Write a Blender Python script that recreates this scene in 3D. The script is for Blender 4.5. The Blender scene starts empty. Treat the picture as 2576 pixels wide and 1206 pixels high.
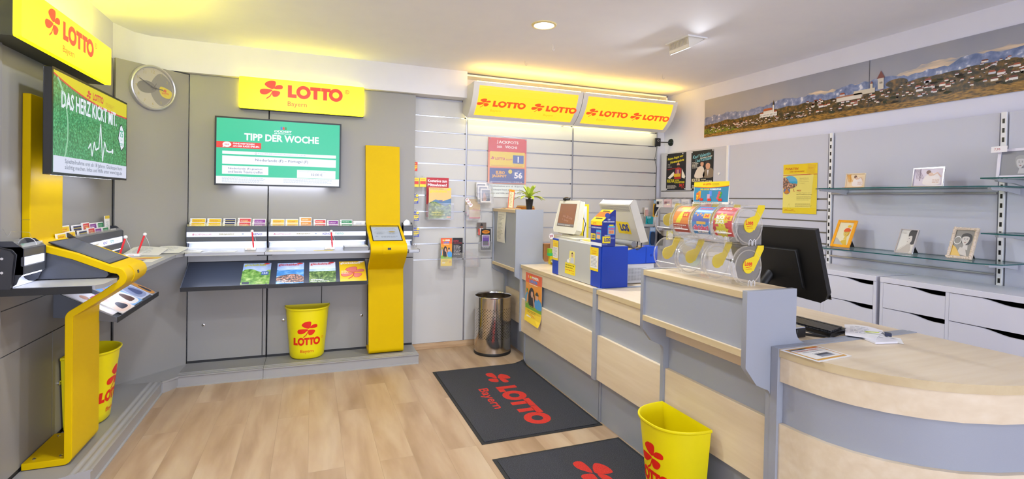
import bpy, math, random
from mathutils import Vector, Matrix
from mathutils.geometry import tessellate_polygon
random.seed(7)
PI = math.pi
S = bpy.context.scene
COL = S.collection

# ------------------------------------------------------------ camera
FPX, CY = 1292.92, 518.6
yaw, pitch, roll = math.radians(21.2938), math.radians(-0.7265), math.radians(1.0735)
fw = Vector((math.sin(yaw)*math.cos(pitch), math.cos(yaw)*math.cos(pitch), math.sin(pitch)))
r0 = Vector((math.cos(yaw), -math.sin(yaw), 0)); u0 = r0.cross(fw)
rr = r0*math.cos(roll)+u0*math.sin(roll); uu = -r0*math.sin(roll)+u0*math.cos(roll)
cd = bpy.data.cameras.new('camera'); cam = bpy.data.objects.new('camera', cd); COL.objects.link(cam)
cam.matrix_world = Matrix(((rr.x, uu.x, -fw.x, 0), (rr.y, uu.y, -fw.y, 0), (rr.z, uu.z, -fw.z, 1.5), (0, 0, 0, 1)))
cd.sensor_width = 36; cd.lens = FPX/2576*36; cd.shift_y = (CY-603)/2576; cd.clip_start = 0.02
S.camera = cam

# ------------------------------------------------------------ view, world, large lights
S.view_settings.view_transform = 'Standard'; S.view_settings.look = 'None'
S.view_settings.gamma = 1; S.view_settings.use_curve_mapping = False
S.view_settings.exposure = 0.12
w = bpy.data.worlds.new('world'); S.world = w; w.use_nodes = True
w.node_tree.nodes['Background'].inputs[0].default_value = (0.75, 0.85, 1, 1)
w.node_tree.nodes['Background'].inputs[1].default_value = 1.0

def area(name, loc, size, power, col, rot=(0, 0, 0), sy=None, disk=False, spread=PI):
    l = bpy.data.lights.new(name, 'AREA'); l.energy = power; l.color = col; l.spread = spread
    l.shape = 'DISK' if disk else ('RECTANGLE' if sy else 'SQUARE'); l.size = size
    if sy: l.size_y = sy
    o = bpy.data.objects.new(name, l); o.location = loc; o.rotation_euler = rot; COL.objects.link(o)
    return o
# added fill light inside an assumed rear window, tilted up to brighten the ceiling
area('rear_fill_light', (0.9, -8.3, 1.2), 4.4, 390, (0.76, 0.83, 1.0), (PI/2+.6, 0, 0), 2.2)
# first the ceiling downlight, then added unseen fill lights without fittings
DOWN_AND_FILL = [(1.52, 3.34), (0.9, 2.3), (-0.3, 2.6), (-0.35, -0.6), (1.52, -0.9), (3.0, -1.6), (1.52, -3.2), (1.52, -5.5)]
for k, (x, y) in enumerate(DOWN_AND_FILL):
    area('downlight_or_fill', (x, y, 2.728), 0.14, [24, 16, 22, 14, 6, 3, 14, 20][k], (0.87, 0.91, 1.0), (0, 0, 0), disk=True)

# ------------------------------------------------------------ materials
def lin(c):
    if isinstance(c, str):
        c = [int(c[i:i+2], 16)/255 for i in (0, 2, 4)]
    return tuple((x/12.92 if x <= .04045 else ((x+.055)/1.055)**2.4) for x in c)+(1,)
MC = {}
def mat(col, rough=.5, metal=0, em=0, spec=.5, speck=0, sscale=900, coat=0):
    key = ('m', col, rough, metal, em, spec, speck, coat)
    if key in MC: return MC[key]
    m = bpy.data.materials.new('surface_'+str(len(MC))); m.use_nodes = True
    nt = m.node_tree; b = nt.nodes['Principled BSDF']; c = lin(col)
    b.inputs['Base Color'].default_value = c; b.inputs['Roughness'].default_value = rough
    b.inputs['Metallic'].default_value = metal; b.inputs['Specular IOR Level'].default_value = spec
    if coat: b.inputs['Coat Weight'].default_value = coat; b.inputs['Coat Roughness'].default_value = .1
    if em:
        b.inputs['Base Color'].default_value = (0.02, 0.02, 0.02, 1)
        b.inputs['Emission Color'].default_value = c; b.inputs['Emission Strength'].default_value = em
    if not em:
        tc = nt.nodes.new('ShaderNodeTexCoord'); n = nt.nodes.new('ShaderNodeTexNoise')
        n.inputs['Scale'].default_value = sscale if speck else 6; n.inputs['Detail'].default_value = 2
        nt.links.new(tc.outputs['Object'], n.inputs['Vector'])
        mx = nt.nodes.new('ShaderNodeMix'); mx.data_type = 'RGBA'
        a = speck or .03
        mx.inputs[6].default_value = tuple(x*(1-a) for x in c[:3])+(1,)
        mx.inputs[7].default_value = tuple(min(1, x*(1+a)) for x in c[:3])+(1,)
        nt.links.new(n.outputs['Fac'], mx.inputs[0]); nt.links.new(mx.outputs[2], b.inputs['Base Color'])
    MC[key] = m
    return m
def em(col, s=1.0): return mat(col, .35, 0, s)
def ink(col): return mat(col, .35)

def node_mat(name, fn):
    m = bpy.data.materials.new(name); m.use_nodes = True
    fn(m.node_tree, m.node_tree.nodes['Principled BSDF']); return m
def ramp(nt, stops):
    r = nt.nodes.new('ShaderNodeValToRGB'); e = r.color_ramp.elements
    e[0].position, e[0].color = stops[0][0], lin(stops[0][1]); e[1].position, e[1].color = stops[-1][0], lin(stops[-1][1])
    for p, c in stops[1:-1]:
        q = e.new(p); q.color = lin(c)
    return r
def wood(name, cols, grain, rough=.4, axis='y', planks=None, coat=0):
    def fn(nt, b):
        N, L = nt.nodes.new, nt.links.new
        tc = N('ShaderNodeTexCoord'); mp = N('ShaderNodeMapping')
        sc = {'x': (grain[0], grain[1], grain[1]), 'y': (grain[1], grain[0], grain[1]), 'z': (grain[1], grain[1], grain[0])}[axis]
        mp.inputs['Scale'].default_value = sc
        L(tc.outputs['Object'], mp.inputs['Vector'])
        vec = mp.outputs['Vector']
        n = N('ShaderNodeTexNoise'); n.inputs['Scale'].default_value = 1; n.inputs['Detail'].default_value = 5; n.inputs['Distortion'].default_value = .25
        if planks:
            mp2 = N('ShaderNodeMapping'); mp2.inputs['Rotation'].default_value = (0, 0, PI/2)
            L(tc.outputs['Object'], mp2.inputs['Vector'])
            bk = N('ShaderNodeTexBrick'); bk.inputs['Scale'].default_value = 1
            bk.inputs['Brick Width'].default_value = planks[0]; bk.inputs['Row Height'].default_value = planks[1]
            bk.inputs['Mortar Size'].default_value = .0011; bk.inputs['Mortar Smooth'].default_value = .2
            bk.offset = .37; bk.inputs['Color1'].default_value = (0, 0, 0, 1); bk.inputs['Color2'].default_value = (1, 1, 1, 1)
            bk.inputs['Mortar'].default_value = (.5, .5, .5, 1)
            L(mp2.outputs['Vector'], bk.inputs['Vector'])
            ad = N('ShaderNodeVectorMath'); ad.operation = 'MULTIPLY_ADD'
            ad.inputs[1].default_value = (17, 23, 9); L(bk.outputs['Color'], ad.inputs[0]); L(vec, ad.inputs[2]); vec = ad.outputs[0]
        L(vec, n.inputs['Vector'])
        rp = ramp(nt, [(.3, cols[0]), (.5, cols[1]), (.7, cols[2])]); L(n.outputs['Fac'], rp.inputs['Fac'])
        out = rp.outputs['Color']
        if planks:
            n2 = N('ShaderNodeMix'); n2.data_type = 'RGBA'; n2.blend_type = 'MULTIPLY'; n2.inputs[0].default_value = 1
            v = ramp(nt, [(0, (.95, .94, .93)), (1, (1, 1, 1))]); L(bk.outputs['Color'], v.inputs['Fac'])
            L(out, n2.inputs[6]); L(v.outputs['Color'], n2.inputs[7])
            n3 = N('ShaderNodeMix'); n3.data_type = 'RGBA'; n3.inputs[7].default_value = lin(planks[2])
            mm = N('ShaderNodeMath'); mm.operation = 'MULTIPLY'; mm.inputs[1].default_value = .45
            L(bk.outputs['Fac'], mm.inputs[0]); L(mm.outputs[0], n3.inputs[0]); L(n2.outputs[2], n3.inputs[6]); out = n3.outputs[2]
        L(out, b.inputs['Base Color']); b.inputs['Roughness'].default_value = rough
        if coat: b.inputs['Coat Weight'].default_value = coat
    return node_mat(name, fn)
FLOOR = wood('oak_laminate', ('9f8365', 'b3987a', 'c3ad90'), (1.2, 7), .36, 'y', (1.25, .19, '7d6a50'))
MAPLE_Y = wood('maple_laminate_long', ('dfcbaa', 'e4d1b1', 'e9d8bb'), (2.2, 26), .35, 'y')
MAPLE_X = wood('maple_laminate_cross', ('dccaac', 'e1d0b3', 'e6d7bd'), (2.2, 26), .35, 'x')
MAPLE_EDGE = wood('maple_edge_band', ('c6b189', 'ccb88f', 'd2c098'), (1.5, 20), .4, 'y')
SKIRT = wood('oak_skirting', ('ab8a66', 'bd9c76', 'c9ab86'), (3, 40), .4, 'x')
GREY = mat('959390', .42, speck=.10)
GREY2 = mat('9f9e9d', .38, speck=.08)
CGREY = mat('9ea3ad', .42, speck=.08)
SLAT = mat('c9c7c2', .45, speck=.03)
SLATR = mat('cbcedd', .45, speck=.03)  # bluish tint stands in for the cooler light on the right wall
CHAR = mat('3c3f46', .4)
BLACK = mat('0c0c0e', .35)
ALU = mat('b9bbc0', .3, .85)
CHROME = mat('d8d8da', .12, 1)
WHITE = mat('e2e2ec', .4)
WALLW = mat('e6e5ea', .8); WALLR = mat('e6e8f8', .8)  # WALLR is the same white with the right side's cool light put in
CEIL = mat('f4f5ff', .85)
PLAST = mat('f2f2f2', .35)
YEL = mat('dbb600', .42, spec=.1)
YELB = mat('f0e000', .4)
YEM = em('fff000', .5)
RED = ink('e2231a')
BLUE = mat('0a3bb4', .4)

def clear_mat(name, tint=(1, 1, 1), haze=.06, hazecol='ffffff', gl=.06):
    m = bpy.data.materials.new(name); m.use_nodes = True; nt = m.node_tree
    for n in list(nt.nodes): nt.nodes.remove(n)
    N, L = nt.nodes.new, nt.links.new
    o = N('ShaderNodeOutputMaterial'); t = N('ShaderNodeBsdfTransparent'); g = N('ShaderNodeBsdfGlossy'); d = N('ShaderNodeBsdfDiffuse')
    t.inputs[0].default_value = tint+(1,); g.inputs['Roughness'].default_value = .05
    d.inputs[0].default_value = lin(hazecol)
    lw = N('ShaderNodeLayerWeight'); lw.inputs['Blend'].default_value = .25
    ma = N('ShaderNodeMath'); ma.operation = 'MULTIPLY_ADD'; ma.inputs[1].default_value = .35; ma.inputs[2].default_value = gl; ma.use_clamp = True
    L(lw.outputs['Fresnel'], ma.inputs[0])
    m1 = N('ShaderNodeMixShader'); m1.inputs[0].default_value = haze; L(t.outputs[0], m1.inputs[1]); L(d.outputs[0], m1.inputs[2])
    m2 = N('ShaderNodeMixShader'); L(ma.outputs[0], m2.inputs[0]); L(m1.outputs[0], m2.inputs[1]); L(g.outputs[0], m2.inputs[2])
    L(m2.outputs[0], o.inputs[0]); return m
CLEAR = clear_mat('clear_acrylic', haze=.07)
CLEARD = clear_mat('clear_drum_plastic', haze=.07, gl=.03, hazecol='efe9da')
CLEARR = clear_mat('clear_rib_plastic', haze=.16, gl=.10, hazecol='f3ecda')
GLASS = clear_mat('shelf_glass', (.88, .96, .94), .03)
GEDGE = mat('1f5a5a', .15)

def fn_grass(nt, b):
    n = nt.nodes.new('ShaderNodeTexNoise'); n.inputs['Scale'].default_value = 90; n.inputs['Detail'].default_value = 4
    tc = nt.nodes.new('ShaderNodeTexCoord'); nt.links.new(tc.outputs['Object'], n.inputs['Vector'])
    r = ramp(nt, [(.35, '1c6a33'), (.5, '2f9150'), (.68, '67c184')]); nt.links.new(n.outputs['Fac'], r.inputs['Fac'])
    nt.links.new(r.outputs['Color'], b.inputs['Emission Color']); b.inputs['Emission Strength'].default_value = .8
    b.inputs['Base Color'].default_value = (.02, .02, .02, 1); b.inputs['Roughness'].default_value = .3
GRASS = node_mat('screen_grass_picture', fn_grass)
def noise_print(name, stops, scale, det=4, rough=.35, stretch=(1, 1, 1)):
    def fn(nt, b):
        n = nt.nodes.new('ShaderNodeTexNoise'); n.inputs['Scale'].default_value = scale; n.inputs['Detail'].default_value = det
        tc = nt.nodes.new('ShaderNodeTexCoord'); mp = nt.nodes.new('ShaderNodeMapping'); mp.inputs['Scale'].default_value = stretch
        nt.links.new(tc.outputs['Object'], mp.inputs['Vector']); nt.links.new(mp.outputs[0], n.inputs['Vector'])
        r = ramp(nt, stops); nt.links.new(n.outputs['Fac'], r.inputs['Fac'])
        nt.links.new(r.outputs['Color'], b.inputs['Base Color']); b.inputs['Roughness'].default_value = rough
    return node_mat(name, fn)
PMEADOW = noise_print('print_meadow', [(.3, '3f6b2c'), (.5, '7fae4c'), (.7, 'c7d98a')], 25)
PTOWN = noise_print('print_town', [(.35, '3c4b52'), (.48, '8a6a58'), (.58, 'c98d6b'), (.7, 'e5d8c8')], 70)
PWOOD = noise_print('print_woods', [(.3, '26381f'), (.5, '5c7a3a'), (.7, 'a9b86a')], 45)
PSEA = noise_print('print_sea', [(.3, '2f6ea8'), (.5, '4f93c9'), (.7, 'a9d0ea')], 15, stretch=(1, 1, 5))
PSKY = noise_print('print_sky', [(.3, '9fbbe0'), (.5, 'c3d4ec'), (.7, 'eef2f8')], 8)
MSKY = noise_print('mural_sky', [(.3, '8f93a4'), (.5, '9c9fae'), (.7, 'a8a5ac')], 1.4)
MCLD = noise_print('mural_clouds', [(.38, '9c9fae'), (.5, 'c9b9a6'), (.64, 'ead2b4')], 9, stretch=(1, .5, 4))
MMTN = noise_print('mural_mountains', [(.35, '5c6f9e'), (.5, '7787b3'), (.6, '8f9cc2'), (.68, 'dfe0ea')], 22)
MHILL = noise_print('mural_hills', [(.35, '2b2416'), (.5, '4f3f22'), (.62, '765526'), (.75, '93702f')], 40)
MFIELD = noise_print('mural_field', [(.35, '4a3a17'), (.5, '8a6526'), (.65, 'b08337')], 60, stretch=(1, .5, 2))
MGREEN = noise_print('mural_meadow', [(.35, '3d4d14'), (.5, '5f7420'), (.65, '8a8d2c')], 30)
CARPET = noise_print('mat_carpet', [(.3, '1c1d22'), (.5, '2f3036'), (.7, '4a4b52')], 260, 3, .95)
CRED = noise_print('mat_red_pile', [(.35, 'a81f16'), (.65, 'd03325')], 240, 2, .95)
CGOLD = mat('a8851f', .95)

def fn_perf(nt, b):
    N, L = nt.nodes.new, nt.links.new
    b.inputs['Base Color'].default_value = lin('c9c2b8'); b.inputs['Metallic'].default_value = 1; b.inputs['Roughness'].default_value = .13
    tc = N('ShaderNodeTexCoord'); sp = N('ShaderNodeSeparateXYZ'); L(tc.outputs['Object'], sp.inputs[0])
    def M(op, a, c=None, d=None):
        q = N('ShaderNodeMath'); q.operation = op
        for i, v in enumerate((a, c, d)):
            if v is None: continue
            if isinstance(v, (int, float)): q.inputs[i].default_value = v
            else: L(v, q.inputs[i])
        return q.outputs[0]
    at = M('ARCTAN2', sp.outputs['Y'], sp.outputs['X'])
    a = M('MULTIPLY', at, 80/(2*PI)); v = M('MULTIPLY', sp.outputs['Z'], 1/.0135)
    s_, d_ = M('ADD', a, v), M('SUBTRACT', a, v)
    fa, fb = M('SUBTRACT', M('FRACT', M('MULTIPLY', s_, .5)), .5), M('SUBTRACT', M('FRACT', M('MULTIPLY', d_, .5)), .5)
    rr_ = M('SQRT', M('ADD', M('MULTIPLY', fa, fa), M('MULTIPLY', fb, fb)))
    hole = M('LESS_THAN', rr_, .21)
    band = M('MULTIPLY', M('GREATER_THAN', sp.outputs['Z'], .16), M('LESS_THAN', sp.outputs['Z'], .45))
    al = M('SUBTRACT', 1, M('MULTIPLY', hole, band)); L(al, b.inputs['Alpha'])
PERF = node_mat('perforated_steel', fn_perf)

# ------------------------------------------------------------ mesh builder
class MB:
    def __init__(s): s.v, s.f, s.m, s.mats = [], [], [], []
    def mi(s, m):
        if m not in s.mats: s.mats.append(m)
        return s.mats.index(m)
    def face(s, pts, m):
        i = len(s.v); s.v += [tuple(p) for p in pts]; s.f.append(tuple(range(i, i+len(pts)))); s.m.append(s.mi(m)); return s
    def mesh(s, vs, fs, m):
        i = len(s.v); s.v += [tuple(p) for p in vs]; k = s.mi(m)
        for f in fs: s.f.append(tuple(i+a for a in f)); s.m.append(k)
        return s
    def box(s, x0, x1, y0, y1, z0, z1, m, rot=0, piv=None):
        x0, x1 = min(x0, x1), max(x0, x1); y0, y1 = min(y0, y1), max(y0, y1); z0, z1 = min(z0, z1), max(z0, z1)
        vs = [(x, y, z) for z in (z0, z1) for x, y in ((x0, y0), (x1, y0), (x1, y1), (x0, y1))]
        if rot:
            cx, cy = piv or ((x0+x1)/2, (y0+y1)/2); c, n = math.cos(rot), math.sin(rot)
            vs = [(cx+(x-cx)*c-(y-cy)*n, cy+(x-cx)*n+(y-cy)*c, z) for x, y, z in vs]
        return s.mesh(vs, [(3, 2, 1, 0), (4, 5, 6, 7), (0, 1, 5, 4), (1, 2, 6, 5), (2, 3, 7, 6), (3, 0, 4, 7)], m)
    def prism(s, pts, f, d0, d1, m, side=None):
        """pts: 2D outline, f(a,b,d)->xyz; side = material for the rim"""
        n = len(pts); A = [f(a, b, d0) for a, b in pts]; B = [f(a, b, d1) for a, b in pts]
        i = len(s.v); s.v += [tuple(p) for p in A+B]
        tri = tessellate_polygon([[Vector((a, b, 0)) for a, b in pts]])
        nonconv = len(pts) > 4
        if nonconv:
            for t in tri:
                s.f.append(tuple(i+k for k in t)); s.m.append(s.mi(m)); s.f.append(tuple(i+n+k for k in reversed(t))); s.m.append(s.mi(m))
        else:
            s.f.append(tuple(i+k for k in range(n))); s.m.append(s.mi(m)); s.f.append(tuple(i+n+k for k in range(n-1, -1, -1))); s.m.append(s.mi(m))
        k2 = s.mi(side or m)
        for k in range(n):
            s.f.append((i+k, i+(k+1) % n, i+n+(k+1) % n, i+n+k)); s.m.append(k2)
        return s
    def tube(s, path, r, m, n=10, closed=False, cap=True):
        P = [Vector(p) for p in path]; rings = []
        up = Vector((.13, .21, .97)).normalized()
        R = r if isinstance(r, (list, tuple)) else [r]*len(P)
        for k, p in enumerate(P):
            if closed: t = (P[(k+1) % len(P)]-P[k-1]).normalized()
            else: t = (P[min(k+1, len(P)-1)]-P[max(k-1, 0)]).normalized()
            a = t.cross(up)
            if a.length < .05: a = t.cross(Vector((1, 0, 0)))
            a.normalize(); b = t.cross(a)
            rings.append([p+(a*math.cos(2*PI*j/n)+b*math.sin(2*PI*j/n))*R[k] for j in range(n)])
        vs = [q for g in rings for q in g]; fs = []
        K = len(P)
        for k in range(K if closed else K-1):
            for j in range(n):
                k2 = (k+1) % K
                fs.append((k*n+j, k*n+(j+1) % n, k2*n+(j+1) % n, k2*n+j))
        if cap and not closed: fs += [tuple(range(n-1, -1, -1)), tuple((K-1)*n+j for j in range(n))]
        return s.mesh(vs, fs, m)
    def lathe(s, prof, c, m, n=32, ax='z', caps=False):
        vs = []
        for r, h in prof:
            for j in range(n):
                a = 2*PI*j/n; p = (r*math.cos(a), r*math.sin(a), h)
                if ax == 'x': p = (p[2], p[0], p[1])
                if ax == 'y': p = (p[0], p[2], p[1])
                vs.append((c[0]+p[0], c[1]+p[1], c[2]+p[2]))
        fs = [(k*n+j, k*n+(j+1) % n, (k+1)*n+(j+1) % n, (k+1)*n+j) for k in range(len(prof)-1) for j in range(n)]
        if caps: fs += [tuple(range(n-1, -1, -1)), tuple((len(prof)-1)*n+j for j in range(n))]
        return s.mesh(vs, fs, m)
    def ball(s, c, r, m, n=12):
        r3 = r if isinstance(r, (tuple, list)) else (r, r, r)
        vs, fs = [], []
        for i in range(n+1):
            t = PI*i/n
            for j in range(n*2):
                a = PI*j/n; vs.append((c[0]+r3[0]*math.sin(t)*math.cos(a), c[1]+r3[1]*math.sin(t)*math.sin(a), c[2]+r3[2]*math.cos(t)))
        for i in range(n):
            for j in range(n*2): fs.append((i*2*n+j, i*2*n+(j+1) % (2*n), (i+1)*2*n+(j+1) % (2*n), (i+1)*2*n+j))
        return s.mesh(vs, fs, m)

ORG = {}
def build(mb, name, parent=None, bevel=0, label=None, sharp=40):
    org = ORG.get(parent.name, Vector()) if parent else Vector()
    me = bpy.data.meshes.new(name)
    me.from_pydata([(x-org.x, y-org.y, z-org.z) for x, y, z in mb.v], [], mb.f)
    for m in mb.mats: me.materials.append(m)
    me.polygons.foreach_set('material_index', mb.m)
    me.polygons.foreach_set('use_smooth', [True]*len(mb.f))
    me.update(); me.set_sharp_from_angle(angle=math.radians(sharp))
    o = bpy.data.objects.new(name, me); COL.objects.link(o)
    if parent: o.parent = parent
    ORG[o.name] = org.copy()
    if bevel:
        b = o.modifiers.new('bevel', 'BEVEL'); b.width = bevel; b.segments = 2; b.limit_method = 'ANGLE'; b.angle_limit = math.radians(50)
        b.harden_normals = False
    if label: o['label'] = label
    return o
def tag(o, label, cat, group=None):
    o['label'] = label; o['category'] = cat
    if group: o['group'] = group
    return o
def thing(name, label, cat, loc, group=None):
    o = bpy.data.objects.new(name, None); o.location = loc; o.empty_display_size = .05; COL.objects.link(o)
    ORG[o.name] = Vector(loc); return tag(o, label, cat, group)
def solo(mb, name, label, cat, group=None, bevel=0, origin=None):
    """a thing of one mesh, its origin moved to its middle-bottom"""
    xs = [v[0] for v in mb.v]; ys = [v[1] for v in mb.v]; zs = [v[2] for v in mb.v]
    c = Vector(origin) if origin else Vector(((min(xs)+max(xs))/2, (min(ys)+max(ys))/2, min(zs)))
    mb.v = [(x-c.x, y-c.y, z-c.z) for x, y, z in mb.v]
    o = build(mb, name, bevel=bevel); o.location = c; return tag(o, label, cat, group)
def struct(mb, name, bevel=0):
    o = build(mb, name, bevel=bevel); o['kind'] = 'structure'; return o

# ------------------------------------------------------------ flat art (prints, lettering)
FC = {}
def glyphs(s, bold=0, shear=0):
    key = (s, bold, shear)
    if key in FC: return FC[key]
    c = bpy.data.curves.new('t', 'FONT'); c.body = s; c.size = 1; c.offset = bold; c.shear = shear; c.resolution_u = 2; c.fill_mode = 'FRONT'
    o = bpy.data.objects.new('t', c); COL.objects.link(o)
    dg = bpy.context.evaluated_depsgraph_get(); me = bpy.data.meshes.new_from_object(o.evaluated_get(dg))
    vs = [(v.co.x, v.co.y) for v in me.vertices]; ps = [[vs[i] for i in p.vertices] for p in me.polygons]
    bpy.data.objects.remove(o); bpy.data.curves.remove(c); bpy.data.meshes.remove(me)
    if not vs: vs = [(0, 0), (1, 1)]
    bb = (min(v[0] for v in vs), min(v[1] for v in vs), max(v[0] for v in vs), max(v[1] for v in vs))
    FC[key] = (ps, bb); return FC[key]
def smooth(pts, k=6):
    out = []; n = len(pts)
    for i in range(n):
        p0, p1, p2, p3 = pts[i-1], pts[i], pts[(i+1) % n], pts[(i+2) % n]
        for j in range(k):
            t = j/k
            out.append(tuple(.5*((2*p1[a])+(-p0[a]+p2[a])*t+(2*p0[a]-5*p1[a]+4*p2[a]-p3[a])*t*t+(-p0[a]+3*p1[a]-3*p2[a]+p3[a])*t**3) for a in (0, 1)))
    return out
def clip(poly, ax, lo, hi):
    for sgn, lim in ((1, lo), (-1, hi)):
        out = []
        for i in range(len(poly)):
            a, b = poly[i-1], poly[i]
            da, db = sgn*(a[ax]-lim), sgn*(b[ax]-lim)
            if (da >= 0) != (db >= 0):
                t = da/(da-db); out.append((a[0]+(b[0]-a[0])*t, a[1]+(b[1]-a[1])*t))
            if db >= 0: out.append(b)
        poly = out
        if len(poly) < 3: return []
    return poly
def fr(o, u, v, n=None):
    o, u, v = Vector(o), Vector(u).normalized(), Vector(v).normalized(); n = Vector(n) if n else u.cross(v)
    return lambda a, b, l=0: o+u*a+v*b+n*l
class Art:
    def __init__(s, mb, f, dl=.0003, axis=None, step=.01): s.mb, s.f, s.dl, s.ax, s.st, s.cb = mb, f, dl, axis, step, None
    def poly(s, pts, m, l=1):
        d = l*s.dl
        if s.cb:
            w_, h_ = s.cb
            if any(a < -1e-6 or a > w_+1e-6 or b < -1e-6 or b > h_+1e-6 for a, b in pts):
                cb, s.cb = s.cb, None
                for t in (tessellate_polygon([[Vector((a, b, 0)) for a, b in pts]]) if len(pts) > 3 else [(0, 1, 2)]):
                    q = clip([pts[k] for k in t], 0, 0, w_)
                    q = clip(q, 1, 0, h_) if q else q
                    if len(q) >= 3: s.poly(q, m, l)
                s.cb = cb; return s
        if s.ax is None:
            if len(pts) > 4:
                tr = tessellate_polygon([[Vector((a, b, 0)) for a, b in pts]])
                for t in tr: s.mb.face([s.f(pts[k][0], pts[k][1], d) for k in t], m)
            else: s.mb.face([s.f(a, b, d) for a, b in pts], m)
            return s
        tr = [[pts[k] for k in t] for t in tessellate_polygon([[Vector((a, b, 0)) for a, b in pts]])] if len(pts) > 3 else [pts]
        for t in tr:
            lo = math.floor(min(p[s.ax] for p in t)/s.st); hi = math.ceil(max(p[s.ax] for p in t)/s.st)
            for k in range(lo, hi):
                q = clip(t, s.ax, k*s.st, (k+1)*s.st)
                if len(q) >= 3: s.mb.face([s.f(a, b, d) for a, b in q], m)
        return s
    def rect(s, x, y, w_, h_, m, l=1): return s.poly([(x, y), (x+w_, y), (x+w_, y+h_), (x, y+h_)], m, l)
    def ell(s, x, y, rx, ry, m, l=1, n=24): return s.poly([(x+rx*math.cos(2*PI*k/n), y+ry*math.sin(2*PI*k/n)) for k in range(n)], m, l)
    def ring(s, x, y, rx, ry, ix, iy, m, l=1, n=32, a0=0, a1=2*PI):
        for k in range(n):
            a, b = a0+(a1-a0)*k/n, a0+(a1-a0)*(k+1)/n
            s.poly([(x+ix*math.cos(a), y+iy*math.sin(a)), (x+rx*math.cos(a), y+ry*math.sin(a)), (x+rx*math.cos(b), y+ry*math.sin(b)), (x+ix*math.cos(b), y+iy*math.sin(b))], m, l)
        return s
    def line(s, pts, w_, m, l=1):
        for (a, b), (c, d) in zip(pts, pts[1:]):
            L_ = math.hypot(c-a, d-b) or 1; nx, ny = -(d-b)/L_*w_/2, (c-a)/L_*w_/2
            s.poly([(a-nx, b-ny), (c-nx, d-ny), (c+nx, d+ny), (a+nx, b+ny)], m, l)
        return s
    def text(s, t, x, y, h_, m, l=2, w_=None, bold=0, al='l', shear=0, rot=0):
        """x,y: lower left of the ink box; h_: ink height; w_: fitted ink width"""
        ps, bb = glyphs(t, bold, shear); sy = h_/(bb[3]-bb[1]); sx = (w_/(bb[2]-bb[0])) if w_ else sy
        W = (bb[2]-bb[0])*sx; ox = {'l': 0, 'c': -W/2, 'r': -W}[al]; c_, s_ = math.cos(rot), math.sin(rot)
        for p in ps:
            q = [((a-bb[0])*sx+ox, (b-bb[1])*sy) for a, b in p]
            s.poly([(x+a*c_-b*s_, y+a*s_+b*c_) for a, b in q], m, l)
        return s
    def lines(s, x, y, w_, n, pitch, h_, m, l=2, jag=.25):
        """small print too fine to read: rows of thin strokes"""
        for k in range(n):
            ww = w_*(1-jag*random.random()); a = 0
            while a < ww:
                b = min(ww-a, h_*random.uniform(2, 6)); s.rect(x+a, y-k*pitch, b, h_, m, l); a += b+h_*.8
        return s
LEAVES = [[(.04, .07), (-.30, .13), (-.60, .36), (-.52, .56), (-.22, .72), (.17, .71), (.20, .42)],
          [(.10, .10), (.24, .34), (.50, .44), (.72, .38), (.72, .16), (.46, .08)],
          [(-.04, -.03), (-.44, .03), (-.86, -.02), (-.97, -.22), (-.85, -.42), (-.50, -.42), (-.20, -.22)],
          [(.06, -.06), (.42, -.08), (.56, -.22), (.38, -.50), (.10, -.58), (-.04, -.44), (-.02, -.20)]]
STEM = [(-.04, -.08), (-.12, -.30), (-.24, -.52), (-.50, -.74), (-.46, -.80), (-.20, -.60), (-.06, -.34), (.02, -.10)]
def clover(A, x, y, s, m, l=3, rot=0, flip=1, out=0, mo=None):
    c_, n_ = math.cos(rot), math.sin(rot)
    def T(p): return (x+s*(p[0]*flip*c_-p[1]*n_), y+s*(p[0]*flip*n_+p[1]*c_))
    for lf in LEAVES:
        q = smooth(lf, 5)
        if out:
            cx = sum(p[0] for p in q)/len(q); cy = sum(p[1] for p in q)/len(q)
            A.poly([T((cx+(p[0]-cx)*(1+out), cy+(p[1]-cy)*(1+out))) for p in q], mo, l)
        A.poly([T(p) for p in q], m, l+(1 if out else 0))
    A.poly([T(p) for p in STEM], mo if out else m, l)
def lotto(A, x, y, h, m, l=3, st=.30):
    """the word in heavy geometric capitals; x,y baseline left; h cap height"""
    def R(a, b, c, d): A.poly([(x+a*h, y+b*h), (x+c*h, y+b*h), (x+c*h, y+d*h), (x+a*h, y+d*h)], m, l)
    R(0, 0, st, 1); R(st, 0, .66, .29)
    A.ring(x+1.19*h, y+.5*h, .55*h, .54*h, .27*h, .26*h, m, l)
    R(1.70, .72, 2.52, 1); R(1.96, 0, 1.96+st, .72)
    R(2.56, .72, 3.30, 1); R(2.72, 0, 2.72+st, .72)
    A.ring(x+3.72*h, y+.5*h, .55*h, .54*h, .27*h, .26*h, m, l)
def logo(A, x, y, h, m, l=3, bay=True, reg=True, mb_=None, cs=1.0, cm=None):
    """clover left of the word; x = left of the L"""
    clover(A, x-1.12*h, y+.52*h, .98*h*cs, cm or m, l)
    lotto(A, x, y, h, m, l)
    if bay: A.text('Bayern', x+.0*h, y-.80*h, .48*h, mb_ or m, l, w_=1.45*h)
    if reg:
        A.ring(x+4.62*h, y+.86*h, .17*h, .17*h, .14*h, .14*h, m, l, n=16); A.text('R', x+4.56*h, y+.78*h, .16*h, m, l)
def logo_stack(A, x, y, w_, m, l=3, bay=True, cs=.60):
    h = w_/4.27; lotto(A, x-w_/2, y, h, m, l)
    clover(A, x+.02*w_, y+h*2.05, w_*.40*cs/.6, m, l)
    if bay: A.text('Bayern', x-w_*.27, y-h*1.05, h*.62, m, l, w_=w_*.52)
    A.ring(x+w_/2+h*.22, y+h*.95, .13*h, .13*h, .10*h, .10*h, m, l, n=12)

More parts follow.
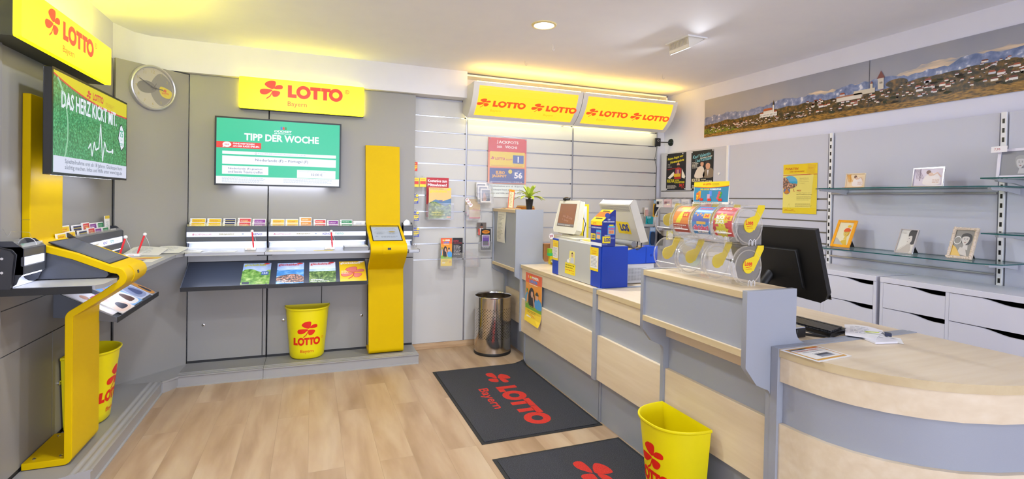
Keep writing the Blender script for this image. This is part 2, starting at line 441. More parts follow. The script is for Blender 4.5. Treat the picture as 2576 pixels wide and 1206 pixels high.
# ============================================================ the room
ZC = 2.745
b = MB().box(-1.6, 4.1, -9.2, 5.25, -.1, 0, FLOOR); struct(b, 'floor')
b = MB().box(-1.6, 4.1, -9.2, 5.25, ZC, ZC+.1, CEIL); struct(b, 'ceiling')
b = MB().box(-1.5, -1.375, -9.2, 5.2, 0, ZC, WALLW); struct(b, 'wall_left')
b = MB().box(-1.5, 4.05, 5.06, 5.2, 0, ZC, WALLW); struct(b, 'wall_back')
b = MB().box(3.9, 4.05, -9.2, 5.2, 0, ZC, WALLR); struct(b, 'wall_right')
b = MB(); b.box(-1.5, -1.0, -9.12, -9.0, 0, ZC, WALLW); b.box(3.6, 4.05, -9.12, -9.0, 0, ZC, WALLW)
b.box(-1.0, 3.6, -9.12, -9.0, 2.5, ZC, WALLW); b.box(-1.0, 3.6, -9.12, -9.0, 0, .2, WALLW); struct(b, 'wall_rear')
b = MB()
for x in (-1.0, .12, 1.26, 2.4, 3.54): b.box(x, x+.06, -9.1, -9.04, .2, 2.5, ALU)
b.box(-1, 3.6, -9.1, -9.04, .2, .26, ALU); b.box(-1, 3.6, -9.1, -9.04, 2.44, 2.5, ALU)
o = struct(b, 'window_1'); 
# plaster bulkhead over the booth, chamfered into the left wall
b = MB(); f = lambda a, c, d: (a, c, d)
b.prism([(-1.375, 4.60), (-1.30, 4.80), (-1.2, 4.87), (1.405, 4.87), (1.405, 5.06), (-1.375, 5.06)], f, 2.487, ZC, WALLW); struct(b, 'trim_1')
# frame of the shadow gap above the canopies
b = MB(); b.box(1.405, 3.80, 4.885, 4.90, 2.705, 2.722, PLAST); b.box(3.785, 3.80, 4.885, 5.06, 2.60, 2.722, PLAST); b.box(1.405, 3.80, 4.90, 5.06, 2.712, 2.722, PLAST)
struct(b, 'trim_2')
b = MB().box(.93, 3.8, 5.022, 5.06, 0, .058, SKIRT); struct(b, 'baseboard_back', .002)

# ============================================================ slat walls
def slatwall(x0, x1, zt, label, zs, post_l=False):
    t = thing('slatwall_panel', label, 'wall panel', ((x0+x1)/2, 5.03, .06), 'slatwall panels on the back wall')
    b = MB(); g = .010; zz = [.06]+zs+[zt]
    b.box(x0, x1, 5.045, 5.058, .06, zt, SLAT)
    for k in range(len(zz)-1):
        lo = zz[k]+(g/2 if k else 0); hi = zz[k+1]-(g/2 if k < len(zz)-2 else 0)
        if hi > lo: b.box(x0+.004, x1-.004, 5.03, 5.046, lo, hi, SLAT)
    build(b, 'board', t)
    for z in zs:
        b = MB(); b.box(x0+.004, x1-.004, 5.036, 5.0449, z-g/2, z+g/2, ALU); b.box(x0+.004, x1-.004, 5.0285, 5.037, z-g/2-.002, z-g/2+.001, CHROME); build(b, 'groove_rail', t)
    b = MB(); b.box(x1-.007, x1+.004, 5.024, 5.03, .06, zt, ALU)
    for z in zs: b.box(x1-.022, x1-.010, 5.0265, 5.032, z-.005, z+.005, BLACK)
    build(b, 'upright', t)
ZS = [.889, 1.046, 1.205, 1.367, 1.527, 1.684, 1.842, 1.998, 2.154, 2.31]
slatwall(.86, 1.452, 2.47, 'light grey slatwall panel left of the steel bin, hung with lottery cards', ZS)
slatwall(1.458, 2.66, 2.60, 'light grey slatwall panel behind the jackpot poster', ZS)
slatwall(2.668, 3.775, 2.60, 'light grey slatwall panel nearest the right corner, behind the cash terminal', ZS)

# right wall: smooth upper boards, slats below, slotted posts
def rpost(y, label, z0=.98, z1=2.075, slots=True):
    b = MB(); b.box(3.826, 3.85, y-.013, y+.013, z0, z1, PLAST)
    if slots:
        z = z0+.02
        while z < z1-.04: b.box(3.8245, 3.827, y-.0055, y+.0055, z, z+.028, BLACK); z += .056
    solo(b, 'slotted_post', label, 'shelf upright', 'slotted shelf uprights on the right wall')
def rboard(y0, y1, z0, z1, grooves, label):
    t = thing('wall_board', label, 'wall panel', (3.86, (y0+y1)/2, z0), 'panels on the right wall')
    b = MB(); b.box(3.862, 3.898, y0, y1, z0, z1, SLATR)
    zz = [z0]+grooves+[z1]
    for k in range(len(zz)-1):
        b.box(3.835, 3.863, y0+.003, y1-.003, zz[k]+(.006 if k else 0), zz[k+1]-(.006 if k < len(zz)-2 else 0), SLATR)
    build(b, 'board', t)
    for g in grooves:
        build(MB().box(3.845, 3.8615, y0+.003, y1-.003, g-.0059, g+.0059, mat('8a8782', .4, .5)), 'groove_rail', t)
GR = [1.10, 1.19, 1.28, 1.37, 1.46, 1.55]
rboard(3.985, 5.02, .95, 2.073, GR+[1.63], 'pale grey wall panel carrying the two black theatre posters')
rboard(2.91, 3.965, .95, 2.073, GR, 'pale grey slatted wall panel behind the yellow points poster')
rboard(1.815, 2.86, .95, 2.073, [], 'plain pale grey wall panel behind the glass shelves with picture frames')
rboard(.7, 1.775, .95, 2.073, [], 'plain pale grey wall panel at the right edge of the picture')
rpost(3.975, 'thin upright between the theatre poster panel and the slatted panel', slots=False)
rpost(2.886, 'slotted white upright beside the yellow points poster')
rpost(1.795, 'slotted white upright near the right edge of the picture')

# mural
def mural():
    Y0, W_, Z0, H_ = 4.372, 3.25, 2.197, .398
    t = thing('panorama_mural', 'long panoramic print of a town below snowy mountains on the right wall', 'mural', (3.89, 3, Z0))
    b = MB(); b.box(3.888, 3.8985, Y0-W_, Y0, Z0, Z0+H_, WHITE); A = Art(b, fr((3.888, Y0, Z0), (0, -1, 0), (0, 0, 1), (-1, 0, 0)), .0004)
    A.rect(0, 0, W_, H_, MSKY, 1)
    rnd = random.Random(3)
    def ridge(base, amp, n, x0=0, x1=W_, sl=0, jag=.012):
        return [(x0+(x1-x0)*k/n, base+sl*k/n+amp*math.sin(k*.21+base*90)+amp*.6*math.sin(k*.53)+rnd.uniform(-jag, jag)) for k in range(n+1)]
    c = ridge(.225, .012, 60, 1.2, W_, .09, .01); A.poly([(1.2, .15)]+c+[(W_, .15)], MCLD, 2)
    m_ = ridge(.205, .012, 130, 0, W_, .06, .008); A.poly([(0, .1)]+m_+[(W_, .1)], MMTN, 3)
    big = [(2.1, .2), (2.25, .235), (2.32, .275), (2.4, .28), (2.47, .255), (2.6, .262), (2.8, .29), (3.0, .275), (W_, .28), (W_, .15), (2.1, .15)]; A.poly(big, MMTN, 4)
    h_ = ridge(.128, .006, 60, 0, 1.25, .045, .003); A.poly([(0, 0)]+h_+[(1.25, 0)], MHILL, 5)
    h2 = ridge(.15, .01, 60, 1.1, W_, .07, .005); A.poly([(1.1, 0)]+h2+[(W_, 0)], MHILL, 6)
    A.poly([(0, 0), (0, .085), (.2, .09), (.42, .07), (.5, .03), (.4, 0)], MGREEN, 7)
    A.poly([(0, 0), (0, .03), (.5, .035), (1.2, .05), (1.9, .045), (2.6, .06), (W_, .06), (W_, 0)], MFIELD, 8)
    wh = [ink('e9e6e4'), ink('cfd0d8'), ink('f3ece0')]; rd = [ink('8e3b2a'), ink('a85236'), ink('6f3328')]; dk = ink('2a2418')
    clumps = [mat('241f16', .6), mat('3b3320', .6), mat('5a4a28', .6), mat('2c3420', .6), mat('6b5530', .6)]
    for k in range(150):
        x = rnd.uniform(.05, W_-.05); y = rnd.uniform(.05, (.115 if x < 1.2 else .16)+(.05 if x > 2.3 else 0)); A.poly(smooth([(x+rnd.uniform(.012, .035)*math.cos(j*PI/3), min(.27, y+rnd.uniform(.005, .014)*math.sin(j*PI/3))) for j in range(6)], 2), clumps[k % 5], 8.2+(k % 7)*.1)
    for k in range(360):
        x = rnd.uniform(.08, W_-.02); lo = .045 if x < 1.2 else .062; hi = (.105 if x < 1.2 else .165)+(.05 if x > 2.3 else 0)
        y = rnd.uniform(lo, hi); s_ = rnd.uniform(.004, .015)*(1 if x < 1.2 else rnd.choice((1, 1.2, 1.9)))
        A.poly([(x, y), (x+s_*1.6, y), (x+s_*1.6, y+s_*.55), (x, y+s_*.55)], rnd.choice(wh), 9+k % 3)
        A.poly([(x-.001, y+s_*.55), (x+s_*1.7, y+s_*.55), (x+s_*1.3, y+s_*1.05), (x+s_*.3, y+s_*1.05)], rnd.choice(rd), 9+k % 3)
        if k % 3 == 0: A.ell(x+rnd.uniform(-.05, .05), y-.004, s_*.9, s_*.5, dk, 9.5+k % 3, 7)
    # church with a white wing and slender spire
    A.rect(.73, .108, .19, .032, ink('efece8'), 14); A.poly([(.725, .14), (.925, .14), (.91, .152), (.74, .152)], ink('9c3f22'), 14)
    A.rect(.77, .14, .10, .022, ink('e8e2da'), 15); A.poly([(.765, .16), (.875, .16), (.862, .182), (.775, .182)], ink('b04a24'), 15)
    A.rect(.872, .14, .016, .065, ink('efeae2'), 16); A.poly([(.869, .203), (.891, .203), (.88, .25)], ink('2c2624'), 16)
    for k in range(12): A.rect(.736+k*.0155, .117, .005, .012, ink('6c6660'), 16)
    # castle with a square tower
    A.rect(1.62, .15, .16, .035, ink('d8cdb8'), 14); A.rect(1.48, .125, .2, .03, ink('e6ddd0'), 13); A.poly([(1.47, .155), (1.69, .155), (1.68, .166), (1.48, .166)], ink('b07a60'), 14)
    A.rect(1.745, .17, .018, .05, ink('d9ccb4'), 15); A.poly([(1.742, .218), (1.766, .218), (1.754, .238)], ink('93503c'), 15)
    A.rect(1.80, .165, .042, .085, ink('d9cfc0'), 15); A.poly([(1.792, .245), (1.85, .245), (1.83, .282), (1.821, .30), (1.812, .282)], ink('7d3c33'), 16)
    A.rect(1.814, .205, .006, .014, dk, 16); A.rect(1.826, .205, .006, .014, dk, 16)
    A.ell(1.93, .19, .075, .028, MHILL, 13, 14); A.poly([(2.85, .19), (2.87, .235), (2.95, .25), (3.1, .262), (W_, .27), (W_, .2)], mat('1f2a20', .5), 13)
    build(b, 'print_board', t)
    build(MB().box(3.885, 3.8885, 2.6365, 2.639, Z0, Z0+H_, mat('55525a', .5)), 'panel_joint', t)
mural()

# ============================================================ booth: wall units
def lock(p, q, nx):
    """round cylinder lock at q facing direction nx"""
    b = MB(); Q = Vector(q); N_ = Vector(nx)
    b.tube([Q, Q+N_*.007, Q+N_*.0085], [.0125, .0125, .010], CHROME, 16); b.tube([Q+N_*.0085, Q+N_*.0095], .0045, BLACK, 8)
    return build(b, 'lock', p)
def step_prof(fm, a0, a1, mitre0=0, mitre1=0):
    """plinth step: fm(along, out, z)"""
    b = MB()
    P = [(0, 0), (.33, 0), (.33, .006), (.32, .010), (.32, .075), (.328, .080), (.328, .086), (.31, .0875), (.306, .085), (.29, .085), (.287, .0875), (.272, .0875), (.269, .085), (.253, .085), (.25, .0875), (.235, .0875), (.232, .085), (0, .085)]
    n = len(P); vs = [fm(a0+mitre0*p[0], p[0], p[1]) for p in P]+[fm(a1+mitre1*p[0], p[0], p[1]) for p in P]
    b.mesh(vs, [(k, (k+1) % n, n+(k+1) % n, n+k) for k in range(n)], GREY2)
    tr = tessellate_polygon([[Vector((p[0], p[1], 0)) for p in P]])
    b.mesh(vs, [tuple(t) for t in tr]+[tuple(n+k for k in t) for t in tr], GREY2)
    return b
YP = 4.93; XP = -1.35
# back unit, left and right sections
def back_unit(x0, x1, doors, locks, label):
    t = thing('booth_wall_unit', label, 'wall unit', ((x0+x1)/2, YP, 0), 'grey lottery booth wall units')
    build(MB().box(x0, x1-.003, YP, 5.02, .93, 2.485, GREY), 'back_panel', t, .0015)
    build(MB().box(x0, x1-.003, YP+.004, 5.02, 0, .926, mat('2a2a2c', .6)), 'carcass', t)
    for k, (a, c) in enumerate(doors):
        build(MB().box(a+.003, c-.003, YP-.002, YP+.004, .105, .924, GREY), 'filler_strip' if c-a < .08 else 'cabinet_door', t, .001)
    for d in [c for c in COL.objects if c.parent == t and c.name.startswith('cabinet_door')]:
        for lx in locks:
            ys = [v.co.x+ORG[d.name].x for v in d.data.vertices]
            if min(ys) < lx < max(ys): lock(d, (lx, YP-.002, .4), (0, -1, 0))
    return t
t = back_unit(-.95, -.355, [(-.95, -.386), (-.386, -.355)], [-.831], 'left section of the booth back wall, grey panels with one locked door')
m0 = build(step_prof(lambda a, o_, z: (a, YP-o_, z), -.955, -.352, 0, 0), 'plinth_step', t)
t = back_unit(-.349, .918, [(-.349, .094), (.094, .495), (.495, .918)], [-.219, .442], 'right section of the booth back wall behind the big screen and yellow kiosk')
build(step_prof(lambda a, o_, z: (a, YP-o_, z), -.3495, .918), 'plinth_step', t)
# left unit
t = thing('booth_wall_unit', 'long left side of the grey booth with stacked lower panels beside the near kiosk', 'wall unit', (XP, 3.8, 0), 'grey lottery booth wall units')
build(MB().box(XP-.02, XP, 3.075, 4.525, .93, 2.465, GREY), 'back_panel', t, .0015)
build(MB().box(XP-.022, XP-.004, 3.08, 4.525, 0, .93, mat('2a2a2c', .6)), 'carcass', t)
build(MB().box(XP-.006, XP, 3.075, 4.525, .711, .926, GREY), 'fascia_panel', t, .001)
d1 = build(MB().box(XP-.006, XP, 3.075, 3.617, .105, .706, GREY), 'cabinet_door', t, .001)
d2 = build(MB().box(XP-.006, XP, 3.623, 4.525, .105, .706, GREY), 'cabinet_door', t, .001); lock(d2, (XP, 3.70, .39), (1, 0, 0))
build(MB().box(XP-.022, XP+.012, 3.05, 3.074, 0, 2.465, mat('8d8b8e', .45)), 'end_post', t, .001)
build(step_prof(lambda a, o_, z: (XP+o_, a, z), 3.05, 4.545, .42, -.12), 'plinth_step', t)
# diagonal corner unit
D0, D1 = Vector((-1.335, 4.53, 0)), Vector((-.955, 4.925, 0)); DU = (D1-D0).normalized(); DN = Vector((DU.y, -DU.x, 0)); DL = (D1-D0).length
def dg(a, o_, z): return D0+DU*a+DN*o_+Vector((0, 0, z))
t = thing('booth_corner_unit', 'grey diagonal corner panel of the booth with the round clock', 'wall unit', dg(DL/2, 0, 0), 'grey lottery booth wall units')
b = MB(); b.prism([(0, 0), (DL, 0), (DL, 2.475), (0, 2.475)], lambda a, c, d: dg(a, d, c), -.018, 0, GREY); build(b, 'corner_panel', t)
b = MB(); vs = [(-1.35, 4.52), (-1.02, 4.505), (-1.00, 4.53), (-.945, 4.61), (-.952, 4.93), (-1.33, 4.93)]
b.prism(vs, lambda a, c, d: (a, c, d), 0, .0845, GREY2); b.prism([(-1.022, 4.50), (-1.0, 4.525), (-.94, 4.602), (-.958, 4.64), (-1.04, 4.53)], lambda a, c, d: (a, c, d), .0745, .0875, GREY2); build(b, 'plinth_step', t)

# ============================================================ desks, racks, trays
DESKT = mat('b4b4b8', .3, speck=.05)
DEDGE = mat('a5a6ab', .35, .3)
def desk(poly, label, z=1.045, th=.02):
    b = MB(); b.prism(poly, lambda a, c, d: (a, c, d), z-th, z, DESKT, DEDGE)
    t = thing('writing_desk', label, 'shelf', (poly[0][0], poly[0][1], z-th), 'slim grey writing shelves of the booth')
    build(b, 'shelf_board', t, .002)
    return t
t = desk([(XP, 3.05), (XP+.375, 3.05), (XP+.398, 3.10), (XP+.398, 3.66), (-.93, 3.665), (-.93, 4.42), (-1.10, 4.52), (XP, 4.52)], 'slim grey writing shelf running along the left booth wall through the near kiosk')
build(MB().box(-1.335, -.985, 3.044, 3.0495, 1.008, 1.043, BLACK), 'edge_cap', t, label='black edge strip')
t = desk([(-1.345, 4.525), (-1.097, 4.525), (-.928, 4.426), (-.895, 4.50), (-.95, 4.925)], 'small grey corner piece of the writing shelf under the clock')
t = desk([(-.945, 4.925), (-.888, 4.50), (-.345, 4.50), (-.345, 4.925)], 'left length of grey writing shelf on the back booth wall')
build(MB().box(-.40, -.29, 4.52, 4.60, 1.016, 1.0245, BLACK), 'bracket', t)
t = desk([(-.341, 4.50), (.460, 4.50), (.462, 4.534), (.796, 4.534), (.798, 4.50), (.887, 4.50), (.887, 4.925), (-.341, 4.925)], 'right length of grey writing shelf passing behind the far kiosk')
build(MB().box(.80, .887, 4.52, 4.6, 1.012, 1.0245, DEDGE), 'bracket', t)
build(MB().box(.8872, .890, 4.499, 4.60, 1.023, 1.047, BLACK), 'edge_cap', t, label='black edge strip')

HEADC = mat('4b4f58', .4)
def rack(fm, L_, n, label, marks, tint='e8ecff'):
    """fm(along, out, z) ; header box with a lit name strip over a glowing back"""
    t = thing('form_rack', label, 'leaflet rack', fm(L_/2, 0, 1.05), 'lit form racks above the writing shelves')
    b = MB()
    P = [(0, 1.105), (.10, 1.105), (.10, 1.143), (.092, 1.146), (.092, 1.186), (.10, 1.189), (.10, 1.228), (.09, 1.235), (0, 1.235)]
    b.prism(P, lambda a, c, d: fm(d, a, c), 0, L_, HEADC); build(b, 'header_box', t)
    b = MB(); b.prism([(.092, 1.147), (.0985, 1.147), (.0985, 1.185), (.092, 1.185)], lambda a, c, d: fm(d, a, c), .004, L_-.004, em(tint, 1.25))
    A = Art(b, lambda x, y, l: Vector(fm(x, .0985+l, 1.147+y)), .0004); marks(A); build(b, 'light_strip', t, label='backlit white strip with game names')
    # reflector cove glowing from the tube under the header
    b = MB(); Q = [(.0, 1.046), (.0, 1.104), (.012, 1.104), (.014, 1.08), (.022, 1.062), (.036, 1.051), (.06, 1.0465)]
    b.prism(Q, lambda a, c, d: fm(d, a, c), .006, L_-.006, mat('e9ecf2', .5)); build(b, 'reflector', t)
    b = MB(); b.prism([(.05, 1.096), (.09, 1.096), (.09, 1.104), (.05, 1.104)], lambda a, c, d: fm(d, a, c), .01, L_-.01, em('dde5ff', 5)); build(b, 'tube_light', t)
    for a_ in (0, L_-.004):
        b = MB(); b.prism([(0, 1.046), (.055, 1.046), (.075, 1.06), (.085, 1.09), (.103, 1.11), (.103, 1.225), (.06, 1.262), (0, 1.262)], lambda a, c, d: fm(d, a, c), a_, a_+.004, mat('30323a', .35)); build(b, 'end_plate', t)
    b = MB(); b.prism([(.03, 1.235), (.033, 1.235), (.020, 1.262), (.017, 1.262)], lambda a, c, d: fm(d, a, c), .004, L_-.004, CLEAR); build(b, 'slot_divider', t); b = MB()
    b.prism([(.094, 1.233), (.097, 1.233), (.090, 1.250), (.087, 1.250)], lambda a, c, d: fm(d, a, c), .004, L_-.004, CLEAR); build(b, 'slot_divider', t)
    return t
PK, GD, PU, TE = em('d0306a', .8), em('b3a23c', .7), em('6a58b8', .8), em('24b0a0', .8)
def marks(xs):
    def go(A):
        for kind, x in xs:
            if kind == 'lotto': clover(A, x+.012, .018, .011, PK, 1); A.text('LOTTO', x+.026, .012, .013, PK, 1, bold=.02); A.text('6aus49', x+.088, .012, .013, PK, 1)
            if kind == 'euro': A.text('EUROJACKPOT', x, .011, .015, GD, 1, w_=.112, bold=.05)
            if kind == 'spiel': A.ell(x+.01, .021, .008, .005, em('8fa4cf', .8), 1); A.text('spirale', x, .008, .006, em('8fa4cf', .8), 1)
            if kind == 'keno': A.text('KENO', x, .010, .018, PU, 1, w_=.072, bold=.03, shear=.15)
            if kind == 'toto': A.text('TOTO', x, .010, .018, TE, 1, w_=.072, bold=.03)
            if kind == 'odd': A.text('ODDSET', x, .011, .008, em('7d8fb5', .8), 1)
    return go
fb = lambda x0: (lambda a, o_, z: (x0+a, YP-o_, z))
rack(fb(-.945), .595, 0, 'lit form rack on the left back shelf, shorter of the two', marks([('lotto', .04), ('euro', .235), ('spiel', .40), ('keno', .485)]))
rack(fb(-.343), .808, 0, 'longer lit form rack on the back shelf, left of the far kiosk', marks([('lotto', .04), ('euro', .225), ('spiel', .37), ('keno', .435), ('toto', .54), ('odd', .66)]))
rack(lambda a, o_, z: (XP+o_, 3.646+a, z), .766, 0, 'lit form rack on the left wall behind the near kiosk', marks([('lotto', .05), ('euro', .22), ('keno', .40), ('toto', .52), ('odd', .64)]))
rack(fb(.800), .087, 0, 'short stub of lit rack right of the far kiosk', marks([]))
rack(lambda a, o_, z: (XP+o_, 3.055+a, z), .212, 0, 'short stub of lit rack left of the near kiosk', marks([]))
# dark end bracket of the left rack
b = MB(); b.prism([(0, 1.044), (.085, 1.044), (.10, 1.20), (.085, 1.222), (0, 1.245)], lambda a, c, d: (XP-.022+a, d, c), 3.030, 3.049, mat('24252b', .35))
t = thing('rack_end_bracket', 'charcoal screwed end bracket of the left rack at the left picture edge', 'bracket', (XP, 3.04, 1.04))
build(b, 'plate', t, .002)
for q in ((.055, 1.185), (.055, 1.12), (.02, 1.07)):
    build(MB().tube([(XP-.02+q[0], 3.031, q[1]), (XP-.02+q[0], 3.026, q[1])], .006, CHROME, 12), 'screw', t)

# trays for magazines
def tray(fm, L_, label, depth=.30, zb=.925, zf=.755):
    t = thing('magazine_tray', label, 'shelf', fm(L_/2, 0, zf), 'sloping magazine trays of the booth')
    b = MB(); b.prism([(0, zb), (depth-.004, zf), (depth-.004, zf-.012), (0, zb-.012)], lambda a, c, d: fm(d, a, c), 0, L_, mat('3f444f', .33)); build(b, 'sloping_shelf', t)
    b = MB(); b.prism([(depth-.004, zf-.020), (depth, zf-.020), (depth+.002, zf+.012), (depth-.003, zf+.012)], lambda a, c, d: fm(d, a, c), -.002, L_+.002, mat('1f2126', .4)); build(b, 'front_lip', t)
    for a_ in (0, L_-.004): b = MB(); b.prism([(0, zb+.004), (depth-.002, zf+.008), (depth-.002, zf-.016), (0, zb-.14)], lambda a, c, d: fm(d, a, c), a_-.004, a_, mat('5d616b', .4)); build(b, 'end_cheek', t)
    b = MB(); b.prism([(0, zb-.0125), (.012, zb-.02), (.012, zb-.14), (0, zb-.14)], lambda a, c, d: fm(d, a, c), 0, L_, mat('3a3b40', .5)); build(b, 'rear_rail', t)
    return t
tray(fb(-.94), .60, 'left charcoal magazine tray on the back booth wall, mostly empty')
tray(fb(-.334), .80, 'right charcoal magazine tray on the back wall holding three magazines')
tray(lambda a, o_, z: (XP+o_, 3.63+a, z), .86, 'charcoal magazine tray on the left booth wall behind the near kiosk')
# tube light under the writing shelves, washing the trays
def washer(fm, L_, label):
    t = thing('shelf_light', label, 'lamp', fm(L_/2, .1, 1.01), 'slim lamps under the writing shelves')
    b = MB(); b.prism([(.20, 1.0195), (.25, 1.0195), (.25, 1.0247), (.20, 1.0247)], lambda a, c, d: fm(d, a, c), 0, L_, ALU); build(b, 'housing', t)
    b = MB(); b.prism([(.205, 1.0178), (.245, 1.0178), (.245, 1.0192), (.205, 1.0192)], lambda a, c, d: fm(d, a, c), .01, L_-.01, em('dde5ff', 14)); build(b, 'tube', t)
washer(fb(-.90), .50, 'slim lamp under the left back writing shelf'); washer(fb(-.30), .72, 'slim lamp under the right back writing shelf')
washer(lambda a, o_, z: (XP+o_, 3.68+a, z), .78, 'slim lamp under the left wall writing shelf')

# ============================================================ light boxes and screens
def lightbox(o_, u, wd, ht, dp, label, cat='sign'):
    o_, u = Vector(o_), Vector(u); v = Vector((0, 0, 1)); n = u.cross(v)
    F = fr(o_, u, v, n)
    t = thing('illuminated_sign', label, cat, F(wd/2, 0, -dp/2), 'backlit yellow signs over the booth screens')
    b = MB(); b.prism([(0, 0), (wd, 0), (wd, ht), (0, ht)], lambda a, c, d: F(a, c, d), -dp, -.03, mat('35351e', .4)); build(b, 'housing', t)
    b = MB(); b.prism([(.02, ht+.0008), (wd-.02, ht+.0008), (wd-.02, ht+.004), (.02, ht+.004)], lambda a, c, d: F(a, c, d), -dp+.005, -.035, mat((1, .95, .14), .35, 0, 56)); build(b, 'spill_light', t, label='added glowing strip on top for the ceiling spill')  # emitter added on the closed box, throws yellow spill onto the ceiling
    b = MB(); r_ = .012; FACE = mat((1, .81, .10), .35, 0, 1.4)
    out = []
    for cx, cy, a0 in ((wd-r_, ht-r_, 0), (r_, ht-r_, PI/2), (r_, r_, PI), (wd-r_, r_, 1.5*PI)):
        out += [(cx+r_*math.cos(a0+k*PI/8), cy+r_*math.sin(a0+k*PI/8)) for k in range(5)]
    b.prism(out, lambda a, c, d: F(a, c, d), -.03, 0, FACE, em('f4f000', 2.5))
    for a0, a1 in ((-.0025, -.0005), (wd+.0005, wd+.0025)):
        bb = MB(); bb.prism([(a0, .02), (a1, .02), (a1, ht-.02), (a0, ht-.02)], lambda a, c, d: F(a, c, d), -dp, -dp+.022, em('ffe800', 9)); build(bb, 'edge_light', t, label='light leaking at the box edge')
    A = Art(b, F, .0004); sr = em('ff3a08', 1.0)
    logo(A, wd*.372, ht*.44, ht*.40, sr, 2, mb_=em('d86a08', 1.0)); build(b, 'lit_face', t, label='glowing yellow face with a red clover logo')
    return t
lightbox((-.578, 4.83, 2.226), (1, 0, 0), 1.008, .262, .098, 'long glowing yellow sign with red clover logo above the green screen')
lightbox((-1.20, 2.905, 2.178), (0, 1, 0), 1.085, .232, .15, 'glowing yellow clover logo sign high on the left wall, cut by the picture edge')

def tv(o_, u, wd, ht, dp, label, art, glow):
    o_, u = Vector(o_), Vector(u); F = fr(o_, u, (0, 0, 1))
    t = thing('wall_screen', label, 'television', F(wd/2, 0, -dp), 'flat screens on the booth walls')
    b = MB(); b.prism([(0, 0), (wd, 0), (wd, ht), (0, ht)], lambda a, c, d: F(a, c, d), -.035, 0, BLACK)
    b.prism([(.5, .10), (wd-.1, .10), (wd-.1, ht-.12), (.5, ht-.12)], lambda a, c, d: F(a, c, d), -.055, -.035, BLACK); build(b, 'casing', t, .002)
    b = MB(); b.prism([(.56, .18), (.76, .18), (.76, ht-.18), (.56, ht-.18)], lambda a, c, d: F(a, c, d), -dp, -.055, ALU); build(b, 'wall_bracket', t)
    bz = .011; b = MB(); A = Art(b, lambda a, c, l: F(a+bz, c+bz, l), .0004); art(A, wd-2*bz, ht-2*bz); build(b, 'display', t, label='lit picture area')
    b = MB(); b.prism([(glow[0], .004), (glow[1], .004), (glow[1], .02), (glow[0], .02)], lambda a, c, d: F(a, c, d), -.052, -.036, ALU)
    b.prism([(glow[0], -.001), (glow[1], -.001), (glow[1], .0038), (glow[0], .0038)], lambda a, c, d: F(a, c, d), -.052, -.038, em('e6ebff', 22)); build(b, 'backlight', t, label='white light bar behind the lower edge')
    return t
def scr1(A, W_, H_):
    wt, nv, gy = em('f4f8ff', .95), em('2a4a86', .8), em('9fb4cc', .8)
    A.rect(0, 0, W_, H_, em('08c698', .95), 1); A.rect(0, 0, W_, .062, wt, 2)
    X = lambda q: q/930*W_; Yv = lambda q: H_-(q/505)*H_
    A.rect(X(0), Yv(228), X(322), .052, em('e8261c', .95), 2)
    A.rect(X(42), Yv(276), X(860), .026, wt, 2); A.rect(X(42), Yv(352), X(860), .068, wt, 2)
    A.rect(X(42), Yv(430), X(335), .070, wt, 2); A.rect(X(595), Yv(445), X(305), .070, wt, 2)
    A.text('TIPP DER WOCHE', X(480), Yv(165), .062, wt, 2, w_=X(565), bold=.035, al='c')
    A.text('ODDSET', X(483), Yv(88), .018, wt, 2, w_=X(132), bold=.04, al='c'); A.text('DIE SPORTWETTE', X(483), Yv(102), .009, wt, 2, w_=X(130), bold=.03, al='c')
    for k, c in enumerate(('2a7ad8', 'e8261c', '1d9a4a')): A.poly([(X(465+k*16), Yv(64)), (X(479+k*16), Yv(64)), (X(479+k*16), Yv(48)), (X(472+k*16), Yv(40)), (X(465+k*16), Yv(48))], em(c, .9), 2)
    A.ell(X(74), Yv(202), X(31), .022, wt, 3); A.poly([(X(46), Yv(212)), (X(66), Yv(218)), (X(44), Yv(224))], wt, 3)
    for k in range(3): A.rect(X(60+k*10), Yv(208), X(5), .012, em('e8261c', .9), 4)
    A.text('OHNE WETTSCHEIN', X(117), Yv(200), .015, wt, 3, w_=X(155), bold=.03); A.text('AN DER KASSE SPIELEN.', X(117), Yv(219), .015, wt, 3, w_=X(193), bold=.03)
    A.text('Frauen-WM 2023 in Australien/Neuseeland, 23.7., 9:30 Uhr', X(300), Yv(270), .013, gy, 3, w_=X(365)); A.ring(X(284), Yv(264), .008, .008, .006, .006, nv, 3, 12)
    A.text('Niederlande (F) – Portugal (F)', X(480), Yv(330), .028, nv, 3, w_=X(400), al='c')
    A.text('Niederlande (F) gewinnt', X(210), Yv(397), .020, nv, 3, w_=X(248), al='c'); A.text('und beide Teams treffen', X(210), Yv(420), .020, nv, 3, w_=X(250), al='c')
    A.text('Gewinnmöglichkeit bei 10 € Einsatz*', X(610), Yv(397), .010, gy, 3, w_=X(215)); A.text('32,00 €', X(750), Yv(428), .024, nv, 3, w_=X(92), al='c')
    A.lines(X(42), .050, X(320), 5, .0095, .0035, em('b9c8de', .8), 3); A.lines(X(492), .050, X(400), 4, .0095, .0035, em('b9c8de', .8), 3)
tv((-.751, 4.85, 1.577), (1, 0, 0), .987, .567, .078, 'large flat screen with a green betting tip page on the back booth wall', scr1, (.13, .86))
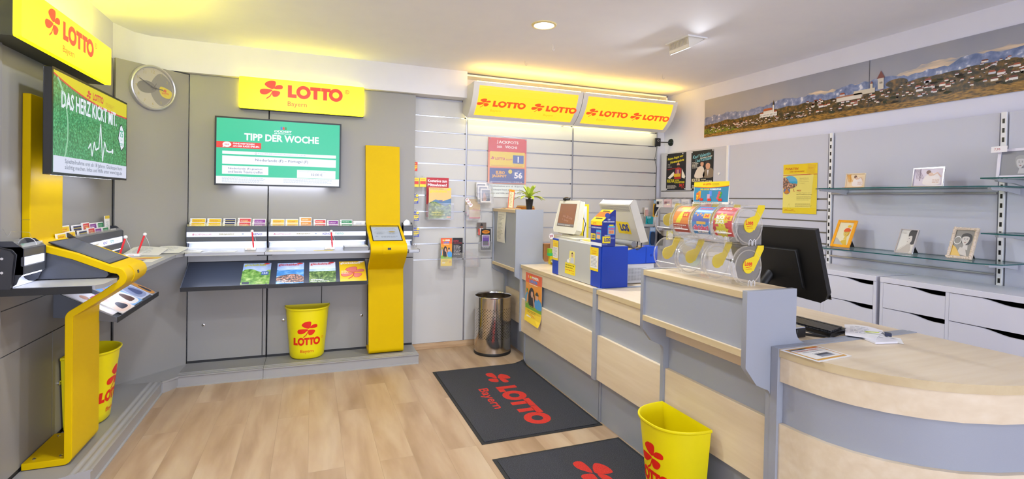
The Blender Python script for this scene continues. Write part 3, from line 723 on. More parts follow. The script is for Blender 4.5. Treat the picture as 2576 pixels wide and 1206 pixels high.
def scr2(A, W_, H_):
    wt = em('e8edf8', .85); ye = em('e6d800', .75); rd = em('d8203a', .8)
    A.rect(0, 0, W_, H_, GRASS, 1); A.rect(0, 0, W_, H_*.165, em('dfe3f8', .8), 4)
    curve = [(W_*k/20, H_*(.975-.155*(k/20)**.75-.05*math.sin(PI*k/20))) for k in range(21)]
    A.poly([(0, H_)]+curve+[(W_, H_)], ye, 2); A.line([(x, y-.004) for x, y in curve], .009, rd, 3)
    clover(A, W_*.405, H_*.90, .035, rd, 3); A.text('LOTTO', W_*.455, H_*.865, .042, rd, 3, w_=W_*.15, bold=.04); A.text('Bayern', W_*.455, H_*.835, .012, em('b8a000', .8), 3)
    A.text('IMMER DEIN GLÜCK', W_*.64, H_*.875, .018, em('c89a30', .8), 3, w_=W_*.14); A.text('IN DIE HAND', W_*.64, H_*.85, .016, em('c89a30', .8), 3, w_=W_*.11)
    A.text('DAS HERZ KICKT MIT.', W_*.08, H_*.655, .088, wt, 3, w_=W_*.74, bold=.025)
    A.ring(-.19, H_*.45, .36, .34, .345, .325, em('9fd8b0', .7), 3, n=40, a0=-.6, a1=.85)
    P = [(.40, .30), (.43, .36), (.45, .22), (.48, .39), (.50, .30), (.545, .33), (.57, .62), (.60, .18), (.63, .42), (.66, .32), (.70, .31), (.74, .32)]
    A.line([(a*W_, c*H_) for a, c in P], .011, wt, 3); A.ell(.755*W_, .325*H_, .014, .016, wt, 3)
    cx, cy = .905*W_, .515*H_; A.poly([(cx-.065, cy), (cx-.03, cy+.085), (cx+.0, cy+.10), (cx+.055, cy+.06), (cx+.055, cy-.05), (cx, cy-.085)], em('16503a', .5), 3)
    A.poly([(cx-.055, cy), (cx-.02, cy+.08), (cx+.005, cy+.09), (cx+.05, cy+.05), (cx+.05, cy-.045), (cx, cy-.075)], wt, 4)
    A.text('75', cx, cy+.01, .045, em('18b08a', .8), 5, al='c', bold=.03); A.text('Jahre', cx, cy-.015, .014, em('18b08a', .8), 5, al='c'); A.text('TOTO', cx, cy-.048, .020, em('18b08a', .8), 5, al='c', bold=.03)
    nv = em('3a4a68', .7); A.text('Spielteilnahme erst ab 18 Jahren. Glücksspiel kann', W_*.12, H_*.085, .030, nv, 5, w_=W_*.80); A.text('süchtig machen. Infos und Hilfe unter www.bzga.de', W_*.12, H_*.025, .030, nv, 5, w_=W_*.80)
tv((-1.19, 3.17, 1.583), (0, 1, 0), 1.09, .527, .16, 'flat screen with a football pitch advert on the left booth wall', scr2, (.12, .98))

# ============================================================ clock
t = thing('wall_clock', 'round silver-rimmed wall clock on the diagonal corner panel', 'clock', dg(.255, 0, 2.308))
Fd = fr(dg(.255, 0, 2.308), DU, (0, 0, 1), DN)
def disc(b, F, r0_, r1_, d0, d1, m, n=48):
    for k in range(n):
        a, c = 2*PI*k/n, 2*PI*(k+1)/n
        P = lambda rr2, t_, d: F(rr2*math.cos(t_), rr2*math.sin(t_), d)
        b.face([P(r0_, a, d1), P(r1_, a, d1), P(r1_, c, d1), P(r0_, c, d1)] if r0_ else [P(0, 0, d1), P(r1_, a, d1), P(r1_, c, d1)], m)
        b.face([P(r1_, a, d0), P(r1_, c, d0), P(r1_, c, d1), P(r1_, a, d1)], m)
        if r0_: b.face([P(r0_, a, d0), P(r0_, a, d1), P(r0_, c, d1), P(r0_, c, d0)], m)
b = MB(); prof = [(.172, 0), (.172, .022), (.168, .030), (.160, .034), (.154, .030), (.152, .012)]
for (ra, da), (rb, db) in zip(prof, prof[1:]):
    for k in range(48):
        a, c = 2*PI*k/48, 2*PI*(k+1)/48
        b.face([Fd(ra*math.cos(a), ra*math.sin(a), da), Fd(ra*math.cos(c), ra*math.sin(c), da), Fd(rb*math.cos(c), rb*math.sin(c), db), Fd(rb*math.cos(a), rb*math.sin(a), db)], mat('c9c9cb', .3, .6))
build(b, 'rim', t, sharp=60)
b = MB(); disc(b, Fd, 0, .1525, 0, .012, mat('c5bfae', .35)); A = Art(b, lambda a, c, l: Fd(a, c, .012+l), .0004)
A.poly(smooth([(-.02, .02), (.05, .12), (.135, .06), (.14, -.05), (.07, -.13), (.0, -.08)], 5), mat('8d8a84', .35), 1)
A.poly(smooth([(-.10, .03), (-.03, .045), (.03, .0), (-.01, -.04), (-.08, -.045), (-.115, -.01)], 5), mat('77746c', .35), 2)
A.poly(smooth([(.055, .02), (.10, .015), (.145, -.01), (.13, -.06), (.075, -.055), (.05, -.02)], 5), ink('e6d200'), 2)
clover(A, .092, -.008, .016, RED, 4); A.text('LOTTO', .095, -.034, .013, RED, 4, al='c', bold=.04); A.text('Bayern', .095, -.047, .006, RED, 4, al='c')
for k in range(1, 13):
    a = PI/2-k*PI/6; s_ = str(k)
    if k not in (3, 4): A.text(s_, .122*math.cos(a), .122*math.sin(a)-.010, .021, ink('b8a850'), 3, al='c')
    A.ell(.143*math.cos(a), .143*math.sin(a), .002, .002, mat('55524c'), 3, 6)
build(b, 'dial', t)
for nm, ang, L_, wd, l in (('hour_hand', math.radians(-4), .075, .006, .018), ('minute_hand', math.radians(152), .118, .005, .0195), ('second_hand', math.radians(60), .04, .002, .021)):
    b = MB(); c_, s_ = math.cos(ang), math.sin(ang)
    b.prism([(-.02*c_-wd/2*-s_, -.02*s_-wd/2*c_), (L_*c_+wd/2*s_, L_*s_-wd/2*c_), (L_*c_-wd/2*s_, L_*s_+wd/2*c_), (-.02*c_-wd/2*s_, -.02*s_+wd/2*c_)], lambda a, c, d: Fd(a, c, d), l, l+.001, mat('3c3a38', .4)); build(b, nm, t)
b = MB(); disc(b, Fd, 0, .153, .0275, .0280, CLEAR); build(b, 'glass', t)

# ============================================================ kiosks
def kiosk(fm, wd, label, scr_art, zb=.0875, dx=0, z_top=1.985):
    """profile in (out, z); fm(along, out, z)"""
    t = thing('lottery_kiosk', label, 'kiosk', fm(wd/2, .1, zb), 'bent yellow lottery kiosks')
    def arc(cx, cz, r, a0, a1, n=7): return [(cx+r*math.cos(math.radians(a0+(a1-a0)*k/n)), cz+r*math.sin(math.radians(a0+(a1-a0)*k/n))) for k in range(n+1)]
    th = .034
    # centreline of the bent sheet
    cl = [(.0175, z_top), (.0175, 1.262)] + arc(.0475, 1.252, .030, 180, 245, 5) + [(.212, 1.165), (.375, 1.090)] + arc(.382, 1.048, .040, 65, -50, 9) + [(.345, .967), (.214, .876)] + arc(.225, .845, .032, 125, 180, 5) + [(.193, .14)] + arc(.172, zb+.0385, .021, 0, -90, 5) + [(.004, zb+.0175)]
    n = len(cl); L_, R_ = [], []
    for k, p in enumerate(cl):
        a = cl[max(k-1, 0)]; c = cl[min(k+1, n-1)]; tx, tz = c[0]-a[0], c[1]-a[1]; q = math.hypot(tx, tz); nx, nz = -tz/q, tx/q
        L_.append((p[0]+nx*th/2, p[1]+nz*th/2)); R_.append((p[0]-nx*th/2, p[1]-nz*th/2))
    def strip(a0, a1, k0, k1):
        b = MB(); K = k1-k0; vs = []
        for a in (a0, a1): vs += [fm(a+dx*0, *L_[k]) for k in range(k0, k1+1)]+[fm(a, *R_[k]) for k in range(k0, k1+1)]
        m = K+1; fs = []
        for k in range(K):
            fs += [(k, k+1, m+k+1, m+k), (2*m+k, 3*m+k, 3*m+k+1, 2*m+k+1), (k, 2*m+k, 2*m+k+1, k+1), (m+k, m+k+1, 3*m+k+1, 3*m+k)]
        fs += [(0, m, 3*m, 2*m), (K, 2*m+K, 3*m+K, m+K)]
        b.mesh(vs, fs, YEL); return b
    o = build(strip(0, wd, 0, n-1), 'bent_body', t, .003, sharp=35)
    # seam between column and body
    b = MB(); b.prism([(.0, 1.352), (.0332, 1.352), (.0332, 1.3545), (.0, 1.3545)], lambda a, c, d: fm(d, a, c), -.0004, wd+.0004, mat('a88f10', .5)); build(b, 'seam', t)
    # screen on the slope
    i0 = Vector((.07, 1.262-.008)); i1 = Vector((.375, 1.118))
    sl = (Vector((.375, 1.090))-Vector((.212, 1.165))).normalized(); nn = Vector((-sl.y, sl.x))
    base = Vector((.212, 1.165))+nn*(th/2)
    def sf(x, y, l):  # y up the slope, 0 at the lower end
        p = base+sl*(.150-y)+nn*l; return Vector(fm(x, p.x, p.y))
    b = MB(); mx = wd*.085; hh = .285
    b.prism([(mx, 0), (wd-mx, 0), (wd-mx, hh), (mx, hh)], lambda a, c, d: sf(a, c, d), -.004, .0016, BLACK); build(b, 'screen_bezel', t, .001)
    b = MB(); A = Art(b, lambda a, c, l: sf(mx+.007+a, .007+c, .0016+l), .0003); scr_art(A, wd-2*mx-.014, hh-.014); build(b, 'touch_screen', t)
    # yellow scanner cheek on the nose
    b = MB(); cxp = wd*.5; hw = wd*.17
    P = [(Vector((.382, 1.048))+Vector((math.cos(math.radians(a)), math.sin(math.radians(a))))*(.040+th/2+.004)) for a in range(58, -42, -11)]
    P2 = [(Vector((.382, 1.048))+Vector((math.cos(math.radians(a)), math.sin(math.radians(a))))*(.040+th/2-.006)) for a in range(58, -42, -11)]
    pl = [tuple(p) for p in P]+[tuple(p) for p in reversed(P2)]
    b.prism(pl, lambda a, c, d: fm(d, a, c), cxp-hw, cxp+hw, YEL); build(b, 'scanner_cover', t, sharp=35)
    a_ = math.radians(8); c0 = Vector((.382, 1.048)); q = .040+th/2+.0045
    b = MB(); b.prism([(c0.x+q*math.cos(a_-.14), c0.y+q*math.sin(a_-.14)), (c0.x+(q+.001)*math.cos(a_-.14), c0.y+(q+.001)*math.sin(a_-.14)), (c0.x+(q+.001)*math.cos(a_+.14), c0.y+(q+.001)*math.sin(a_+.14)), (c0.x+q*math.cos(a_+.14), c0.y+q*math.sin(a_+.14))], lambda a, c, d: fm(d, a, c), cxp-.014, cxp+.014, BLACK); build(b, 'scanner_window', t)
    # charcoal housing between slope and shelf
    b = MB(); b.prism([(.060, 1.212), (.350, 1.080), (.356, 1.064), (.345, 1.050), (.060, 1.050)], lambda a, c, d: fm(d, a, c), .010, wd-.010, mat('4a4d57', .42)); build(b, 'housing', t)
    # foot screws
    for a, o_ in ((wd*.12, .15), (wd*.88, .15), (wd*.12, .04), (wd*.88, .04)):
        b = MB(); z = zb+.0345; b.tube([fm(a, o_, z), fm(a, o_, z+.003), fm(a, o_, z+.006)], [.009, .009, .004], CHROME, 12); build(b, 'screw', t)
    return t
def kscr1(A, W_, H_):
    A.rect(0, 0, W_, H_, em('b4c0d4', .85), 1); A.rect(0, H_-.028, W_, .028, em('c9b04a', .6), 2); A.text('LOTTO', W_/2, H_-.019, .009, em('b05a30', .6), 3, al='c')
    A.text('HERZLICH WILLKOMMEN', W_/2, H_*.78, .010, em('7a5a80', .6), 2, al='c', w_=W_*.7); A.text('SCHEIN PRÜFEN & BEREITHALTEN', W_/2, H_*.72, .008, em('7a5a80', .6), 2, al='c', w_=W_*.8)
    for x in (.28, .72): A.ell(W_*x, H_*.52, .052, .040, em('c3d0e6', .65), 2); A.text('SPIELEN', W_*x, H_*.52, .008, em('5a6a90', .6), 3, al='c'); A.lines(W_*x-.03, H_*.47, .06, 2, .012, .004, em('6a7aa0', .6), 3)
    A.ell(W_*.72, H_*.57, .03, .010, em('c9a93a', .6), 3); A.text('18+', W_*.15, H_*.24, .012, em('50608a', .6), 2, al='c'); A.lines(W_*.3, H_*.25, W_*.6, 2, .014, .005, em('6a7aa0', .6), 2)
def kscr2(A, W_, H_):
    A.rect(0, 0, W_, H_, mat('50566a', .12), 1)
    A.rect(.02, H_*.1, W_-.04, H_*.8, mat('5a6072', .12), 2)
kiosk(lambda a, o_, z: (.473+a+(z-1.0)*-.02, YP-.003-o_, z), .310, 'tall yellow kiosk with lit touch screen standing on the back booth step', kscr1, z_top=1.975)
kiosk(lambda a, o_, z: (XP+.002+o_, 3.275+a, z), .36, 'tall yellow kiosk seen from its side at the left picture edge', kscr2)
b = MB(); b.tube([(XP+.01, 3.06+.10*k/8, 1.30+.02*math.sin(k*.8)) for k in range(9)]+[(XP+.035, 3.27, 1.29), (XP+.05, 3.275, 1.24), (XP+.03, 3.2, 1.215)], .0013, CLEAR, 6)
solo(b, 'thin_cable', 'thin clear cable looping beside the near yellow kiosk', 'cable')
b = MB(); b.tube([(XP+.06+.035*math.cos(a*PI/8), 3.19, 1.235+.035*math.sin(a*PI/8)) for a in range(9)], .0016, mat('d5d7dc', .3), 6)
solo(b, 'wire_loop', 'small wire loop standing on the left rack behind the kiosk', 'cable')
b = MB(); b.prism([(-.035*math.cos(a*PI/14), .055*math.sin(a*PI/14)) for a in range(15)], lambda a, c, d: (.84+a, 4.88+d, 1.235+c), 0, .002, CLEAR)
solo(b, 'acrylic_disc', 'clear half-round acrylic tab on the rack right of the far kiosk', 'leaflet holder')

# ============================================================ half-round yellow bins
def half_bin(loc, rot, label, wt=.375, wb=.285, dt=.235, db=.175, h=.445):
    t = thing('waste_bin', label, 'bin', loc, 'half-round yellow waste bins')
    c_, s_ = math.cos(rot), math.sin(rot)
    def X(x, y, z): return (loc[0]+x*c_-y*s_, loc[1]+x*s_+y*c_, loc[2]+z)
    def ringp(w_, d_, n=28): # D outline: flat back at y=0, bulge to -y
        r_ = .03; P = []
        for k in range(n+1):
            a = PI+PI*k/n; P.append((w_/2*math.copysign(abs(math.cos(a))**.80, math.cos(a)), -d_*abs(math.sin(a))**.80))
        return P
    b = MB(); rings = []
    spec = [(0, 0, 0), (.0, 0, .001), (1, 0, None)]
    lev = [(wb-.02, db-.012, 0), (wb, db, .012)]+[(wb+(wt-.018-wb)*k/10, db+(dt-.012-db)*k/10, .012+(h-.03)*k/10) for k in range(1, 11)]+[(wt-.004, dt-.003, h-.014), (wt, dt, h-.008), (wt-.002, dt-.001, h-.001), (wt-.010, dt-.006, h), (wt-.018, dt-.012, h-.004)]+[(wt-.026+(wb-wt+.01)*k/10, dt-.018+(db-dt+.004)*k/10, h-.01-(h-.03)*k/10) for k in range(1, 11)]
    n = 28; vs = []
    for w_, d_, z in lev:
        off = -(dt-d_)*.0; inset = (wt-w_)*.06
        P = ringp(w_, d_, n); P = [(x, y-inset*.2-.002) for x, y in P]
        vs += [X(x, y, z) for x, y in P]
    m = n+1; fs = []
    for k in range(len(lev)-1):
        for j in range(m): fs.append((k*m+j, k*m+(j+1) % m, (k+1)*m+(j+1) % m, (k+1)*m+j))
    fs += [tuple(range(m-1, -1, -1)), tuple((len(lev)-1)*m+j for j in range(m))]
    b.mesh(vs, fs, YELB)
    # logo printed on the curved front: u = arc length, v = height
    zq = h*.40
    def Fb(u, v, l):
        z = v; f_ = max(0, min(1, z/h)); w_ = wb+(wt-.018-wb)*f_; d_ = db+(dt-.012-db)*f_
        q = min(.97, abs(u)/(w_/2)); cs_ = q**1.25; y = -(d_+l)*math.sqrt(1-cs_*cs_)**.80
        return Vector(X(u*(1+l*4), y-(wt-w_)*.012-.002, z))
    rd = ink('e3230f'); A = Art(b, Fb, .0012, axis=0, step=.012); clover(A, .012, h*.60, .092, rd, 1)
    A.text('Bayern', -.052, h*.115, .036, rd, 1, w_=.105)
    A2 = Art(b, lambda u, v, l: Fb(u, h*.285+(v)*1.32, l), .0012, axis=0, step=.012); lotto(A2, -.107, 0, .0495, rd, 1); A2.ring(.120, .042, .008, .007, .006, .005, rd, 1, n=12)
    build(b, 'tub', t, sharp=50)
half_bin((-.022, YP-.006, .0875), 0, 'yellow half-round bin standing on the back booth step')
half_bin((XP+.006, 3.88, .0875), PI/2, 'yellow half-round bin behind the near kiosk on the left')
half_bin((1.765, 2.07, 0), -PI/2, 'yellow half-round bin standing on the floor against the counter', h=.435)

# ============================================================ steel bin
t = thing('steel_waste_bin', 'round polished perforated steel bin at the end of the counter', 'bin', (1.672, 4.75, 0))
R_ = .178
b = MB().lathe([(R_, .028), (R_, .553)], (1.672, 4.75, 0), PERF, 64); build(b, 'perforated_body', t)
b = MB().lathe([(R_-.006, .03), (R_-.006, .10)], (1.672, 4.75, 0), mat('3a3632', .6), 64); b.lathe([(0, .031), (R_-.006, .031)], (1.672, 4.75, 0), mat('2c2826', .6), 64); build(b, 'inner_base', t)
b = MB().lathe([(R_-.003, .548), (R_+.003, .550), (R_+.004, .556), (R_, .561), (R_-.004, .556), (R_-.004, .548)], (1.672, 4.75, 0), CHROME, 64); build(b, 'rolled_rim', t)
b = MB().lathe([(0, .0), (R_+.001, .0), (R_+.004, .006), (R_+.003, .024), (R_, .028), (0, .028)], (1.672, 4.75, 0), mat('1b1a1a', .5), 64); build(b, 'rubber_foot', t, label='black rubber base ring')

# ============================================================ floor mats
def floor_mat(y0, y1, label, cur):
    x0, x1 = .985, 1.832
    t = thing('door_mat', label, 'floor mat', ((x0+x1)/2, (y0+y1)/2, 0), 'charcoal floor mats along the counter')
    def zf(x, y, l):
        z = .001
        if cur:
            d = (x-1.70)/.13+(y-(y1-.09))/.10
            if d > 1.0: z += .035*(d-1.0)**1.6
        return Vector((x, y, z+l))
    b = MB(); nx, ny = 22, 34; vs = [zf(x0+(x1-x0)*i/nx, y0+(y1-y0)*j/ny, .0025) for j in range(ny+1) for i in range(nx+1)]
    vs += [zf(x0+(x1-x0)*i/nx, y0+(y1-y0)*j/ny, 0) for j in range(ny+1) for i in range(nx+1)]
    q = (nx+1)*(ny+1); g = [(j*(nx+1)+i, j*(nx+1)+i+1, (j+1)*(nx+1)+i+1, (j+1)*(nx+1)+i) for j in range(ny) for i in range(nx)]
    rim = []
    for i in range(nx): rim += [(i, i+1, q+i+1, q+i), (ny*(nx+1)+i, q+ny*(nx+1)+i, q+ny*(nx+1)+i+1, ny*(nx+1)+i+1)]
    for j in range(ny): rim += [(j*(nx+1), q+j*(nx+1), q+(j+1)*(nx+1), (j+1)*(nx+1)), (j*(nx+1)+nx, (j+1)*(nx+1)+nx, q+(j+1)*(nx+1)+nx, q+j*(nx+1)+nx)]
    b.mesh(vs, g+[tuple(a+q for a in reversed(f_)) for f_ in g]+rim, mat('1d1e20', .7)); build(b, 'rubber_backing', t)
    b = MB(); e = .022; vs = [zf(x0+e+(x1-x0-2*e)*i/nx, y0+e+(y1-y0-2*e)*j/ny, .0065) for j in range(ny+1) for i in range(nx+1)]
    vs += [zf(x0+e+(x1-x0-2*e)*i/nx, y0+e+(y1-y0-2*e)*j/ny, .002) for j in range(ny+1) for i in range(nx+1)]
    b.mesh(vs, g+rim, CARPET)
    # woven logo, read from the counter side
    A = Art(b, lambda a, c, l: Vector((1.32+c, y1-.16-a, .0068+l)), .0005)
    clover(A, .17, .14, .148, CRED, 1, rot=.0, out=.14, mo=CGOLD)
    h = .165; lx = .36
    for mm, st, l, d_ in ((CGOLD, 1, 1, .008), (CRED, 0, 3, 0)):
        def R(a, c, e_, f_): A.poly([(lx+a*h-d_, .055+c*h-d_), (lx+e_*h+d_, .055+c*h-d_), (lx+e_*h+d_, .055+f_*h+d_), (lx+a*h-d_, .055+f_*h+d_)], mm, l)
        R(0, 0, .32, 1); R(.3, 0, .68, .30)
        for cx in (1.22, 3.80): A.ring(lx+cx*h, .055+.5*h, .57*h+d_, .56*h+d_, .25*h-d_, .24*h-d_, mm, l)
        R(1.72, .70, 2.55, 1); R(1.96, 0, 2.28, .72); R(2.58, .70, 3.32, 1); R(2.74, 0, 3.06, .72)
    A.text('Bayern', lx-.005, -.115, .105, CGOLD, 1, w_=.40, bold=.045); A.text('Bayern', lx-.005, -.112, .100, CRED, 2, w_=.40, bold=.015)
    build(b, 'carpet_pile', t, label='charcoal pile with red clover logo')
floor_mat(2.955, 4.335, 'charcoal logo mat nearer the steel bin, one corner curling up', True)
floor_mat(1.38, 2.765, 'charcoal logo mat in front of the floor-standing yellow bin, cut by the picture edge', False)

S.cycles.transparent_max_bounces = 24
# ============================================================ canopy light boxes on the back wall
CF = mat((1, .70, .12), .35, 0, 1.7)
def canopy(x0, x1, label, xs):
    t = thing('canopy_sign', label, 'sign', ((x0+x1)/2, 4.9, 2.29), 'curved yellow signs at the top of the back wall')
    def prof(v):  # v 0 bottom .. 1 top -> (y, z)
        P = [(4.862, 2.295), (4.80, 2.335), (4.751, 2.378), (4.715, 2.42), (4.692, 2.455), (4.668, 2.50), (4.648, 2.55), (4.633, 2.605)]
        k = min(int(v*7), 6); f_ = v*7-k; return (P[k][0]*(1-f_)+P[k+1][0]*f_, P[k][1]*(1-f_)+P[k+1][1]*f_)
    pts = [prof(k/14) for k in range(15)]
    b = MB(); F = lambda a, c, d: (d, a, c)
    fr_ = mat('dedbd4', .4)
    b.prism(pts+[(5.028, 2.605), (5.028, 2.36), (4.90, 2.305)], F, x0, x1, fr_); build(b, 'housing', t, sharp=30)
    L_ = .42
    def Fc(u, v, l):
        vv = max(0, min(1, v/L_)); y, z = prof(vv); y2, z2 = prof(min(1, vv+.02)); y1, z1 = prof(max(0, vv-.02)); q = math.hypot(y2-y1, z2-z1)
        return Vector((x0+u, y-(z2-z1)/q*l, z+(y2-y1)/q*l))
    b = MB(); A = Art(b, Fc, .0006, axis=1, step=.02); W_ = x1-x0
    A.rect(.055, .040, W_-.11, L_-.075, CF, 2)
    ro = em('ff5208', 1.0)
    for x, q, bay in xs:
        lotto(A, x, .150, .080, ro, 4); clover(A, x-.085, .190, .078, ro, 4)
        if q: A.text('Bayern', x-.01, .085, .032, em('e6c410', .9), 4, w_=.11)
    build(b, 'lit_face', t, label='glowing yellow curved face with two red clover logos')
    b = MB(); b.box(x0+.03, x1-.03, 4.640, 4.665, 2.6055, 2.611, mat((1, .80, .35), .35, 0, 34)); build(b, 'spill_light', t, label='added glowing strip on top for the ceiling spill')  # emitter added at the front top edge for the glow on the ceiling
    b = MB(); b.box(x0+.02, x1-.02, 4.93, 4.99, 2.318, 2.326, em('fff3b8', 7)); build(b, 'under_light', t, label='warm light strip under the sign')
    return t
canopy(1.405, 2.568, 'left curved yellow sign with two clover logos above the jackpot poster', [(.215, 1, 1), (.782, 1, 1)])
canopy(2.574, 3.745, 'right curved yellow sign with two clover logos beside the room corner', [(.234, 1, 1), (.776, 0, 1)])

# ============================================================ ceiling fittings
def downlight(x, y, label):
    t = thing('ceiling_light', label, 'lamp', (x, y, ZC-.01), 'round recessed ceiling lights')
    b = MB().lathe([(.070, ZC-.001), (.072, ZC-.009), (.086, ZC-.007), (.090, ZC-.001)], (x, y, 0), mat('e8d89a', .3), 40); build(b, 'trim_ring', t)
    b = MB().lathe([(0, ZC-.004), (.04, ZC-.0055), (.0715, ZC-.004), (.0715, ZC-.001)], (x, y, 0), em('fff6e8', 7), 40); build(b, 'lamp_glass', t)
for k, (x, y) in enumerate(DOWN_AND_FILL):
    if k == 0: downlight(x, y, 'round glowing recessed light in the ceiling above the floor mats')
t = thing('gimbal_spotlight', 'square swivelling ceiling spotlight tilted out toward the mural wall', 'lamp', (2.66, 3.2, ZC))
b = MB(); b.box(2.572, 2.752, 3.085, 3.10, ZC-.010, ZC-.0005, PLAST); b.box(2.572, 2.752, 3.335, 3.35, ZC-.010, ZC-.0005, PLAST); b.box(2.572, 2.587, 3.10, 3.335, ZC-.010, ZC-.0005, PLAST); b.box(2.737, 2.752, 3.10, 3.335, ZC-.010, ZC-.0005, PLAST)
build(b, 'ceiling_frame', t)
b = MB(); b.prism([(2.592, ZC-.002), (2.602, ZC-.082), (2.612, ZC-.086), (2.735, ZC-.012), (2.730, ZC-.002)], lambda a, c, d: (a, d, c), 3.105, 3.33, mat('e9e4d8', .4))
for k in range(14): b.box(2.5895+.0, 2.594, 3.115+k*.0155, 3.120+k*.0155, ZC-.06, ZC-.012, mat('cfc7b4', .4))
build(b, 'lamp_body', t, .002)
b = MB(); s_ = Vector((.123, .074)).normalized()
b.prism([(2.622, ZC-.0815), (2.725, ZC-.0195), (2.7255, ZC-.0205), (2.6225, ZC-.0825)], lambda a, c, d: (a, d, c), 3.125, 3.31, em('f4f6ff', 12)); build(b, 'lens', t)
area('spotlight_beam', (2.70, 3.2, ZC-.075), .12, 15, (.92, .95, 1), (0, math.radians(58), 0), .1)
for k, (x, y, w_) in enumerate([(1.781, 3.742, 'near the round light'), (1.764, 4.27, 'above the steel bin'), (3.172, 4.16, 'toward the right corner')]):
    b = MB(); b.tube([(x, y, ZC), (x, y, ZC-.02)]+[(x+.010-.010*math.cos(a*PI/6), y, ZC-.03-.012*math.sin(a*PI/6)) for a in range(9)], .0016, mat('cfcac4', .4), 6)
    solo(b, 'ceiling_hook', 'small white hook in the ceiling '+w_, 'hook', 'small hooks screwed into the ceiling')

# ============================================================ counter
def curve_pts(cx, cz, r, a0, a1, n=5): return [(cx+r*math.cos(math.radians(a0+(a1-a0)*k/n)), cz+r*math.sin(math.radians(a0+(a1-a0)*k/n))) for k in range(n+1)]
XB = 2.62
def low_front(t, y0, y1, base=1.846, dx=0):
    """maple and grey front panels between the end panels"""
    build(MB().box(base, base+.02, y0, y1, .0, .40, CGREY), 'kick_panel', t)
    build(MB().box(1.802+dx, base, y0, y1, .296, .598, MAPLE_Y), 'front_panel', t, .0012, label='lower maple panel')
    build(MB().box(1.822+dx, base+.02, y0, y1, .40, .80, CGREY), 'recessed_band', t, label='grey recessed band')
    build(MB().box(1.802+dx, base, y0, y1, .772, .874, MAPLE_Y), 'front_panel', t, .0012, label='upper maple panel')
    build(MB().box(base+.024, XB-.3, y0, y1, .05, .80, CGREY), 'carcass', t)
def low_module(y0, y1, label, post0=True, ztop=.905):
    t = thing('counter_unit', label, 'counter', (1.82, (y0+y1)/2, 0), 'maple and grey shop counter units')
    low_front(t, y0, y1)
    b = MB(); b.box(1.792, 2.66, y0, y1, .875, ztop, MAPLE_Y); b.box(1.789, 1.792, y0, y1, .875, ztop-.001, MAPLE_EDGE); build(b, 'worktop', t)
    return t
def end_low(t, y, th=.045):
    b = MB(); P = [(1.838, 0), (1.838, .29), (1.788, .293), (1.788, .908), (2.662, .908), (2.662, 0)]
    b.prism(P, lambda a, c, d: (a, d, c), y, y+th, CGREY); build(b, 'end_panel', t)
    b = MB().box(1.8365, 1.838, y+th*.45, y+th*.52, .0, .289, mat('6d7178', .5)); build(b, 'panel_joint', t)
t = low_module(3.045, 4.338, 'counter unit carrying the blue terminal box, summer concert poster on its front'); end_low(t, 4.338, .022); end_low(t, 3.0, .045)
t = low_module(2.312, 2.998, 'plain low counter unit between the blue box and the ticket dispensers')
def high_module(y0, y1, xf, zt, label, zb=.905):
    """raised shelf box on a counter unit; xf = its front, zt = its top"""
    t = thing('counter_unit', label, 'counter', (1.82, (y0+y1)/2, 0), 'maple and grey shop counter units')
    th = .025
    q = xf-1.65; low_front(t, y0+th, y1-th, 1.846+q, q)
    build(MB().box(1.87+q, 2.66, y0+th, y1-th, .875, .905, MAPLE_Y), 'worktop', t)
    zl = zt-.232
    b = MB(); b.box(xf, xf+.27, y0+th, y1-th, zt-.028, zt, MAPLE_Y); b.box(xf-.002, xf, y0+th, y1-th, zt-.028, zt-.001, MAPLE_EDGE); build(b, 'top_shelf', t)
    zl = .895 if zt < 1.3 else .86
    build(MB().box(xf+.012, xf+.03, y0+th, y1-th, zl+.004, zt-.028, CGREY), 'front_panel', t, label='grey raised front panel')
    b = MB(); b.box(xf, xf+.25, y0+th, y1-th, zl-.024, zl+.004, MAPLE_Y); b.box(xf-.002, xf, y0+th, y1-th, zl-.024, zl+.003, MAPLE_EDGE); build(b, 'bottom_shelf', t)
    P = [(1.838+q, 0), (1.838+q, .29), (1.788+q, .293), (1.788+q, .70)]+curve_pts(1.755+q, .70, .033, 10, 85, 4)+[(xf+.06, .755)]+[(xf, zl-.065), (xf, zt+.004), (xf+.275, zt+.004), (xf+.275, .97)]+curve_pts(xf+.335, .97, .060, 180, 265, 5)+[(2.662, .908), (2.662, 0)]
    for nm, y in (('end_panel', y0), ('end_panel', y1-th)):
        b = MB(); b.prism(P, lambda a, c, d: (a, d, c), y, y+th, CGREY); build(b, nm, t)
    return t
high_module(1.588, 2.31, 1.650, 1.140, 'raised counter unit carrying the clear ticket dispensers')
high_module(4.362, 5.02, 1.742, 1.405, 'tall raised counter unit at the back wall with the potted plant on top')
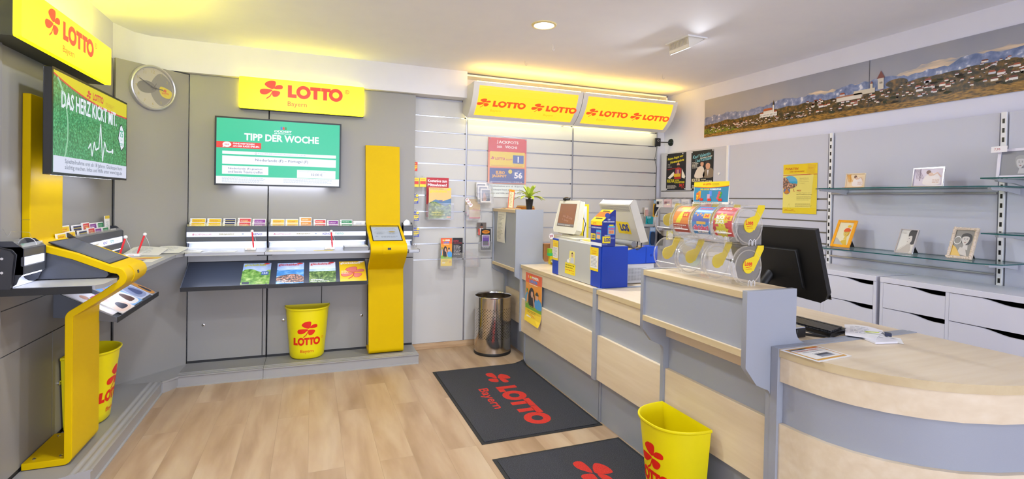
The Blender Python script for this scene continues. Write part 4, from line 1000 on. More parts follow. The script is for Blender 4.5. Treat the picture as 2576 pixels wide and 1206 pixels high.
# rounded end
t = thing('counter_unit', 'large rounded counter end with papers on its maple top, nearest the right picture edge', 'counter', (2.2, 1.3, 0), 'maple and grey shop counter units')
CU = [(1.793, 1.553), (1.797, 1.46), (1.812, 1.36), (1.842, 1.275), (1.893, 1.190), (1.965, 1.112), (2.055, 1.045), (2.17, .992), (2.31, .952), (2.48, .928), (2.663, .92)]
def cur(off):
    c = Vector((2.75, 1.75)); out = []
    for p in CU:
        d = (c-Vector(p)); d.normalize(); out.append((p[0]+d.x*off, p[1]+d.y*off) if p[1] < 1.55 else (p[0]+off, p[1]))
    return out+[(2.663, 1.553)]
def slab(nm, off, z0, z1, m, side=None, lab=None):
    b = MB(); b.prism(cur(off), lambda a, c, d: (a, c, d), z0, z1, m, side); return build(b, nm, t, sharp=50, label=lab)
slab('worktop', 0, .875, .907, MAPLE_X, MAPLE_EDGE); slab('front_panel', .006, .773, .8749, MAPLE_X, None, 'upper curved maple band'); slab('recessed_band', .026, .60, .7729, CGREY, None, 'grey curved band')
slab('front_panel', .006, .10, .5999, MAPLE_X, None, 'lower curved maple panel'); slab('kick_panel', .05, 0, .0999, CGREY)
b = MB(); b.prism([(1.838, 0), (1.838, .1), (1.786, .1), (1.786, .910), (2.665, .910), (2.665, 0)], lambda a, c, d: (a, d, c), 1.5535, 1.5865, CGREY); build(b, 'end_panel', t)

# ============================================================ white drawer cabinets
def alex(y1, ncol, label, w_=.352, gap=.018):
    """y1 = far side; columns run toward the viewer"""
    W_ = ncol*w_+(ncol+1)*gap; y0 = y1-W_; xf, xb, zt = 3.452, 3.83, 1.042
    t = thing('drawer_cabinet', label, 'cabinet', (3.64, (y0+y1)/2, 0), 'white drawer cabinets along the right wall')
    build(MB().box(xf-.004, xb, y0, y1, zt-.034, zt, WHITE), 'top', t, .0015)
    for k in range(ncol+1):
        ya = y0+k*(w_+gap); build(MB().box(xf, xb, ya, ya+gap, .0, zt-.034, WHITE), 'side_panel', t)
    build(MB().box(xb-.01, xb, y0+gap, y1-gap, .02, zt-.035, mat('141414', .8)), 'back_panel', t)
    build(MB().box(xf+.01, xb-.01, y0+gap, y1-gap, .02, .05, WHITE), 'bottom_panel', t)
    for c in range(ncol):
        ya = y0+gap+c*(w_+gap)+.0015; yb = ya+w_-.003
        hs = [.163, .163, .163, .163, .14, .14]; z = zt-.036
        for h in hs:
            z0 = z-h+.003
            # front seen from the room: left = yb, right = ya
            L_ = yb-ya; P = [(0, z0), (L_, z0), (L_, z-.026)]+[(L_*(1-.62*q)+0, z-.026+(.024)*(0 if q < .25 else ((1-math.cos(PI*(q-.25)/.75))/2))) for q in [k/14 for k in range(1, 15)]]+[(L_*.2, z-.0015), (0, z-.001)]
            b = MB(); b.prism(P, lambda a, cc, d: (d, yb-a, cc), xf, xf+.016, WHITE)
            dr = build(b, 'drawer', t, sharp=25)
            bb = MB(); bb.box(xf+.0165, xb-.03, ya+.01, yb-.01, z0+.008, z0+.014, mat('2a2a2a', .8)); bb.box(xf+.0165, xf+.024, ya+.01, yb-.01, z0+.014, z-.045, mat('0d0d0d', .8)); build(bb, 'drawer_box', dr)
            z -= h
alex(3.79, 2, 'white drawer cabinet mostly hidden behind the ticket dispensers and black monitor')
alex(3.02, 2, 'white drawer cabinet right of the black monitor, under the yellow picture frame')
alex(2.236, 2, 'white drawer cabinet at the right picture edge, under the shell picture frame')

# ============================================================ glass shelves on the right wall
def glass_shelf(y0, y1, z, label, chamf=True, rod=None):
    t = thing('glass_shelf', label, 'shelf', (3.66, (y0+y1)/2, z), 'glass shelves on the right wall')
    P = [(3.83, y1), (3.56, y1), (3.50, y1-.07), (3.50, y0+.09), (3.56, y0), (3.83, y0)] if chamf else [(3.83, y1), (3.50, y1), (3.50, y0), (3.83, y0)]
    b = MB(); b.prism(P, lambda a, c, d: (a, c, d), z-.007, z, GLASS, GEDGE); build(b, 'glass_pane', t)
    for y in (y1-.055, y0+.06):
        b = MB(); b.prism([(3.826, z-.045), (3.826, z-.0075), (3.54, z-.0075), (3.535, z-.014), (3.545, z-.022), (3.70, z-.028)], lambda a, c, d: (a, d, c), y-.008, y+.008, mat('c9c9cf', .35, .4)); build(b, 'bracket', t)
    return t
def bar(y0, y1, z, label):
    solo(MB().tube([(3.822, y0, z), (3.822, y1, z)], .008, mat('a9a8a8', .35, .5), 10), 'rail_or_shadow', label, 'rail', 'grey rails between the slotted uprights')
glass_shelf(1.655, 2.80, 1.627, 'upper glass shelf with the two landscape greeting frames')
glass_shelf(1.655, 2.76, 1.190, 'lower glass shelf holding three leaning portrait frames')
glass_shelf(.9, 1.74, 1.672, 'upper glass shelf cut by the right picture edge', False)
glass_shelf(.9, 1.73, 1.362, 'lower glass shelf cut by the right picture edge', False)
bar(1.815, 2.865, 1.103, 'long grey rail below the lower glass shelf'); bar(1.815, 2.865, 1.592, 'grey bar standing in for the shadow below the upper glass shelf')  # second bar is no rail, it draws the shadow under the upper shelf

# ============================================================ framed pictures
SK, SK2, HR = ink('d9d3ca'), ink('a8a096'), ink('2a2624')
def leaning(yc, w_, h_, z, xb, lean, label, frame, art, rot=0, fw_=.012, strut=True, name='picture_frame', cat='picture frame', group=None):
    v = Vector((math.sin(lean), 0, math.cos(lean))); u = Vector((0, -1, 0)); n = Vector((-math.cos(lean), 0, math.sin(lean)))
    c, s_ = math.cos(rot), math.sin(rot)
    R = lambda q: Vector((q.x*c-q.y*s_, q.x*s_+q.y*c, q.z))
    u, v, n = R(u), R(v), R(n); o_ = Vector((xb, yc, z+.001+.004*math.sin(lean)))-u*w_/2
    F = lambda a, cc, d: o_+u*a+v*cc+n*d
    t = thing(name, label, cat, (xb+.02, yc, z), group)
    b = MB(); 
    for x0_, x1_, y0_, y1_ in ((0, fw_, 0, h_), (w_-fw_, w_, 0, h_), (fw_, w_-fw_, 0, fw_), (fw_, w_-fw_, h_-fw_, h_)):
        b.prism([(x0_, y0_), (x1_, y0_), (x1_, y1_), (x0_, y1_)], F, 0, .010, frame)
    build(b, 'frame', t, .0015)
    b = MB(); b.prism([(.003, .003), (w_-.003, .003), (w_-.003, h_-.003), (.003, h_-.003)], F, 0, .0035, mat('3a3735', .6)); A = Art(b, lambda a, cc, l: F(fw_+a, fw_+cc, .0036+l), .0004); A.cb = (w_-2*fw_, h_-2*fw_)
    art(A, w_-2*fw_, h_-2*fw_); build(b, 'photo', t)
    if strut:
        g = z-o_.z; top = F(w_/2, h_*.62, -.001); ft = Vector((top.x, top.y, z+.001)); ft += Vector((abs(n.x)*.0+.075*c, .075*s_, 0))
        b = MB(); b.mesh([top+u*-.018, top+u*.018, ft+u*.018, ft+u*-.018]+[p+Vector((.003, 0, 0)) for p in (top+u*-.018, top+u*.018, ft+u*.018, ft+u*-.018)], [(0, 1, 2, 3), (7, 6, 5, 4), (0, 4, 5, 1), (1, 5, 6, 2), (2, 6, 7, 3), (3, 7, 4, 0)], mat('1c1a1a', .6)); build(b, 'strut', t, label='black rear strut')
    return t, F
def head(A, x, y, s_, hat=None, hair=HR, skin=SK, bg=None):
    A.poly(smooth([(x-.75*s_, y+.9*s_), (x, y+1.35*s_), (x+.8*s_, y+.9*s_), (x+.85*s_, y-.3*s_), (x+.35*s_, y-.9*s_), (x-.5*s_, y-.6*s_)], 4), hair, 2)
    A.poly(smooth([(x-.5*s_, y+.6*s_), (x+.4*s_, y+.65*s_), (x+.5*s_, y-.1*s_), (x+.1*s_, y-.85*s_), (x-.25*s_, y-.8*s_), (x-.55*s_, y-.1*s_)], 4), skin, 3)
    A.poly([(x-.1*s_, y-.7*s_), (x+.4*s_, y-.5*s_), (x+.6*s_, y-1.8*s_), (x-.3*s_, y-1.8*s_)], skin, 2)
    for ex in (-.22, .2): A.ell(x+ex*s_, y+.15*s_, .11*s_, .05*s_, HR, 4, 8); A.rect(x+(ex-.12)*s_, y+.3*s_, .24*s_, .05*s_, HR, 4)
    A.line([(x, y+.1*s_), (x-.07*s_, y-.22*s_), (x+.04*s_, y-.24*s_)], .03*s_, SK2, 4); A.ell(x-.02*s_, y-.45*s_, .16*s_, .06*s_, ink('8a4a44'), 4, 10)
    if hat: A.poly(smooth([(x-.7*s_, y+.5*s_), (x-.6*s_, y+1.2*s_), (x+.1*s_, y+1.6*s_), (x+.9*s_, y+1.2*s_), (x+.9*s_, y+.6*s_)], 4), hat, 5); 
def ph_yellow(A, w_, h_):
    A.rect(0, 0, w_, h_, ink('e9e2c0'), 1); head(A, w_*.64, h_*.52, w_*.25, hat=ink('e2561c'), hair=ink('c9a62a'), skin=ink('dfc35a')); A.ell(w_*.74, h_*.83, w_*.13, w_*.09, ink('f2c22a'), 7, 14)
    A.poly([(0, 0), (w_*.15, 0), (w_*.65, h_*.02), (w_*.1, h_*.32), (0, h_*.25)], ink('b9b7ad'), 6); A.poly([(w_*.2, 0), (w_*.9, 0), (w_*.8, h_*.25), (w_*.5, h_*.2)], ink('d8b83a'), 5)
def ph_profile(A, w_, h_):
    A.rect(0, 0, w_, h_, ink('dedbd2'), 1); A.poly(smooth([(w_*.55, h_*.98), (w_*.98, h_*.98), (w_*.99, h_*.45), (w_*.72, h_*.40), (w_*.72, h_*.7), (w_*.52, h_*.72)], 4), HR, 2)
    A.poly(smooth([(w_*.55, h_*.72), (w_*.74, h_*.74), (w_*.76, h_*.5), (w_*.62, h_*.42), (w_*.5, h_*.46), (w_*.53, h_*.55), (w_*.47, h_*.58)], 4), SK, 3)
    A.poly(smooth([(w_*.06, h_*.02), (w_*.3, h_*.25), (w_*.6, h_*.38), (w_*.75, h_*.4), (w_*.8, h_*.03)], 4), ink('bdb5aa'), 2); A.line([(w_*.15, h_*.1), (w_*.45, h_*.3), (w_*.6, h_*.44)], w_*.05, SK, 4)
    A.ell(w_*.6, h_*.63, w_*.03, h_*.012, HR, 4, 8); A.ell(w_*.54, h_*.5, w_*.03, h_*.012, ink('55504c'), 4, 8); A.lines(w_*.08, h_*.9, w_*.3, 2, .008, .003, SK2, 3)
def ph_face(A, w_, h_):
    A.rect(0, 0, w_, h_, ink('8c8880'), 1); head(A, w_*.6, h_*.62, w_*.34, skin=ink('d6d0c8')); A.poly([(0, 0), (w_*.55, 0), (w_*.2, h_*.33), (0, h_*.42)], ink('e2b63a'), 6); A.poly([(w_*.3, h_*.1), (w_*.85, h_*.02), (w_*.7, h_*.3), (w_*.4, h_*.35)], ink('cfc8be'), 5)
    A.ring(w_*.2, h_*.6, w_*.2, h_*.16, w_*.16, h_*.13, ink('ece8e2'), 5, 16)
def ph_sleep(c1, c2):
    def go(A, w_, h_):
        A.rect(0, 0, w_, h_, ink(c1), 1); A.rect(w_*.2, h_*.3, w_*.035, h_*.7, ink(c2), 2)
        for k in range(6): A.line([(w_*(.02+k*.03), h_*.95), (w_*(.12+k*.05), h_*.4)], .003, ink(c2), 2)
        A.poly(smooth([(w_*.35, h_*.1), (w_*.4, h_*.55), (w_*.62, h_*.75), (w_*.85, h_*.6), (w_*.9, h_*.1)], 4), ink('efe7e4'), 3); A.ell(w_*.5, h_*.78, w_*.08, h_*.12, ink('7d5a4c'), 4, 14); A.ell(w_*.58, h_*.66, w_*.08, h_*.10, ink('e3bfa6'), 5, 14)
        A.line([(w_*.65, h_*.6), (w_*.8, h_*.75), (w_*.93, h_*.5)], .006, ink('e3bfa6'), 5); A.lines(w_*.65, h_*.35, w_*.25, 3, h_*.08, h_*.03, ink('d2a98f'), 5)
    return go
G = 'picture frames displayed on the glass shelves'
t, F = leaning(2.556, .137, .103, 1.629, 3.645, .12, 'small landscape frame in orange tones on the upper glass shelf', ink('e9d3b0'), ph_sleep('f0d9b4', 'e8a01c'), fw_=.004, strut=False, group=G)
build(MB().box(3.615, 3.70, 2.485, 2.632, 1.6272, 1.6325, ink('e0902a')), 'card_base', t)
t, F = leaning(2.088, .176, .121, 1.629, 3.645, .16, 'wider pale lilac landscape frame on the upper glass shelf', CHROME, ph_sleep('ded4e2', '9a8a9c'), fw_=.004, strut=True, group=G)
build(MB().box(3.612, 3.70, 1.998, 2.185, 1.6272, 1.6325, ink('dba878')), 'card_base', t)
leaning(2.653, .142, .213, 1.1905, 3.640, .42, 'bright yellow-orange portrait frame on the lower glass shelf', mat('f5a800', .25, coat=.4), ph_yellow, fw_=.016, group=G)
leaning(2.215, .108, .168, 1.1905, 3.640, .42, 'slim silver frame with a black and white profile portrait', CHROME, ph_profile, fw_=.004, group=G)
t, F = leaning(1.902, .128, .197, 1.1905, 3.640, .38, 'portrait frame encrusted with small pale shells on the lower glass shelf', mat('d9c9b4', .5), ph_face, fw_=.014, group=G)
b = MB(); rnd = random.Random(5)
for k in range(100):
    p = k/100*2*(.128+.197); 
    if p < .128: a, c = p, .006
    elif p < .325: a, c = .122, p-.128
    elif p < .453: a, c = .453-p, .191
    else: a, c = .006, .65-p
    q = F(a+rnd.uniform(-.003, .003), c+rnd.uniform(-.003, .003), .011); b.ball(q, (rnd.uniform(.004, .006), rnd.uniform(.005, .008), rnd.uniform(.004, .007)), mat('ead9c6', .35), 4)
o = build(b, 'shell_trim', t); o['kind'] = 'stuff'
t, F = leaning(1.60, .30, .165, 1.6735, 3.68, .12, 'large pale frame with a grey baby portrait cut by the right picture edge', mat('e9e6f2', .3), lambda A, w_, h_: (A.rect(0, 0, w_, h_, ink('8d8f98'), 1), head(A, w_*.33, h_*.5, w_*.12, skin=ink('c4c4c8'), hair=ink('9fa0a6'))), fw_=.012, group=G)
b = MB(); A = Art(b, fr((3.66, 1.772, 1.822), (0, -1, 0), (.1, 0, 1), (-1, 0, 0)), .0006); A.rect(0, 0, .075, .035, ink('f4f1f4'), 1); A.text('7,95', .015, .010, .014, ink('c04a5a'), 2); build(b, 'price_tag', t)

# ============================================================ posters on the right wall
def sheet(F, w_, h_, art, name, label, cat, group=None, pins=None, th=.0008, back=None):
    b = MB(); b.prism([(0, 0), (w_, 0), (w_, h_), (0, h_)], F, 0, th, back or ink('f1efe9')); A = Art(b, lambda a, c, l: F(a, c, th+l), .0003); A.cb = (w_, h_); art(A, w_, h_)
    p = F(w_/2, 0, 0); t = thing(name, label, cat, tuple(p), group); build(b, 'print', t)
    for a, c in pins or []:
        b = MB(); q0, q1 = F(a, c, th), F(a, c, th+.006); b.tube([q0, q1], [.008, .006], mat('e6e4de', .3), 12); build(b, 'magnet', t)
    return t
def RW(y, z, x=3.8335): return fr((x, y, z), (0, -1, 0), (0, 0, 1), (-1, 0, 0))
SKC = ink('d9a58a'); NAVY = ink('14202e')
def theatre(A, w_, h_, c, l1, l2, two):
    A.rect(0, 0, w_, h_, ink('0e0c0e'), 1)
    A.text(l1, w_*.07, h_*.80, h_*.085, c, 2, w_=w_*.80, bold=.02, shear=.25, rot=.10)
    A.text(l2, w_*.20, h_*.70, h_*.085, c, 2, w_=w_*.72, bold=.02, shear=.25, rot=.10)
    wt = ink('f2efe6'); c2 = ink('e3d800') if not two else ink('f0e6c4')
    A.text('KULTUR', w_*.05, h_*.21, h_*.085, c2, 2, w_=w_*.38, bold=.04); A.text('UNTERM', w_*.46, h_*.25, h_*.03, c2, 2, w_=w_*.22, bold=.04); A.text('SCHLOSSTURM', w_*.44, h_*.185, h_*.05, c2, 2, w_=w_*.50, bold=.04)
    A.lines(w_*.06, h_*.11, w_*.5, 3, h_*.03, h_*.014, wt, 2)
    if not two:
        A.text('Theater', w_*.07, h_*.70, h_*.024, wt, 2); A.text('Herzogth', w_*.07, h_*.66, h_*.024, wt, 2); A.text('aus Wasserburg', w_*.07, h_*.62, h_*.024, wt, 2); A.text('Familientheater', w_*.06, h_*.55, h_*.03, ink('d8281c'), 2, w_=w_*.46, rot=.1, shear=.2)
        A.text('30.7.', w_*.68, h_*.09, h_*.075, ink('e2321c'), 2, w_=w_*.27, bold=.03); A.text('18 UHR', w_*.78, h_*.045, h_*.028, ink('e2321c'), 2)
        A.poly([(w_*.08, h_*.34), (w_*.38, h_*.50), (w_*.45, h_*.42), (w_*.2, h_*.31)], wt, 2); A.poly([(w_*.42, h_*.30), (w_*.48, h_*.58), (w_*.62, h_*.62), (w_*.78, h_*.58), (w_*.76, h_*.30)], ink('b02a24'), 3); A.poly([(w_*.8, h_*.57), (w_*.98, h_*.36), (w_*.94, h_*.30), (w_*.8, h_*.33)], wt, 3)
        for k in range(4): A.rect(w_*(.50+k*.06), h_*.44, w_*.025, h_*.11, ink(['2a3f9a', 'e8e4da', 'e8e4da', '2a3f9a'][k]), 4)
        A.rect(w_*.40, h_*.36, w_*.34, h_*.085, ink('e0b81c'), 4); A.ell(w_*.62, h_*.68, w_*.07, h_*.05, SKC, 4); A.poly(smooth([(w_*.54, h_*.66), (w_*.62, h_*.60), (w_*.70, h_*.65), (w_*.66, h_*.67)], 4), ink('3a241a'), 5)
    else:
        A.text('&', w_*.25, h_*.76, h_*.03, c, 2); A.lines(w_*.05, h_*.70, w_*.3, 5, h_*.034, h_*.014, wt, 2); A.text('Die besten Szenen', w_*.42, h_*.785, h_*.035, wt, 3, w_=w_*.52, rot=.1, bold=.02)
        A.poly(smooth([(w_*.16, h_*.33), (w_*.3, h_*.56), (w_*.5, h_*.60), (w_*.6, h_*.50), (w_*.58, h_*.32)], 4), ink('e6dcd2'), 2); A.poly(smooth([(w_*.56, h_*.32), (w_*.62, h_*.50), (w_*.8, h_*.56), (w_*.98, h_*.5), (w_*.98, h_*.32)], 4), ink('8a7a66'), 2)
        A.ell(w_*.50, h_*.66, w_*.075, h_*.065, SKC, 3); A.ell(w_*.76, h_*.60, w_*.10, h_*.085, SKC, 4); A.poly(smooth([(w_*.64, h_*.64), (w_*.68, h_*.72), (w_*.8, h_*.73), (w_*.88, h_*.64), (w_*.76, h_*.67)], 4), HR, 5); A.poly(smooth([(w_*.43, h_*.70), (w_*.5, h_*.74), (w_*.57, h_*.70), (w_*.5, h_*.705)], 4), HR, 5)
        A.poly([(w_*.72, h_*.5), (w_*.8, h_*.5), (w_*.76, h_*.34)], ink('e8e8ee'), 3)
sheet(RW(4.918, 1.641), .335, .418, lambda A, w_, h_: theatre(A, w_, h_, ink('efe21a'), 'Keine Angst vor', 'Hotzenplotz', 0), 'poster', 'black theatre poster with yellow title, nearest the room corner', 'poster', None, [(.012, .408), (.28, .405), (.012, .012), (.325, .012)])
sheet(RW(4.50, 1.637), .334, .420, lambda A, w_, h_: theatre(A, w_, h_, ink('7cc4d8'), 'Karl Valentin', 'Liesl Karlstadt', 1), 'poster', 'black theatre poster with pale blue title and two men', 'poster', None, [(.012, .41), (.322, .41), (.012, .012)])
def points(A, w_, h_):
    A.rect(0, 0, w_, h_, ink('efe27a'), 1); A.rect(0, 0, w_, h_*.12, ink('ecd22a'), 2); A.rect(0, h_*.8, w_, h_*.2, ink('efcf1a'), 2); A.poly([(w_*.8, 0), (w_, 0), (w_, h_*.8), (w_*.9, h_*.8)], ink('ecd640'), 1.5)
    A.rect(0, h_*.775, w_, h_*.012, ink('c2321c'), 3); r2 = ink('c23a1c')
    A.text('PUNKTEN', w_*.06, h_*.885, h_*.045, r2, 3, w_=w_*.40, bold=.02, shear=.2); A.text('UND GEWINNEN!', w_*.2, h_*.835, h_*.026, r2, 3, w_=w_*.43, bold=.02, shear=.2)
    A.poly([(w_*.70, h_*.80), (w_*.90, h_*.77), (w_*.96, h_*.97), (w_*.74, h_*.99)], ink('e6bf2a'), 4); A.text('Bonuscard', w_*.76, h_*.90, h_*.016, r2, 5)
    A.ell(w_*.21, h_*.635, w_*.23, h_*.13, ink('5fb4dd'), 3, 28); A.rect(w_*.0, h_*.60, w_*.43, h_*.05, ink('2fa9d3'), 4); A.poly(smooth([(0, h_*.52), (0, h_*.72), (w_*.12, h_*.72), (w_*.22, h_*.62), (w_*.42, h_*.6), (w_*.38, h_*.54), (w_*.2, h_*.5)], 4), PTOWN, 5)
    A.ell(w_*.12, h_*.46, w_*.105, h_*.07, ink('6f79a8'), 3, 24); A.poly([(w_*.03, h_*.42), (w_*.13, h_*.51), (w_*.21, h_*.42), (w_*.12, h_*.395)], ink('c9822a'), 6)
    A.text('1.', w_*.31, h_*.445, h_*.06, r2, 3, bold=.02, shear=.2); A.text('PREIS', w_*.42, h_*.448, h_*.032, r2, 3, bold=.02, shear=.2)
    g = ink('a3924a'); A.text('10-tägige Flugreise nach', w_*.42, h_*.405, h_*.020, g, 3, w_=w_*.4); A.text('Mexico/Halbinsel Yucatan', w_*.42, h_*.375, h_*.020, g, 3, w_=w_*.45, bold=.02)
    for k, s_ in enumerate(('Sammeln Sie bei', 'jedem Einkauf Bonus-', 'punkte und gewinnen', 'Sie doppelt!')): A.text(s_, w_*.5, h_*(.70-k*.035), h_*.022, ink('cdbb62'), 3, shear=.2)
    A.lines(w_*.42, h_*.34, w_*.46, 4, h_*.022, h_*.006, g, 3); A.lines(w_*.38, h_*.20, w_*.5, 4, h_*.02, h_*.006, g, 3)
    A.line([(w_*.15, h_*.08), (w_*.17, h_*.16), (w_*.2, h_*.2), (w_*.23, h_*.15), (w_*.25, h_*.08)], .001, g, 3); A.text('HAAG', w_*.07, h_*.07, h_*.014, r2, 3, bold=.02); A.text('AKTIV', w_*.27, h_*.07, h_*.014, r2, 3, bold=.02); A.line([(w_*.05, h_*.06), (w_*.2, h_*.065), (w_*.4, h_*.05)], .002, r2, 3)
sheet(RW(3.323, 1.425, 3.831), .324, .421, points, 'poster', 'yellow points and prizes poster beside the slotted upright', 'poster')

# ============================================================ slatwall display, left of the counter
def holder(x0, x1, z0, z1, d0, d1, label, tiers=1):
    """clear leaflet pocket hanging on the slatwall"""
    t = thing('leaflet_holder', label, 'leaflet holder', ((x0+x1)/2, 5.0, z0), 'clear leaflet pockets on the slatwall')
    b = MB(); b.box(x0, x1, 5.022, 5.024, z0, z1, CLEAR); build(b, 'back_plate', t)
    for k in range(tiers):
        yk = d0+(d1-d0)*k/max(1, tiers-1) if tiers > 1 else d0; zk = z0+(tiers-1-k)*.05
        b = MB(); b.box(x0, x1, yk-.002, yk, zk, zk+(z1-z0)*.6, CLEAR); b.box(x0, x1, yk, 5.022 if k == 0 else yk+.02, zk, zk+.002, CLEAR)
        for xx in (x0, x1-.0015): b.box(xx, xx+.0015, yk, 5.022 if k == 0 else yk+.02, zk+.002, zk+(z1-z0)*.55, CLEAR)
        build(b, 'pocket', t)
    return t
def leaflet(x0, z0, w_, h_, y, th, art, label, lean=.08, group=None, name='leaflet', side='f1efe9', rot=0):
    v = Vector((math.sin(rot), math.sin(lean), math.cos(lean))); u = Vector((1, 0, -math.sin(rot)))
    F = fr((x0, y, z0), u, v)
    b = MB(); b.prism([(0, 0), (w_, 0), (w_, h_), (0, h_)], F, -th, 0, ink(side)); A = Art(b, F, .0003); A.cb = (w_, h_) if name in ('magazine', 'flyer', 'postcard') else None; art(A, w_, h_)
    return solo(b, name, label, 'leaflet', group)
def magcover(kind):
    def go(A, w_, h_):
        if kind == 'slat':
            A.rect(0, 0, w_, h_, ink('f0c27a'), 1); A.rect(0, 0, w_, h_*.48, PWOOD, 2); A.poly([(0, h_*.5), (w_*.3, h_*.62), (w_*.6, h_*.56), (w_, h_*.66), (w_, h_*.4), (0, h_*.4)], ink('5b7fa6'), 2); A.poly(smooth([(0, h_*.48), (w_*.3, h_*.54), (w_*.7, h_*.4), (w_, h_*.48), (w_, 0), (0, 0)], 3), PWOOD, 3)
            A.rect(w_*.45, h_*.54, w_*.16, h_*.06, ink('6a6f9a'), 4); A.text('glücksblatt', w_*.05, h_*.82, h_*.11, ink('e9dc1a'), 4, w_=w_*.75, bold=.02); A.poly(smooth([(w_*.8, h_*.93), (w_*.88, h_*.98), (w_*.98, h_*.96), (w_*.9, h_*.92)], 3), ink('e9dc1a'), 4)
            A.text('Gipfelglück', w_*.12, h_*.17, h_*.055, ink('efe46a'), 5, w_=w_*.42, bold=.03); A.text('und Frauenpower', w_*.12, h_*.09, h_*.055, ink('efe46a'), 5, w_=w_*.62, bold=.03); A.rect(w_*.8, h_*.03, w_*.18, h_*.04, ink('e8881c'), 4); A.lines(w_*.05, h_*.95, w_*.6, 1, .01, .004, ink('7a5a2a'), 4)
            return
        tc = {'a': 'e6dc2a', 'b': 'e2413a', 'c': 'e2413a', 'd': 'fdf6ee'}[kind]
        if kind == 'a': A.rect(0, 0, w_, h_, PSKY, 1); A.poly(smooth([(0, h_*.62), (w_*.3, h_*.72), (w_*.7, h_*.55), (w_, h_*.66), (w_, 0), (0, 0)], 3), PMEADOW, 2); A.rect(w_*.04, h_*.02, w_*.25, h_*.1, ink('3a3f4a'), 3); A.rect(w_*.68, h_*.42, w_*.26, h_*.17, ink('4a6ea8'), 3); A.text('120', w_*.7, h_*.46, h_*.09, ink('eef2f8'), 4, w_=w_*.2, bold=.02)
        if kind == 'b': A.rect(0, 0, w_, h_, PSKY, 1); A.rect(0, 0, w_, h_*.66, PSEA, 2); A.poly(smooth([(0, h_*.30), (w_*.3, h_*.42), (w_*.7, h_*.44), (w_, h_*.30), (w_, h_*.06), (0, h_*.12)], 3), PTOWN, 3); A.text('Unter der', w_*.05, h_*.11, h_*.055, ink('fdfdfd'), 5, w_=w_*.38, bold=.03); A.text('Sonne Istriens', w_*.05, h_*.03, h_*.055, ink('fdfdfd'), 5, w_=w_*.58, bold=.03)
        if kind == 'c': A.rect(0, 0, w_, h_, ink('dfe4e6'), 1); A.rect(0, 0, w_, h_*.62, PWOOD, 2); A.rect(0, h_*.55, w_, h_*.12, PSKY, 3); A.text('Wunderbare', w_*.05, h_*.11, h_*.055, ink('fdfdfd'), 5, w_=w_*.48, bold=.03); A.text('Blicke auf Bayern', w_*.05, h_*.03, h_*.055, ink('fdfdfd'), 5, w_=w_*.68, bold=.03)
        if kind == 'd': A.rect(0, 0, w_, h_, ink('f0c21c'), 1); clover(A, w_*.55, h_*.42, w_*.5, ink('e07a6a'), 2, out=.1, mo=ink('d2402a')); A.lines(w_*.06, h_*.5, w_*.28, 4, .013, .005, ink('f8e9c0'), 5)
        A.text('glücksblatt', w_*.04, h_*.83, h_*.13, ink(tc), 6, w_=w_*.78, bold=.02); A.poly(smooth([(w_*.72, h_*.94), (w_*.82, h_*.99), (w_*.97, h_*.97), (w_*.86, h_*.92)], 3), ink('e2413a' if kind != 'd' else 'fdf6ee'), 6)
    return go
t = holder(1.04, 1.30, 1.29, 1.56, 4.90, 4.90, 'wide clear pocket holding the free lottery magazines')
sheet(fr((1.042, 4.985, 1.312), (1, 0, 0), (0, 0, 1)), .222, .388, lambda A, w_, h_: (A.rect(0, 0, w_, h_, ink('b8202a'), 1), A.text('Kostenlos', .012, h_-.045, .028, ink('f6eeee'), 2, w_=.135, bold=.03), A.text('zum', .155, h_-.045, .020, ink('f6eeee'), 2, w_=.05, bold=.03), A.text('Mitnehmen!', .012, h_-.085, .029, ink('f6eeee'), 2, w_=.19, bold=.035)), 'sign_board', 'red board offering free copies, behind the magazines on the slatwall', 'sign')
leaflet(1.056, 1.3, .222, .302, 4.925, .012, magcover('slat'), 'lottery magazine with a green mountain cover in the clear wall pocket', .03, name='magazine')
# small lottery card packs on hooks
def cardpack(x, z, c1, c2, c3, label, big=None):
    t = thing('card_pack', label, 'card', (x, 4.96, z), 'small lottery card packs on hooks')
    w_, h_ = .062, .088
    F = fr((x-w_/2, 4.945, z-h_/2), (1, -.12, 0), (0.03, .05, 1)); b = MB(); b.prism([(0, 0), (w_, 0), (w_, h_), (0, h_)], F, -.016, 0, ink('e9e4d4')); A = Art(b, F, .0003)
    A.rect(0, 0, w_, h_, ink(c1), 1); A.rect(.004, h_*.30, w_-.008, h_*.34, ink(c2), 2)
    if big: A.ell(w_*.78, h_*.86, .013, .013, ink('f2e21a'), 2, 14); clover(A, w_*.78, h_*.86, .007, RED, 3)
    A.text(c3, .008, h_*.42, .012, ink('22305a') if big else RED, 3, w_=w_-.016, bold=.03); A.lines(.008, h_*.24, .046, 2, .011, .005, ink('f2e21a'), 3); A.text('LOTTO', .010, h_*.76, .009, ink('f2e21a') if c1 != 'efd21a' else RED, 3, bold=.03)
    build(b, 'cards', t)
    b = MB(); b.tube([F(w_*.35, h_, -.004), F(w_*.35, h_+.012, 0), F(w_*.5, h_+.02, .004), F(w_*.65, h_+.012, 0), F(w_*.65, h_, -.004)], .0012, CHROME, 6); b.tube([F(w_*.5, h_+.016, -.0), (x, 5.03, z+h_/2+.02)], .0015, CHROME, 6); build(b, 'wire_hook', t)
cardpack(.911, 1.80, 'd8301c', 'f0d21a', '4 TIPPS', 'red and yellow card pack, topmost on the slatwall edge')
cardpack(.928, 1.647, 'efd21a', 'd8301c', '12 TIPPS', 'yellow card pack with red band beside the red free-copies board, left of its pair')
cardpack(.998, 1.649, 'efd21a', 'e2301c', '6 TIPPS', 'yellow card pack with red band touching the red free-copies board')
cardpack(.925, 1.488, '3a48a8', 'f0d21a', '8 TIPPS', 'blue and yellow card pack below the yellow pair', 1)
